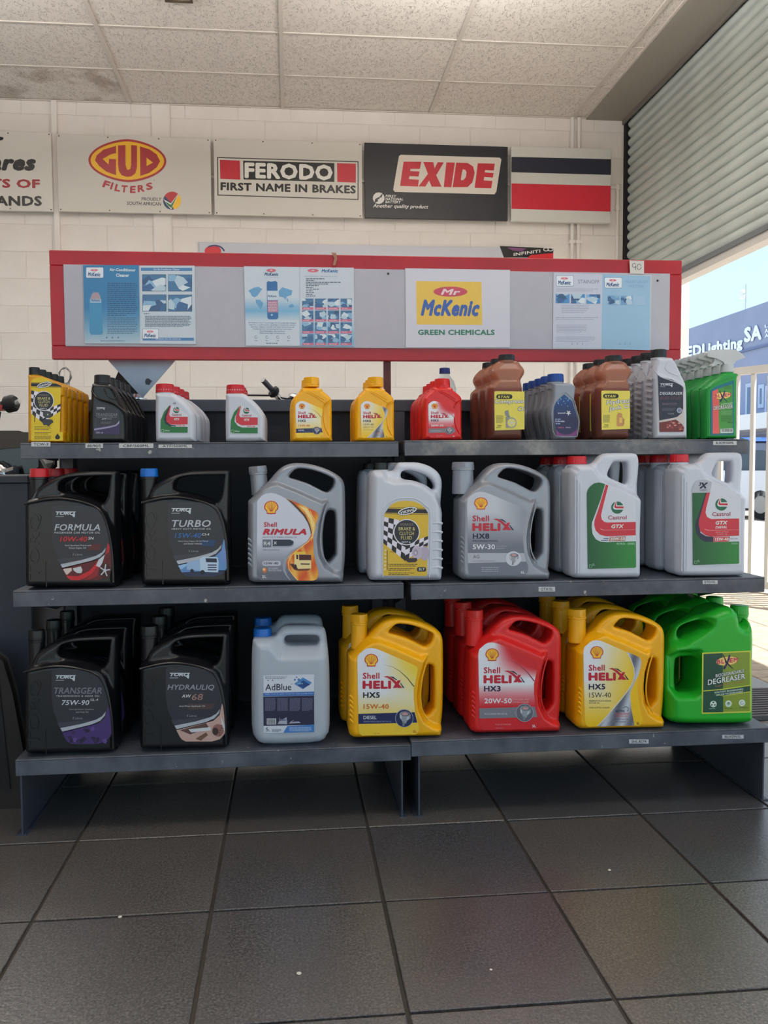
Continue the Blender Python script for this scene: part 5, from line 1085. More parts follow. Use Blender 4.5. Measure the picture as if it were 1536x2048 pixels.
def ryan(p, q, hyd):
    sh = lambda L, c, z=2, **k: p.poly([q(*t) for t in L], c, z, **k)
    # drawn in T3b frame of the jack-oil bottle
    T = lambda s, x0, x1, y, h, c, dy=0, **a: p.text(s, q(x0, y), q(x1, y+dy), h*(q(0, 100)[1]-q(0, 0)[1])/100, c, **a)
    YL_ = (222, 206, 84); sh([(95, 700), (130, 695), (536, 700), (536, 1282), (100, 1298)], YL_, 1)
    sh(circ(240, 778, 118, 48), (190, 170, 60), 2); sh(rrect(122, 745, 360, 815, 34), (24, 24, 22), 3); T('RYAN', 148, 315, 802, 40, YL_, z=4, bold=.04, shear=.2, space=1.15)
    DBl = (40, 60, 120); p.tclip = [q(*t) for t in rect(96, 690, 534, 1300)]
    if hyd: T('Hydraulic', 180, 625, 935, 88, W_, dy=-45, z=4, bold=.02, outline=(DBl, .7)); T('Jack Oil', 215, 570, 1022, 78, W_, dy=-50, z=4, bold=.02, outline=(DBl, .7))
    else: T('Compressor', 105, 610, 905, 80, W_, dy=-10, z=4, bold=.02, outline=((40, 44, 60), .7)); T('Oil', 440, 560, 1000, 60, W_, dy=-10, z=4, bold=.02, outline=((40, 44, 60), 1))
    p.lines(*q(122, 1070), q(230, 0)[0], 9, 1.75, (120, 112, 60), h=.8); T('20W' if not hyd else 'JH68', 140, 200, 1240, 26, (50, 46, 30), bold=.02); p.lines(*q(122, 1250), q(225, 0)[0], 1, 1, (60, 56, 40), h=1)
    if hyd:
        sh([(330, 1230), (332, 1080), (350, 1040), (380, 1030), (410, 1050), (416, 1100), (440, 1130), (445, 1210), (430, 1240), (340, 1245)], (196, 140, 84), 3); sh([(370, 1110), (412, 1110), (412, 1190), (372, 1195)], (226, 190, 90), 4); sh(stroke([(445, 1130), (440, 1180), (430, 1210)], 6), (120, 60, 40), 5)
    else:
        sh([(245, 1000), (300, 985), (310, 1060), (330, 1090), (300, 1110), (250, 1060)], (130, 132, 130), 3); sh(circ(345, 1180, 78, 84), (150, 152, 146), 4); sh(circ(345, 1180, 60, 64), YL_, 5)
        for a in range(6): t = a*1.05; sh(stroke([(345, 1180), (345+58*math.cos(t), 1180+62*math.sin(t))], 12), (200, 200, 196), 6)
        sh([(260, 1090), (310, 1100), (300, 1260), (265, 1260)], (140, 142, 138), 5)

# --- 5 litre cans ---------------------------------------------------------
Yb, Ym, Yt = 1.937+.013, 1.966+.006, 2.052+.008
zL = {k: shelf_z['L', k] for k in ('bot', 'mid', 'top')}; zR = {k: shelf_z['R', k] for k in ('bot', 'mid', 'top')}
def can(name, k, bm, fr, anchor, zs, group, caps, labels, n, sp, labf, dxs=None, cat='oil can', neck=True, neckto=None, tilt=0, extra=None):
    """caps: (capbox, material, ribs); labels: list of (art, quad fn)"""
    t = k.root(name, fr, anchor, zs, '', cat, group); link('body', k.me, bm, t)
    x, z0, r, co_ = neckcap(t, k, fr, caps[0], anchor, caps[1], ribs=caps[2], tilt=tilt)
    if neck:
        zb = neckto if neckto is not None else z0-.05
        mb = MB(); mb.lathe([(r*.96, zb), (r*.9, z0-.006), (r*.98, z0-.005), (r*.98, z0-.001), (r*.8, z0+.002)], (x, 0, 0), 24)
        nk = mb.build('neck', bm, t, smooth=True)
        if tilt:
            nk.location = (x, 0, zb); nk.rotation_euler = (0, tilt, 0)
            for v in nk.data.vertices: v.co.x -= x; v.co.z -= zb
            hh = z0-zb; co_.location = (x+math.sin(tilt)*hh, 0, zb+math.cos(tilt)*hh)
    aw = at(*Q(fr)(*anchor), k.Y)
    for art, q in labels:
        p = Print(lambda a, b: (at(a, b, k.Y).x-aw.x, at(a, b, k.Y).z-aw.z-k.z0)); art(p, q); p.build('label', t, (0, -k.D/2-.0007, 0))
    if extra: extra(t, x, z0, r)
    row(t, n, sp, labf, dxs); return t

# shell-type can, shape traced once
kS = Kind('M2', (389, 1015), Ym, .118)
kS.body([(52, 960), (52, 700), (52, 455), (60, 435), (110, 385), (150, 340, .6), (200, 300, 1), (245, 245, 1), (290, 203, 1), (345, 178, 1), (420, 172, 1), (520, 187, 1), (620, 222, 1), (695, 268, 1), (722, 310, 1), (730, 380, 1), (732, 600, 1), (730, 800, 1), (728, 910, .5), (722, 1000), (705, 1015), (560, 1016), (389, 1016), (200, 1016), (110, 1016), (75, 1005)],
        holes=[[(340, 268, 1), (365, 235, 1), (395, 213, 1), (450, 212, 1), (540, 232, 1), (640, 275, 1), (654, 300, 1), (640, 345, 1), (606, 374, 1), (560, 358, 1), (470, 312, 1), (370, 280, 1)],
               [(604, 505, 1), (640, 500, 1), (660, 520, 1), (664, 640, 1), (664, 790, 1), (655, 815, 1), (615, 858, 1), (590, 830, 1), (578, 760, 1), (574, 690, 1), (582, 590, 1)]],
        n=2, hn=2, r=.007, t0=.62, round_=(.016, .3), regions=[
        ([(0, 1100), (0, 430), (110, 375), (200, 330), (262, 318), (400, 372), (572, 450), (608, 440), (590, 500), (560, 610), (548, 720), (560, 820), (600, 900), (660, 940), (760, 965), (760, 1100)], 1., .006)],
        ridges=[([(612, 455), (580, 560), (562, 700), (575, 810), (618, 892)], .0018, .985)]+[([(56, 700+i*34), (70, 712+i*34), (84, 730+i*34)], .003, .93) for i in range(6)])
def Qh(lx, ty, sx=1., sy=1.):  # places the shared label art: left edge lx, top ty in photo pixels
    return lambda x, y: (lx+(x-140)/9.6*sx, ty+(y-102)/9.6*sy)
def shellcan(kind, bm, cm, fr, llx, base, zs, Y, capbox, n, sp, desc, group, q, dxs=None, tilt=0, art=None, sc=1.):
    kS.Y = Y; a = (llx+77.6*FR[fr][2], base)
    can('oil_can', kS, bm, fr, a, zs, group, (capbox, cm, 4), [(art or (lambda p, qq: helix(p, qq, kind)), q)], n, sp, lab(desc, n), dxs, neckto=.215, tilt=tilt)
def rimula(p, q):
    T = lambda s, x0, x1, y, h, c, **a: p.text(s, q(x0, y), q(x1, y), h*(q(0, 100)[1]-q(0, 0)[1])/100, c, **a)
    sh = lambda L, c, z=2, **k: p.poly([q(*t) for t in L], c, z, **k)
    pa, pb = q(0, 0), q(1000, 1000); V = lambda y: (y-pa[1])/(pb[1]-pa[1])*1000; U_ = lambda x: (x-pa[0])/(pb[0]-pa[0])*1000
    L = [(145, 290), (165, 240), (250, 150), (330, 108), (430, 95), (530, 110), (640, 160), (740, 210), (1200, 400), (1340, 470), (1395, 530), (1395, 600), (1340, 760), (1300, 900), (1300, 1300), (1340, 1500), (1395, 1700), (1400, 1780), (1370, 1860), (1300, 1890), (230, 1880), (160, 1840), (140, 1760)]
    sh(L, lambda x, y: mixf((206, 208, 222), (100, 104, 118), (V(y)-1100)/650), 1, sub=4)
    og = lambda x, y: mixf(mixf((236, 160, 50), (216, 84, 24), .5+.5*math.sin(U_(x)*.012+V(y)*.011)), (246, 206, 110), max(0, math.sin(U_(x)*.02-V(y)*.006)-.4))
    sh([(730, 200), (1000, 310), (1200, 400), (1340, 470), (1395, 530), (1395, 600), (1340, 760), (1300, 900), (1300, 1300), (1340, 1500), (1395, 1700), (1400, 1780), (1370, 1860), (1300, 1890), (1000, 1890), (860, 1760), (770, 1640), (745, 1520), (780, 1400), (880, 1290), (1050, 1180), (1180, 1080), (1250, 960), (1250, 860), (1210, 720), (1120, 560), (1000, 430), (850, 290)], og, 3, sub=4)
    sh([(730, 200), (860, 270), (1020, 420), (1140, 560), (1230, 740), (1265, 900), (1250, 960), (1235, 860), (1190, 720), (1100, 570), (980, 440), (850, 310)], (80, 50, 30), 4)
    sh([(1000, 350), (1180, 420), (1260, 560), (1320, 740), (1290, 1000), (1250, 1100), (1290, 850), (1230, 640), (1120, 470)], (246, 214, 140), 4)
    sh(stroke([(1230, 460), (1310, 640), (1335, 800), (1290, 960), (1200, 1090), (1000, 1240), (850, 1370), (780, 1520), (800, 1660), (900, 1800), (980, 1885)], 16), (250, 200, 110), 5)
    sh(stroke([(1250, 960), (1180, 1080), (1050, 1180), (860, 1290), (740, 1420), (700, 1560), (700, 1680), (760, 1800), (830, 1885)], [4, 10, 20, 40, 60, 60, 50, 30, 14]), (150, 156, 172), 3)
    sh([(905, 1300), (1135, 1300), (1135, 1400), (905, 1640)], (236, 196, 60), 6); sh([(815, 1545), (950, 1545), (990, 1690), (900, 1660)], (90, 40, 24), 6)
    sh([(940, 1350), (1250, 1350), (1255, 1640), (990, 1650), (905, 1560), (920, 1400)], (238, 214, 150), 7); sh([(1005, 1355), (1250, 1358), (1255, 1470), (1005, 1470)], (74, 22, 26), 8); sh([(945, 1360), (990, 1360), (985, 1450), (950, 1450)], (74, 22, 26), 8); sh([(1035, 1535), (1225, 1540), (1220, 1565), (1040, 1562)], (60, 24, 24), 8); sh([(990, 1640), (1240, 1640), (1200, 1680), (980, 1690)], (110, 50, 30), 6); sh(circ(930, 1610, 30, 55), (60, 20, 20), 8)
    pecten(p, q, 436, 400, 146, z=3)
    RD = (190, 28, 52); T('Shell', 285, 552, 792, 98, RD, bold=.035); T('RIMULA', 258, 1158, 955, 128, RD, bold=.09, shear=.28); T('HEAVY DUTY DIESEL ENGINE OIL', 258, 965, 1018, 30, (90, 70, 90), bold=.005)
    sh(rect(258, 1048, 440, 1208), (110, 116, 130), 3); T('R4', 285, 415, 1170, 78, W_, z=4, bold=.01); g_ = (38, 46, 64); sh([(465, 1050), (820, 1050), (890, 1080), (905, 1120), (880, 1180), (810, 1205), (465, 1208)], (150, 156, 172), 3); sh([(465, 1050), (820, 1050), (885, 1080), (890, 1120), (860, 1165), (800, 1178), (465, 1180)], g_, 4); T('X', 485, 548, 1148, 58, W_, z=5, bold=.03)
    T('TRIPLE PROTECTION', 258, 600, 1278, 28, (90, 92, 110)); sh(rrect(250, 1485, 635, 1590, 50), (190, 192, 204), 3); T('15W-40', 288, 582, 1562, 52, (56, 58, 76), z=4, bold=.035)
    sh([(255, 1640), (350, 1625), (348, 1700), (300, 1745), (258, 1700)], (200, 110, 60), 3); sh(circ(290, 1660, 30), (240, 190, 120), 4); T('DYNAMIC', 380, 585, 1655, 32, (196, 198, 210), bold=.01); T('PROTECTION', 380, 645, 1700, 36, (196, 198, 210), bold=.01); T('5L', 252, 340, 1838, 58, W_, bold=.03)
shellcan('rim', P_sil, P_sil, 'M2', 118, 1015, zL['mid'], Ym, (76, 185, 204, 236), 1, .125, 'silver oil can with orange truck label, centre of middle shelf left', None, Q('M2b'), art=rimula, tilt=-.09)
shellcan('s', P_sil, P_sil, 'M3', 105, 690, zR['mid'], Ym, (32, 118, 139, 153), 1, .125, 'silver oil can with grey label and round piston picture, middle shelf right', None, Qh(934, 992, .99, .96))
shellcan('yd', P_yel, P_yel, 'B2', 818, 1092, max(zR['bot'], zL['bot']), Yb, (770, 208, 892, 276), 2, .125, 'yellow oil can with blue-banded label at middle of bottom shelf', 'yellow cans with blue-banded label on bottom shelf', Q('B2b'), dxs=[-.013])
shellcan('r', P_red, P_red, 'B3', 218, 703, zR['bot'], Yb, (160, 130, 242, 172), 3, .125, 'red oil can on bottom shelf', 'red cans on bottom shelf', Qh(956.5, 1295.4, .985), dxs=[-.002, -.006])
shellcan('ya', P_yel, P_yel, 'B3', 697, 682, zR['bot'], Yb, (626, 122, 710, 163), 3, .125, 'yellow oil can with silver-swoosh label beside the green can', 'yellow cans with silver-swoosh label on bottom shelf', Qh(1166.5, 1290, .96, .985), dxs=[0, .002])

# square-shouldered black cans
kT = Kind('M1', (1135, 893), Ym, .122)
kT.body([(860, 700), (860, 385), (868, 372, .3), (905, 345, .6), (935, 300, 1), (960, 275, 1), (1010, 242, 1), (1060, 218, 1), (1130, 197, 1), (1200, 187, 1), (1300, 184, 1), (1395, 183, 1), (1412, 190, 1), (1420, 210, 1), (1420, 500, 1), (1418, 700, .7), (1410, 870, .3), (1395, 893), (1135, 893), (890, 893), (870, 888), (860, 870)],
        holes=[[(1076, 285, 1), (1082, 258, 1), (1098, 238, 1), (1130, 226, 1), (1200, 218, 1), (1372, 214, 1), (1382, 225, 1), (1365, 340, 1), (1338, 377, 1), (1322, 378, 1), (1270, 352, 1), (1200, 330, 1), (1120, 315, 1), (1082, 302, 1)]],
        n=2, hn=2, r=.007, t0=.55, round_=(.014, .3), regions=[([(820, 950), (820, 395), (870, 375), (1000, 350), (1100, 345), (1200, 360), (1290, 388), (1345, 440), (1378, 540), (1400, 690), (1408, 950)], 1., .006)],
        ridges=[([(868, 385), (1000, 356), (1100, 352), (1200, 368), (1290, 398), (1338, 445), (1372, 545), (1394, 690), (1400, 860)], .0026, 1.0), ([(1000, 735), (1000, 885)], .0016, 1.0)])
def torqcan(kind, fr, llx, base, zs, Y, capbox, cm, n, sp, desc, group, q, dxs=None):
    kT.Y = Y; a = (llx+105, base)
    def ex(t, x, z0, r):
        # embossed word running up the left edge
        aw = at(*Q(fr)(*a), Y); o_ = (a[0]-1135, a[1]-893)
        g, f_, _n = glyphs('TORQ', 0, 0, 2); mb = MB(); mp = lambda u, v: at(*Q(fr)(890+75*(1-v)+o_[0], 840-(u*400)+o_[1]), Y)
        P_ = [mp(u, v) for u, v in g]; b0 = [(w_.x-aw.x, -k_.D/2-.0020, w_.z-aw.z-k_.z0) for w_ in P_]
        ed = {}
        for t_ in f_:
            for i in range(len(t_)): e = (t_[i], t_[(i+1) % len(t_)]); ed[e] = 1
        bnd = [e for e in ed if (e[1], e[0]) not in ed]; vs = b0+[(x_, y_+.0026, z_) for x_, y_, z_ in b0]; nn = len(b0)
        fs = [tuple(t_) for t_ in f_]+[(e[0], e[0]+nn, e[1]+nn, e[1]) for e in bnd]; MB().add(vs, fs).build('embossed_lettering', P_black, t)
    k_ = kT
    can('oil_can', kT, P_black, fr, a, zs, group, (capbox, cm, 10), [(lambda p, qq: torq(p, qq, kind), q)], n, sp, lab(desc, n), dxs, neckto=.17, extra=ex)
def Qt(dx, dy): return lambda x, y: (90+x/9.6+dx, 970+y/9.6+dy)
torqcan('f', 'M1', 318, 893, zL['mid'], Ym, (182, 152, 298, 212), P_redcap, 3, .13, 'black oil can with red cap at left of middle shelf', 'black cans with red caps on middle shelf', Qt(0, 0), [.003, .006])
torqcan('t', 'M1', 1030, 893, zL['mid'], Ym, (861, 166, 971, 224), P_bluecap, 1, .13, 'black oil can with blue cap and blue truck label on middle shelf', None, Qt(231.8, -2))
torqcan('g', 'B1', 318, 1055, zL['bot'], Yb, (174, 280, 278, 345), P_blackcap, 3, .13, 'black gear oil can with purple label at left end of bottom shelf', 'black cans with purple label on bottom shelf', Qt(0.3, 336.8), [.004, .003])
torqcan('h', 'B1', 1020, 1038, zL['bot'], Yb, (862, 262, 975, 330), P_blackcap, 3, .13, 'black hydraulic oil can with brown machine-part label on bottom shelf', 'black cans with brown label on bottom shelf', Qt(228.5, 335.2), [.003, .003])

# white cans with slanted handle, red caps
kC = Kind('M3', (775, 668), Ym, .106)
kC.body([(608, 640), (606, 500), (606, 300), (606, 160), (600, 145, .6), (600, 126, .9), (670, 124, .9), (705, 115, .9), (728, 90, .9), (750, 74, .9), (775, 70, .9), (860, 69, .9), (898, 71, .9), (913, 85, .9), (917, 130, .9), (922, 220, .6), (940, 285, .2), (943, 450), (943, 640), (936, 660), (920, 668), (775, 669), (640, 669), (618, 660)],
        holes=[[(785, 122, .9), (796, 112, .9), (842, 111, .9), (856, 118, .9), (860, 160, .9), (858, 205, .9), (848, 217, .9), (810, 202, .9), (775, 186, .9), (764, 172, .9), (770, 150, .9)]],
        n=2, hn=3, r=.008, t0=.42, round_=(.016, .35), vox=.0026, regions=[([(560, 700), (560, 100), (700, 100), (712, 130), (740, 175), (780, 208), (860, 240), (925, 275), (980, 300), (980, 700)], 1., .010)],
        ridges=[([(620+i*12, 180+i*16), (620+i*12, 640)], .0022, .99) for i in range(3)])
for nm, llx, base, cb, q, dsl, desc, grp in (('gtx', 672, 668, (583, 78, 672, 122), Q('M3b'), False, 'white oil can with green and red label on middle shelf right', 'white cans with green label on middle shelf'),
                             ('dsl', 1174, 652, (1071, 64, 1156, 107), Q('M3c'), True, 'white oil can with dark-edged green label at right end of middle shelf', 'white cans at right end of middle shelf')):
    can('oil_can', kC, P_wht, 'M3', (llx+103, base), zR['mid'], grp, (cb, P_redcap, 22), [((lambda d: lambda p, qq: castrol(p, qq, d))(dsl), q)], 3, .11, lab(desc, 3), [-.003, -.004], neckto=.2)

# white can with yellow arched label
kV = Kind('M2', (1163, 1016), Ym, .125)
kV.body([(905, 960), (902, 700), (906, 500), (912, 300), (914, 255, .8), (925, 240, 1), (1040, 242, 1), (1066, 240, 1), (1082, 215, 1), (1095, 192, 1), (1115, 184, 1), (1180, 183, 1), (1245, 186, 1), (1320, 210, 1), (1375, 250, 1), (1400, 295, 1), (1408, 350, .9), (1410, 440, .6), (1420, 520, .2), (1424, 620), (1424, 960), (1415, 1000), (1395, 1017), (1163, 1018), (935, 1018), (915, 1000)],
        holes=[[(1116, 275, 1), (1122, 250, 1), (1150, 240, 1), (1200, 242, 1), (1290, 272, 1), (1335, 310, 1), (1352, 345, 1), (1350, 366, 1), (1335, 374, 1), (1300, 348, 1), (1240, 322, 1), (1190, 308, 1), (1140, 302, 1), (1120, 292, 1)]],
        n=2, hn=2, r=.009, t0=.38, round_=(.02, .35), regions=[([(860, 1060), (860, 200), (1000, 200), (1030, 300), (1090, 318), (1200, 312), (1290, 345), (1370, 410), (1412, 500), (1460, 560), (1460, 1060)], 1., .009)],
        ridges=[([(998, 985), (992, 560), (1015, 490), (1075, 445), (1150, 432), (1230, 440), (1300, 490), (1330, 560), (1322, 985)], .0016, 1)]+[([(1345, 610+i*62), (1395, 608+i*62), (1414, 614+i*62)], .003, .97) for i in range(6)])
can('oil_can', kV, P_wht, 'M2', (1163, 1016), zL['mid'], 'white cans with yellow arched label', ((932, 180, 1034, 234), P_blackcap, 22), [(viking, Q('M2c'))], 2, .135, lab('white brake fluid can with yellow arched label and black cap', 2), [-.014], neckto=.2, cat='fluid can')

# translucent can
kA = Kind('B2', (353, 1128), Yb, .13)
kA.body([(78, 1000), (76, 700), (78, 500), (88, 400, .6), (98, 352, 1), (140, 345, 1), (215, 345, 1), (250, 335, 1), (275, 300, 1), (300, 282, 1), (330, 276, 1), (450, 274, 1), (545, 276, 1), (585, 292, 1), (600, 330, 1), (612, 420, .7), (624, 560, .3), (630, 700), (630, 1000), (612, 1065), (560, 1114), (353, 1128), (160, 1128), (100, 1085)],
        holes=[[(308, 370, 1), (318, 345, 1), (345, 335, 1), (430, 334, 1), (520, 334, 1), (545, 345, 1), (552, 370, 1), (545, 395, 1), (520, 406, 1), (430, 407, 1), (345, 408, 1), (318, 397, 1)]],
        n=2, hn=2, r=.010, t0=.42, round_=(.025, .35), regions=[([(30, 1200), (30, 300), (230, 300), (250, 430), (300, 480), (620, 470), (700, 480), (700, 1200)], 1., .018)])
def adblue(p, q):
    T = lambda s, x0, x1, y, h, c, dy=-4, **a: p.text(s, q(x0, y), q(x1, y+dy), h*(q(0, 100)[1]-q(0, 0)[1])/100, c, **a)
    sh = lambda L, c, z=2, **k: p.poly([q(*t) for t in L], c, z, **k)
    sh([(163, 628), (517, 617), (518, 1020), (165, 1028)], (210, 212, 224), 1); sh([(163, 748), (517, 738), (518, 765), (163, 772)], (60, 110, 180), 2); sh([(163, 774), (517, 766), (518, 970), (165, 978)], (34, 34, 64), 2); sh([(330, 980), (518, 968), (518, 1020), (302, 1026)], (60, 120, 190), 3)
    T('AdBlue', 177, 358, 732, 46, (24, 24, 44), bold=.01); T('R', 358, 366, 690, 7, (60, 60, 80)); p.lines(*q(175, 634), q(335, 0)[0], 2, 2.6, (110, 112, 130), h=1.2)
    for x, y, r in ((383, 656, 7), (395, 638, 5), (410, 655, 9), (196, 660, 4), (228, 660, 4)): sh(circ(x, y, r), (70, 120, 176) if x > 300 else (120, 60, 90), 3)
    sh([(378, 684), (440, 640), (502, 676), (440, 722)], (70, 130, 190), 3); sh([(400, 695), (440, 660), (490, 690), (440, 715)], (30, 70, 130), 4); T('AdBlue', 398, 440, 690, 14, (160, 200, 230), z=5)
    T('AdBlue meets the quality standard ISO 22241 and DIN 70070', 175, 508, 762, 11, (200, 216, 236), z=4, bold=.0, res=1)
    for i in range(4):
        x0 = 175+i*86; p.lines(*q(x0, 785), q(x0+76, 0)[0], 13, 2.0, (120, 120, 150), h=.9, seed=i)
        if i: sh(rect(x0-7, 785, x0-5, 870), (20, 20, 40), 3)
    sh(rect(187, 926, 252, 968), (206, 208, 216), 4); x = 192; rr = random.Random(2)
    while x < 246: w_ = rr.uniform(1.5, 4); sh(rect(x, 930, x+w_, 964), (30, 30, 50), 5); x += w_+rr.uniform(2, 4)
    sh(stroke([(262, 965), (275, 945), (278, 918), (325, 916), (330, 965), (262, 965)], 3), (170, 172, 190), 4); sh(stroke([(343, 962), (355, 948), (375, 938), (395, 932), (410, 945), (425, 958), (343, 962)], 3), (170, 172, 190), 4); sh(rect(282, 930, 320, 942), (110, 112, 140), 4)
    T('5', 180, 198, 1018, 26, (24, 24, 44), bold=.01); T('L', 201, 211, 1018, 14, (24, 24, 44), bold=.01); p.lines(*q(222, 1000), q(290, 0)[0], 3, 2.2, (90, 90, 110), h=1); p.lines(*q(345, 985), q(505, 0)[0], 5, 1.9, (190, 210, 234), h=.8, z=5)
can('fluid_can', kA, P_clr, 'B2', (353, 1128), zL['bot'], 'translucent cans with blue caps', ((94, 284, 222, 352), P_bluecap, 20), [(adblue, Q('B2'))], 2, .14, lab('translucent can of clear fluid with bright blue cap on bottom shelf', 2), [-.003], neckto=.2, cat='fluid can')

# green can, cap at the right
kG = Kind('B3', (1275, 655), Yb, .13)
kG.body([(1096, 600), (1093, 400), (1087, 300, .5), (1094, 215, 1), (1110, 190, 1), (1180, 152, 1), (1250, 115, 1), (1290, 100, 1), (1325, 100, 1), (1355, 125, 1), (1366, 172, 1), (1385, 180, 1), (1400, 158, 1), (1402, 154, 1), (1412, 164, 1), (1422, 195, 1), (1438, 250, .8), (1468, 335, .3), (1487, 450), (1488, 620), (1474, 646), (1430, 656), (1275, 657), (1150, 656), (1105, 640)],
        holes=[[(1118, 222, .8), (1135, 198, .8), (1180, 178, .8), (1228, 167, .8), (1246, 175, .8), (1240, 196, .8), (1210, 212, .8), (1165, 236, .8), (1132, 256, .8), (1118, 245, .8)], [(1114, 360, .6), (1128, 340, .6), (1190, 336, .6), (1206, 350, .6), (1208, 420, .6), (1204, 476, .6), (1190, 492, .6), (1130, 497, .6), (1114, 482, .6), (1110, 420, .6)]],
        n=2, hn=2, r=.010, t0=1., round_=(.022, .4), regions=[([(1095, 220), (1250, 150), (1290, 180), (1250, 230), (1160, 290), (1110, 290)], .45, .012), ([(1105, 345), (1150, 320), (1225, 320), (1238, 360), (1238, 490), (1215, 520), (1130, 520), (1105, 490)], .5, .010)])
def gex(t, x, z0, r):
    g = MB(); aw = at(*Q('B3')(1275, 655), Yb); c_ = at(*Q('B3')(1378, 228), Yb); g.tube([(c_.x-aw.x+.007*math.cos(a*math.pi/6), -.0635, c_.z-aw.z-kG.z0+.007*math.sin(a*math.pi/6)) for a in range(12)], .0016, 6, closed=True); g.lathe([(.001, -.003), (.0025, 0), (.001, .003)], (c_.x-aw.x+.0005, -.0635, c_.z-aw.z-kG.z0-.018), 8); g.build('moulded_mark', P_grn, t, smooth=True)
can('degreaser_can', kG, P_grn, 'B3', (1275, 655), zR['bot'], 'green cans at right end of bottom shelf', ((1366, 98, 1444, 146), P_grn, 20), [(blix5, Q('B3c'))], 3, .14, lab('bright green degreaser can at right end of bottom shelf', 3), [.008, .007], neckto=.22, cat='fluid can', extra=gex)

# --- half litre and one litre bottles on the top shelf ---------------------
TT = 'small bottles on the top shelf'
kv = Kind('T1b', (285, 955), Yt, .044)
kv.body([(80, 930), (78, 600), (78, 215), (85, 200, .5), (110, 196, 1), (230, 200, 1), (280, 215, .9), (350, 245, .8), (430, 285, .6), (480, 315, .4), (495, 350), (497, 600), (495, 930), (485, 952), (285, 956), (95, 954)], n=2, r=.005, vox=.0016, t0=1, round_=(.006, .3), regions=[([(408, 470), (440, 430), (520, 420), (520, 860), (440, 830), (408, 780)], .72, .003)],
        ridges=[([(492, 470+i*24), (498, 470+i*24)], .0018, .5) for i in range(18)])
def vart(p, q0):
    p.clip = [Q('T1b')(*t) for t in [(128, 205), (240, 208), (470, 315), (488, 345), (488, 940), (128, 940)]]
    q = lambda x, y: Q('T1b')(160+(x-330)*.363, 375+(y-560)*.36); viking(p, q, False); p.poly([Q('T1b')(*t) for t in [(128, 840), (488, 840), (488, 940), (128, 940)]], (222, 190, 20), 1)
    qq = Q('T1b'); p.clip = None
    sh = lambda L, c, z=5: p.poly([qq(*t) for t in L], c, z)
    sh([(262, 620), (300, 595), (350, 610), (365, 650), (340, 680), (290, 680), (262, 655)], (60, 58, 62)); sh([(250, 720), (290, 690), (370, 700), (382, 730), (350, 750), (330, 775), (300, 760), (270, 765)], (56, 54, 58)); sh([(305, 640), (325, 630), (320, 655)], (200, 200, 204), 6)
    for y in (778, 845, 885): p.lines(*qq(165, y), qq(365, 0)[0], 3 if y != 845 else 2, 2.6, (90, 76, 20), h=1, seed=y)
    sh(circ(428, 900, 28, 24), (24, 22, 20), 3); sh([(402, 893), (428, 855), (454, 893)], (24, 22, 20), 3); sh(rect(163, 605, 172, 728), (60, 56, 20), 3)
def bottle(name, k, bm, fr, anchor, zs, group, caps, labels, n, sp, labf, dxs=None, **kw): return can(name, k, bm, fr, anchor, zs, group, caps, labels, n, sp, labf, dxs, cat='bottle', **kw)
bottle('fluid_bottle', kv, P_gold, 'T1b', (285, 955), zL['top'], 'golden brake fluid bottles on the top shelf', ((100, 98, 226, 192), P_blackcap, 14), [(vart, None)], 5, .05, lab('golden-yellow brake fluid bottle with black cap, top shelf left end', 5), [.001, .001, .003, .004], neckto=.15)
kt = Kind('T1b', (995, 960), Yt, .062)
kt.body([(785, 900), (785, 600), (795, 430), (810, 370, .6), (835, 320, 1), (850, 296, 1), (1020, 300, 1), (1060, 325, 1), (1110, 400, 1), (1160, 500, 1), (1195, 590, .7), (1205, 640, .3), (1205, 800), (1203, 930), (1190, 958), (995, 961), (800, 958), (788, 940)], n=2, r=.006, vox=.0017, t0=.9, round_=(.010, .35), regions=[([(740, 1000), (740, 380), (820, 400), (900, 470), (1050, 520), (1150, 580), (1240, 640), (1240, 1000)], 1, .004)],
        ridges=[([(815, 375), (870, 450), (960, 480), (1060, 510), (1130, 560), (1200, 620)], .0022, 1), ([(960, 325), (1050, 350), (1110, 420), (1165, 520), (1210, 600)], .0026, .85), ([(950, 350), (1000, 440), (1070, 470), (1100, 430)], .0015, .92)])
def tart(p, q0):
    q = Q('T1b'); sh = lambda L, c, z=2: p.poly([q(*t) for t in L], c, z)
    T = lambda s, x0, x1, y, h, c, **a: p.text(s, q(x0, y), q(x1, y), h/5.689, c, **a)
    sh([(850, 490), (900, 500), (1000, 540), (1080, 570), (1130, 600), (1138, 700), (1135, 870), (845, 865)], (44, 46, 58), 1); sh([(845, 780), (1000, 775), (1100, 760), (1135, 710), (1135, 870), (845, 865)], (52, 38, 84), 2)
    torq_logo(p, q, 870, 562, 98); T('TRANSGEAR', 862, 1108, 662, 34, (120, 124, 134), bold=.02, shear=.22); T('TRANSMISSION & GEAR OIL', 875, 1100, 678, 9, (160, 162, 170), shear=.2); T('ATF', 930, 985, 703, 18, (190, 192, 200), bold=.02, shear=.2); T('DX-II', 990, 1040, 698, 10, (190, 192, 200), shear=.2)
    p.lines(*q(925, 728), q(1045, 0)[0], 2, 2.2, (110, 112, 124), h=.9); sh([(845, 805), (1000, 780), (1090, 760), (1135, 710), (1130, 745), (1095, 775), (1000, 800), (845, 825)], (150, 144, 176), 4); T('500 ml', 865, 945, 858, 18, (180, 176, 200), bold=.02)
bottle('oil_bottle', kt, P_black, 'T1b', (995, 960), zL['top'], 'small black oil bottles on the top shelf', ((842, 186, 1030, 290), P_blackcap, 14), [(tart, None)], 5, .059, lab('small black gear oil bottle with black cap on top shelf', 5), [.0, .001, .002, .003], neckto=.13)
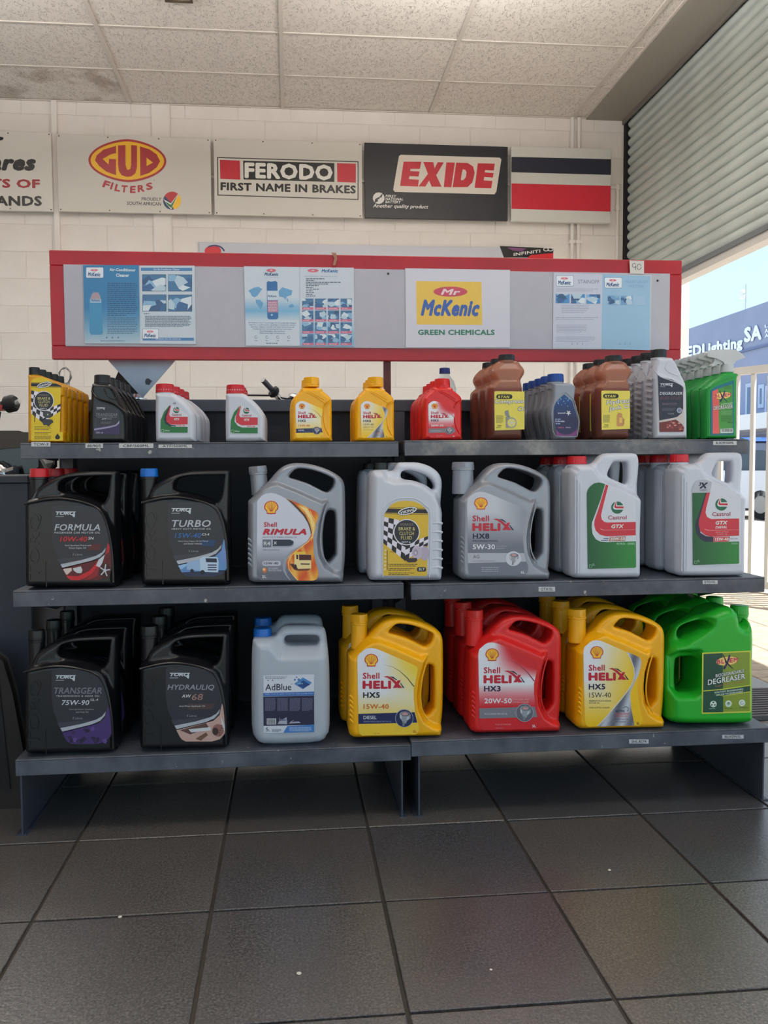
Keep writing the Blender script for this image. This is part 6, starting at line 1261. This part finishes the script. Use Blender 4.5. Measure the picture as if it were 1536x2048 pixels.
def f_castsmall(diesel):
    def art(p, q):
        sh = lambda L, c, z=2: p.poly([q(*t) for t in L], c, z)
        T = lambda s, x0, x1, y, h, c, **a: p.text(s, q(x0, y), q(x1, y), h/2.743, c, **a)
        sh([(880, 480), (882, 430), (900, 385), (935, 350), (950, 348), (1030, 400), (1032, 500), (890, 502), (880, 495)], (208, 210, 220), 1)
        sh([(880, 480), (882, 430), (900, 385), (930, 350), (925, 375), (905, 410), (903, 435), (920, 458), (945, 468), (1030, 468), (1030, 500), (890, 500), (880, 495)], (30, 110, 54), 2)
        sh([(935, 348), (938, 352), (928, 400), (935, 412), (1030, 413), (1030, 454), (940, 456), (912, 440), (908, 415), (920, 380)], (200, 42, 60), 3)
        if diesel: sh([(900, 425), (905, 400), (930, 352), (934, 352), (912, 415), (914, 440), (940, 458), (965, 460), (965, 466), (930, 464), (908, 450)], (36, 34, 50), 4)
        roundel(p, q, 968, 376, 17); T('Castrol', 943, 995, 407, 12, (164, 32, 64), bold=.02, z=5); T('GTX', 955, 985, 432, 13, W_, bold=.05, shear=.25, z=5); T('20W-50' if not diesel else '15W-40', 970, 1015, 466, 9, (206, 70, 80), z=5, bold=.03)
        sh(stroke([(885, 482), (899, 482), (899, 496), (885, 496), (885, 482)], 2), (190, 220, 196), 4); T('500ml', 903, 930, 493, 9, (190, 220, 196), bold=.01)
        if diesel: T('3X', 950, 966, 343, 8, (30, 34, 60), z=5, bold=.04)
    return art
kc = Kind('T1', (958, 551), Yt, .062)
kc.body([(849, 530), (847, 400), (848, 310), (855, 292, .6), (880, 284, 1), (950, 285, 1), (985, 305, .9), (1030, 345, .6), (1060, 385, .3), (1070, 420), (1070, 530), (1062, 548), (958, 552), (865, 550), (852, 542)], n=2, r=.007, vox=.0017, t0=1, round_=(.012, .4))
bottle('oil_bottle', kc, P_wht, 'T1', (958, 551), zL['top'], 'small white oil bottles with red caps', ((854, 228, 956, 281), P_redcap, 22), [(f_castsmall(True), Q('T1'))], 4, .068, lab('small white oil bottle, red cap and 3X mark', 4), [.006, .008, .012], neckto=.13)
bottle('oil_bottle', kc, P_wht, 'T1', (1343, 554), zL['top'], 'small white oil bottles with red caps, right group', ((1241, 237, 1342, 292), P_redcap, 22), [(f_castsmall(False), lambda x, y: Q('T1')(x+384, y+8))], 3, .068, lab('small white red-capped bottle between white and yellow groups', 3), [.001, .001], neckto=.13)
ks = Kind('T2', (279, 683), Yt, .058)
ks.body([(145, 660), (143, 550), (143, 450), (152, 400, .4), (180, 368, .7), (205, 345, 1), (215, 330, 1), (335, 330, 1), (350, 348, 1), (385, 372, .6), (408, 395, .3), (414, 430), (415, 560), (415, 660), (408, 680), (279, 684), (160, 682), (148, 675)], n=2, r=.007, vox=.0017, t0=1, round_=(.010, .35), regions=[([(352, 470), (362, 440), (412, 410), (425, 600), (395, 640), (372, 600)], .84, .004)],
        ridges=[([(245, 352), (300, 382), (365, 425)], .0014, 1), ([(262, 350), (310, 374), (362, 405)], .0014, 1), ([(408, 412), (372, 445), (358, 500), (366, 580), (395, 640)], .0012, .99)])
def Qs(lx, ty): return lambda x, y: (lx+(x-140)/9.6*.45, ty+(y-102)/9.6*.42)
def smallshell(kind, bm, capbox, anchor, n, desc, group, q, zs, dxs): bottle('oil_bottle', ks, bm, 'T2', anchor, zs, group, (capbox, bm, 4), [(lambda p, qq: helix(p, qq, kind), q)], n, .065, lab(desc, n), dxs, neckto=.14)
smallshell('yd', P_yel, (223, 249, 329, 305), (279, 683), 2, 'small yellow oil bottle with dark blue band on label', 'small yellow bottles with blue band', Qs(591.3, 803.7), zL['top'], [-.004])
smallshell('ya', P_yel, (650, 255, 757, 312), (700, 688), 3, 'small yellow oil bottle with silver swoosh label', 'small yellow bottles with silver swoosh', Qs(721.5, 806), zL['top'], [.0, .0])
smallshell('r', P_red, (1098, 250, 1203, 306), (1155, 664), 4, 'small red oil bottle on top shelf', 'small red bottles on the top shelf', Qs(856.5, 801), zR['top'], [-.001, .0, .001])
# clear water bottle behind the red ones
p = at(889, 877, 2.33); wbt = empty('water_bottle', (p.x, 2.325, zR['top']+.0005), 'clear water bottle with dark blue cap behind the small red bottles', 'bottle')
M_pet = mat('clear_pet', (225, 235, 238), .06)
b_ = M_pet.node_tree.nodes['Principled BSDF']; b_.inputs['Transmission Weight'].default_value = .85; b_.inputs['IOR'].default_value = 1.1
hz = at(889, 736, 2.335).z-zR['top']; MB().lathe([(.022, 0), (.031, .004), (.032, .06), (.029, .07), (.032, .08), (.032, hz-.06), (.026, hz-.04), (.013, hz-.022), (.012, hz-.012)], n=28).build('body', M_pet, wbt, smooth=True)
link('cap', cap_mesh(.0155, .016, 16), mat('navy_cap', (24, 34, 110), .4), wbt, (0, 0, hz-.018))
MB().lathe([(.0327, .09), (.0327, .13)], n=28).build('label', mat('water_label', (176, 206, 196), .4), wbt, smooth=True)
# amber oil bottles
kr = Kind('T3', (213, 502), Yt, .072)
kr.body([(132, 480), (128, 400), (126, 260), (134, 225), (148, 210, .4), (142, 195, .5), (130, 175, .6), (130, 150, .8), (150, 122, 1), (180, 106, 1), (260, 106, 1), (285, 125, .8), (304, 148, .6), (303, 172, .5), (290, 195, .4), (288, 210, .4), (300, 228), (303, 260), (303, 400), (301, 480), (290, 502), (213, 503), (142, 502)], n=2, r=.010, vox=.0018, t0=1, round_=(.016, .4), regions=[([(60, 205), (360, 205), (360, 0), (60, 0)], .86, .006), ([(60, 135), (360, 135), (360, 0), (60, 0)], .6, .012)])
def Qr(dx, dy, s=1): return lambda x, y: (1190+x/7.68*s+dx, 690+y/7.68+dy)
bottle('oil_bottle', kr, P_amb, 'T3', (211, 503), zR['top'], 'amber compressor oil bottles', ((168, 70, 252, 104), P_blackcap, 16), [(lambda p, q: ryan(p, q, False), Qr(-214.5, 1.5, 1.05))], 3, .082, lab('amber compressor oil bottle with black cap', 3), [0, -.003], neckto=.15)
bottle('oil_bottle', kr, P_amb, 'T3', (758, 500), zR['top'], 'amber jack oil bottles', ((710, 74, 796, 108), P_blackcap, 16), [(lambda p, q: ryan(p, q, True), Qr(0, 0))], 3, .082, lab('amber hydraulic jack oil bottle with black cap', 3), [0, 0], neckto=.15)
# curvy grey two-stroke bottles
kz = Kind('T3c', (800, 1605), Yt, .052)
kz.body([(560, 1590), (545, 1500), (505, 1350), (455, 1200), (430, 1050), (440, 900), (470, 800), (470, 650, .4), (450, 500, .7), (430, 400, 1), (440, 365, 1), (760, 370, 1), (830, 375, 1), (900, 405, 1), (960, 460, .8), (985, 540, .6), (985, 640, .4), (1010, 800), (1060, 950), (1100, 1080), (1108, 1200), (1090, 1350), (1060, 1480), (1040, 1560), (1020, 1600), (800, 1606), (590, 1605)], n=2, r=.008, vox=.0016, t0=1, round_=(.010, .35), ridges=[([(770, 560), (620, 680), (520, 830), (478, 1000), (490, 1200), (560, 1520), (1030, 1540)], .0012, 1), ([(770, 560), (880, 660), (970, 760), (1020, 950), (1070, 1150), (1060, 1350), (1030, 1540)], .0012, 1)]+[([(1070-i*6, 1200+i*40), (1100-i*6, 1215+i*40)], .0015, .9) for i in range(8)])
def sart(p, q0):
    q = Q('T3c'); sh = lambda L, c, z=2, **k: p.poly([q(*t) for t in L], c, z, **k)
    pa, pb = q(0, 0), q(1000, 1000); V = lambda y: (y-pa[1])/(pb[1]-pa[1])*1000
    T = lambda s, x0, x1, y, h, c, **a: p.text(s, q(x0, y), q(x1, y), h/10.97, c, **a)
    sh([(750, 615), (840, 690), (930, 770), (955, 880), (1000, 1000), (1050, 1180), (1050, 1350), (1010, 1525), (590, 1525), (555, 1350), (520, 1150), (515, 1000), (530, 880), (570, 790), (650, 700)], lambda x, y: mixf((28, 70, 130), (34, 34, 76), (V(y)-700)/450), 1, sub=3)
    sh([(565, 1380), (640, 1460), (760, 1500), (900, 1480), (1010, 1400), (1045, 1330), (1010, 1525), (590, 1525)], (120, 50, 120), 2)
    rr = random.Random(9)
    for i in range(14):
        x, y = rr.uniform(600, 920), rr.uniform(700, 880); sh([(x+rr.uniform(8, 26)*math.cos(k), y+rr.uniform(8, 26)*math.sin(k)) for k in (0, 2, 4)], (120, 170, 216), 2)
    T('sasol', 610, 770, 1040, 38, (206, 208, 226), bold=.03)
    for a in range(5): t = math.radians(a*72-50); sh(stroke([(842, 1022), (842+50*math.cos(t), 1022+54*math.sin(t))], 20), W_, 3)
    T('2-Stroke', 550, 755, 1222, 40, (206, 214, 236), bold=.03); p.lines(*q(550, 1150), q(690, 0)[0], 1, 1, (160, 180, 220), h=1.6); p.lines(*q(560, 1250), q(660, 0)[0], 1, 1, (160, 180, 220), h=1.6); T('500ml', 780, 885, 1355, 26, (200, 170, 210), bold=.02); p.lines(*q(620, 1335), q(750, 0)[0], 1, 1, (190, 80, 120), h=1.8)
bottle('oil_bottle', kz, P_gry, 'T3c', (800, 1605), zR['top'], 'grey two-stroke oil bottles with blue caps', ((380, 150, 735, 345), P_dbluecap, 22), [(sart, None)], 5, .058, lab('curvy grey two-stroke oil bottle with blue cap', 5), [.0, .001, .001, .002], neckto=.13)
# white one litre degreaser
kd = Kind('T3b', (1180, 1420), Yt, .058)
kd.body([(930, 1380), (925, 1000), (918, 500), (905, 330, .5), (895, 230, 1), (890, 195, 1), (1120, 190, 1), (1160, 220, 1), (1230, 320, .9), (1320, 460, .6), (1400, 570, .3), (1425, 620), (1435, 800), (1440, 1380), (1425, 1410), (1180, 1421), (960, 1420), (938, 1408)], n=2, r=.007, vox=.0019, t0=1, round_=(.010, .35), regions=[([(700, 300), (960, 420), (1200, 540), (1500, 640), (1500, 0), (700, 0)], .86, .008)],
        ridges=[([(905, 360), (1000, 470), (1200, 540), (1350, 620), (1370, 700)], .0016, 1), ([(1140, 230), (1090, 330), (1150, 400), (1290, 460)], .0014, .86)])
mb = MB() 
for i in range(10):
    z_ = .012+i*.0155; mb.add([(-.0665, -.022, z_), (-.0665, .022, z_+.008), (-.0625, .022, z_+.008), (-.0625, -.022, z_), (-.0655, -.022, z_+.006), (-.0655, .022, z_+.014), (-.0625, .022, z_+.014), (-.0625, -.022, z_+.006)], [(0, 1, 5, 4), (3, 2, 1, 0), (4, 5, 6, 7)])
xm = min(v.co.x for v in kd.me.vertices)
for i in range(len(mb.v)): mb.v[i] = (mb.v[i][0]+(xm+.0655), mb.v[i][1], mb.v[i][2])
merge(kd.me, mb, smooth=False)
def dart(p, q0):
    q = Q('T3b'); sh = lambda L, c, z=2, **k: p.poly([q(*t) for t in L], c, z, **k)
    T = lambda s, x0, x1, y, h, c, **a: p.text(s, q(x0, y), q(x1, y), h/7.68, c, **a)
    sh([(962, 445), (1050, 485), (1180, 515), (1300, 580), (1350, 640), (1362, 700), (1365, 1300), (1350, 1320), (1000, 1322), (985, 1310)], (196, 186, 184), 1)
    sh([(962, 445), (1050, 485), (1180, 515), (1300, 580), (1350, 640), (1352, 950), (1330, 1030), (1260, 1090), (1200, 1105), (985, 1145)], (34, 38, 58), 2)
    sh([(985, 1175), (1090, 1160), (1240, 1130), (1330, 1200), (1365, 1250), (1362, 1300), (1350, 1320), (1000, 1322), (985, 1310)], (110, 40, 44), 3); rr = random.Random(4)
    p.clip = [q(*t) for t in [(985, 1165), (1240, 1135), (1362, 1230), (1360, 1315), (990, 1318)]]
    for i in range(20): x, y = rr.uniform(1100, 1350), rr.uniform(1150, 1310); sh(circ(x, y, rr.uniform(14, 30), rr.uniform(10, 20), n=8), ((196, 110, 100), (150, 60, 60), (216, 150, 136), (120, 44, 50))[i % 4], 4)
    p.clip = None
    torq_logo(p, q, 998, 576, 198); T('DEGREASER', 990, 1338, 752, 46, (206, 208, 216), bold=.02, shear=.2); T('RUFF-STUFF', 1002, 1330, 825, 46, (110, 62, 76), bold=.0, shear=.15); T('Environmentally Friendly', 1028, 1252, 890, 18, (160, 130, 140), res=1); T('Water Based Degreaser', 1028, 1250, 912, 18, (160, 130, 140), res=1)
    p.lines(*q(1028, 955), q(1230, 0)[0], 4, 1.5, (90, 92, 110), h=.8); T('1 Litre', 1115, 1210, 1050, 24, (170, 172, 184), shear=.15); sh(circ(1293, 990, 40), (170, 176, 190), 4); sh(circ(1293, 990, 26), (110, 120, 150), 5)
bottle('degreaser_bottle', kd, P_wht, 'T3b', (1180, 1420), zR['top'], 'white degreaser bottles on the top shelf', ((860, 46, 1092, 184), P_dkcap if 'P_dkcap' in globals() else P_blackcap, 18), [(dart, None)], 4, .062, lab('white one-litre degreaser bottle with black cap', 4), [-.001, .0, .0], neckto=.19)
# green trigger sprays
kb = Kind('T3d', (1010, 1780), Yt, .044)
kb.body([(710, 1740), (708, 1300), (706, 880), (740, 790), (860, 660, .3), (940, 580, .7), (965, 545, 1), (1215, 540, 1), (1262, 560, .8), (1298, 590, .5), (1308, 640), (1305, 1200), (1302, 1740), (1285, 1775), (1010, 1781), (735, 1778)], n=2, r=.006, vox=.0017, t0=1, round_=(.007, .3), ridges=[([(718, 1745), (718, 880), (780, 790), (900, 700), (1080, 640), (1215, 600)], .0013, 1)])
P_g2 = mat('green_spray_hdpe', (36, 160, 66), .34, trans=.12)
def spx(t, x, z0, r):
    for ch in list(t.children):
        if ch.name.startswith('cap'): cp = ch
    s = r/.0125; mb = MB()
    # head: wedge nose at right, flat back at left
    q = Q('T3d'); aw = at(*q(1010, 1780), Yt); L = [(700, 140), (720, 115), (860, 105), (1150, 100), (1250, 125), (1340, 185), (1378, 235), (1320, 255), (1210, 290), (1190, 345), (1010, 345), (990, 310), (850, 240), (730, 215), (695, 205)]
    pl = [at(*q(*v), Yt+.022) for v in L]; pl = [(v.x-aw.x, v.z-aw.z-kb.z0) for v in pl]
    MB().prism(pl, -.011, .011, 'y').build('trigger_head', P_trig, t, bevel=.002, seg=2, smooth=True)
    L = [(850, 235), (985, 305), (1000, 345), (960, 370), (900, 350), (800, 400), (775, 380), (820, 330), (840, 280)]
    pl = [at(*q(*v), Yt+.022) for v in L]; MB().prism([(v.x-aw.x, v.z-aw.z-kb.z0) for v in pl], -.006, .006, 'y').build('trigger', P_trig, t, bevel=.001)
bottle('spray_bottle', kb, P_g2, 'T3d', (1010, 1780), zR['top'], 'green trigger spray bottles', ((982, 340, 1210, 515), P_trig, 12), [(lambda p, q: blixs(p, Q('T3d')), None)], 6, .048, lab('green trigger spray bottle at right end of top shelf', 6), [0, .001, .001, .001, .001], neckto=.12, extra=spx)

# ------------------------------------------------------------------ things behind and beside the shelves
M_counter = mat('counter_slate', (46, 52, 64), .55, noise=.1, nscale=3)
zc = at(30, 951, 2.25).z; xr = at(57, 1000, 2.25).x
cn = empty('side_counter', (-1.4, 2.5, 0), 'dark slate counter standing left of the shelving', 'counter')
box('carcass', -.9, xr+1.4, -.25, .25, 0, zc-.02, M_counter, cn, bevel=.002); box('worktop', -.9, xr+1.402, -.255, .255, zc-.02, zc, M_counter, cn, bevel=.002)
# leaning dark panel at the left edge
a = at(8, 1320, 2.05); lp_ = empty('leaning_panel', (a.x-.16, 2.12, 0), 'scuffed dark rounded panel leaning at the left edge of the frame', 'panel')
zt = at(8, 1318, 2.05).z; bp_ = [(-.16, 0), (.19, 0), (.18, .12), (.155, zt-.1), (.135, zt-.02), (.11, zt), (-.16, zt-.01)]
MB().prism(bp_, -.02, .02, 'y').build('board', mat('scuffed_brown', (40, 34, 32), .7, noise=.3, nscale=9), lp_, bevel=.006, seg=2)
MB().prism([(-.15, .05), (.15, .05), (.13, zt-.06), (-.15, zt-.06)], -.024, -.019, 'y').build('inset', mat('scuffed_dark', (28, 27, 29), .75, noise=.3, nscale=12), lp_)

# motorcycles, mostly hidden
M_chr = mat('chrome', (210, 212, 216), .12, metal=1); M_bk = mat('bike_black', (14, 14, 16), .18, coat=.6); M_rub2 = mat('grip_rubber', (26, 26, 28), .7); M_brn = mat('seat_vinyl', (72, 64, 58), .5)
def bike(name, loc, rz, label):
    t = empty(name, loc, label, 'motorcycle', rz=rz)
    for x in (-.62, .66):
        w_ = MB().tube([(x+.27*math.cos(a*math.pi/12), 0, .31+.27*math.sin(a*math.pi/12)) for a in range(24)], .045, 8, closed=True).build('wheel', M_rub2, t, smooth=True)
        MB().tube([(x+.22*math.cos(a*math.pi/12), 0, .31+.22*math.sin(a*math.pi/12)) for a in range(24)], .012, 6, closed=True).lathe([(.03, -.06), (.03, .06)], (x, 0, .31), 12, axis=(0, 1, 0)).build('rim', M_chr, w_)
    MB().prism([(-.35, .35), (.2, .32), (.3, .55), (.1, .6), (-.3, .58)], -.12, .12, 'y').build('engine', M_chr, t, bevel=.02)
    MB().prism([(-.3, .62), (-.05, .6), (.1, .66), (-.02, .8), (-.2, .84), (-.34, .78)], -.13, .13, 'y').build('fuel_tank', M_bk, t, bevel=.03, seg=2, smooth=True)
    MB().prism([(.05, .66), (.75, .74), (.8, .84), (.4, .84), (.05, .76)], -.12, .12, 'y').build('seat', M_brn, t, bevel=.02, seg=2)
    for s in (-1, 1): MB().tube([(-.62, s*.07, .31), (-.36, s*.07, .9)], .02, 8).build('fork', M_chr, t, smooth=True)
    hb = MB().tube([(-.28, -.36, .97), (-.33, -.2, .98), (-.36, 0, .93), (-.33, .2, .98), (-.28, .36, .97)], .012, 8).build('handlebar', M_chr, t, smooth=True)
    for s in (-1, 1):
        MB().tube([(-.28, s*.36, .97), (-.24, s*.48, .96)], .018, 10).build('grip', M_rub2, hb, smooth=True); MB().tube([(-.33, s*.34, .975), (-.34, s*.46, .97)], .006, 6).build('brake_lever', M_chr, hb)
    MB().lathe([(.03, 0), (.09, .04), (.1, .1), (.1, .12)], (-.38, 0, .85), 20, axis=(-1, 0, 0)).build('headlamp', M_chr, t, smooth=True)
    MB().lathe([(.05, 0), (.055, .05), (.055, .4), (.035, .46), (.022, .47), (.022, .5)], (.15, -.2, .4), 20, axis=(1, 0, .15)).build('muffler', M_chr, t, smooth=True)
    return t
bike('motorcycle', (.42, 3.35, 0), math.radians(160), 'motorcycle behind the shelving, only handlebar end showing above it')
# front end of a second machine left of the shelves: fairing, silencer and grip
sc = empty('scooter', (-1.25, 3.05, 0), 'black scooter parked behind the counter at the left edge', 'scooter')
def L2(x, y, Y=2.95): v = at(x, y, Y); return (v.x+1.25, v.z)
for x in (-.45, .55): MB().tube([(x+.19*math.cos(a*math.pi/10), 0, .24+.19*math.sin(a*math.pi/10)) for a in range(20)], .05, 8, closed=True).build('wheel', M_rub2, sc, smooth=True)
MB().prism([(-.5, .25), (.55, .25), (.6, .5), (.3, .62), (-.4, .6)], -.12, .12, 'y').build('frame_cover', M_bk, sc, bevel=.03)
MB().prism([L2(-60, 882), L2(-20, 870), L2(10, 867), L2(45, 867), L2(62, 872), L2(60, 890), L2(20, 893), L2(-10, 897), L2(-60, 910)], -.14, -.02, 'y').build('seat', M_brn, sc, bevel=.008, seg=2)
MB().prism([L2(-60, 905), L2(15, 893), L2(75, 888), L2(75, 930), L2(50, 950), L2(-10, 935), L2(-60, 990)], -.13, .1, 'y').build('side_fairing', M_bk, sc, bevel=.012, seg=2, smooth=True)
a = L2(20, 940); MB().lathe([(.02, -.16), (.045, -.12), (.047, -.01), (.03, .01), (.016, .015), (.016, .045)], (a[0], -.16, a[1]-.01), 24, axis=(1, -.25, .25)).build('silencer', M_chr, sc, smooth=True)
MB().prism([L2(31, 915), L2(45, 905), L2(66, 906), L2(80, 925), L2(95, 952), L2(110, 990), L2(50, 990), L2(38, 945)], -.10, -.06, 'y').build('mudguard', mat('mudguard_grey', (48, 50, 50), .5), sc, bevel=.004)
a, b_ = L2(-30, 812), L2(14, 806); MB().tube([(a[0], 0, a[1]), (b_[0]-.03, -.03, b_[1])], .016, 10).build('handlebar', M_bk, sc, smooth=True)
MB().lathe([(.018, 0), (.03, .01), (.03, .035), (.022, .045)], (b_[0]-.03, -.03, b_[1]-.002), 16, axis=(1, -.3, .2)).build('grip', M_rub2, sc, smooth=True); c_ = L2(24, 800); MB().tube([(b_[0], -.04, b_[1]), (c_[0]+.01, -.05, c_[1])], .009, 8).build('lever_end', mat('lever_grey', (186, 186, 184), .4), sc); MB().box(a[0], a[0]+.04, -.05, -.02, a[1]-.012, a[1]+.008).build('switch', mat('switch_red', (170, 30, 30), .4), sc)
MB().tube([(a[0], 0, a[1]-.01), (a[0]-.1, .02, .55)], .02, 8).build('steering_stem', M_bk, sc)
# handlebar end close behind the unit, and mirror, wire coil
hb = empty('handlebar_end', (0, 2.62, 1.0), 'chrome motorcycle handlebar end with open tube poking above the shelf back', 'handlebar')
def L3(x, y, Y=2.62): v = at(x, y, Y); return (v.x, v.z-1.0)
A_, B_, C_, D_ = L3(527, 764), L3(546, 783), L3(556, 794), L3(600, 800)
MB().tube([(A_[0], -.06, A_[1]), (B_[0], -.03, B_[1])], .0085, 14).build('tube_end', mat('pipe_grey', (92, 94, 100), .4, metal=.3), hb, smooth=True)
MB().lathe([(.008, 0), (.019, .004), (.019, .014), (.014, .02)], (B_[0]-.004, -.03, B_[1]+.002), 16, axis=(.7, .4, -.6)).build('grip', M_rub2, hb, smooth=True)
MB().tube([(B_[0]+.008, -.015, B_[1]-.008), (C_[0], 0, C_[1]), (C_[0]+.03, .02, C_[1]-.04), (C_[0]+.06, .05, C_[1]-.3), (C_[0]+.06, .05, -1.0)], .010, 10).build('stem', M_chr, hb, smooth=True)
E1, E2 = L3(492, 790), L3(540, 791); MB().tube([(E1[0], 0, E1[1]), (E2[0], -.01, E2[1]), (B_[0]+.01, -.01, B_[1]-.01)], .004, 6).build('lever', M_chr, hb); E1, E2 = L3(570, 797), L3(595, 797)
MB().lathe([(.004, 0), (.02, .006), (.02, .012), (.01, .018)], (E2[0]-.012, 0, E2[1]-.004), 14, axis=(.3, -.3, .9)).tube([(C_[0], 0, C_[1]), (E2[0]-.012, 0, E2[1]-.004)], .005, 6).build('bracket', M_chr, hb, smooth=True)
mr = empty('wing_mirror', (0, 2.6, 1.0), 'black triangular mirror with chrome base behind the small black bottles', 'mirror')
def L4(x, y): v = at(x, y, 2.6); return (v.x, v.z-1.0)
MB().prism([L4(228, 772), L4(239, 746), L4(262, 764), L4(284, 790), L4(275, 802), L4(246, 800)], -.01, .012, 'y').build('housing', M_rub2, mr, bevel=.003, seg=2)
b1 = L4(278, 797); MB().lathe([(.028, 0), (.028, .003), (.018, .005), (.016, .016), (.006, .018)], (b1[0], -.015, b1[1]-.004), 20).build('base', M_chr, mr, smooth=True); MB().tube([(b1[0], -.015, b1[1]), (b1[0], 0, -1.0)], .006, 6).build('stalk', M_rub2, mr)
wc = empty('wire_coil', (0, 2.55, 1.0), 'loose coil of thin wire behind the golden bottles', 'wire')
c0 = at(130, 752, 2.55); MB().tube([(c0.x+(.017+.002*math.sin(a*1.7))*math.cos(a*.55), .004*math.sin(a), c0.z-1.0+(.024+.003*math.cos(a*.9))*math.sin(a*.55)) for a in range(36)]+[(c0.x+.01, 0, c0.z-1.04), (c0.x+.02, 0, c0.z-1.09), (c0.x+.02, .02, -1.0)], .0012, 5).build('wire', mat('wire_steel', (140, 140, 142), .4, metal=.6), wc)
# specks of debris on the floor
for i, (px, py, w_) in enumerate(((598, 1948, 5), (240, 1835, 4), (1219, 1741, 3.5), (982, 1940, 3))):
    v = atz(px, py, 0); s = w_/1652*v.y
    o = bpy.data.objects.new('paper_scrap', MB().lathe([(s*.9, 0), (s*1.1, s*.3), (s*.5, s*.6)], n=6).mesh('paper_scrap')); C.objects.link(o); o.data.materials.append(mat('scrap', (220, 214, 200), .8)); o.location = (v.x, v.y, .0004); o.rotation_euler = (0, 0, i)
    tag(o, ('white scrap on the floor below the yellow cans', 'white scrap on a tile joint at the left', 'tiny white scrap on the floor right of centre', 'tiny white scrap near the bottom edge right of centre')[i], 'scrap')
bpy.data.objects.remove(_to)
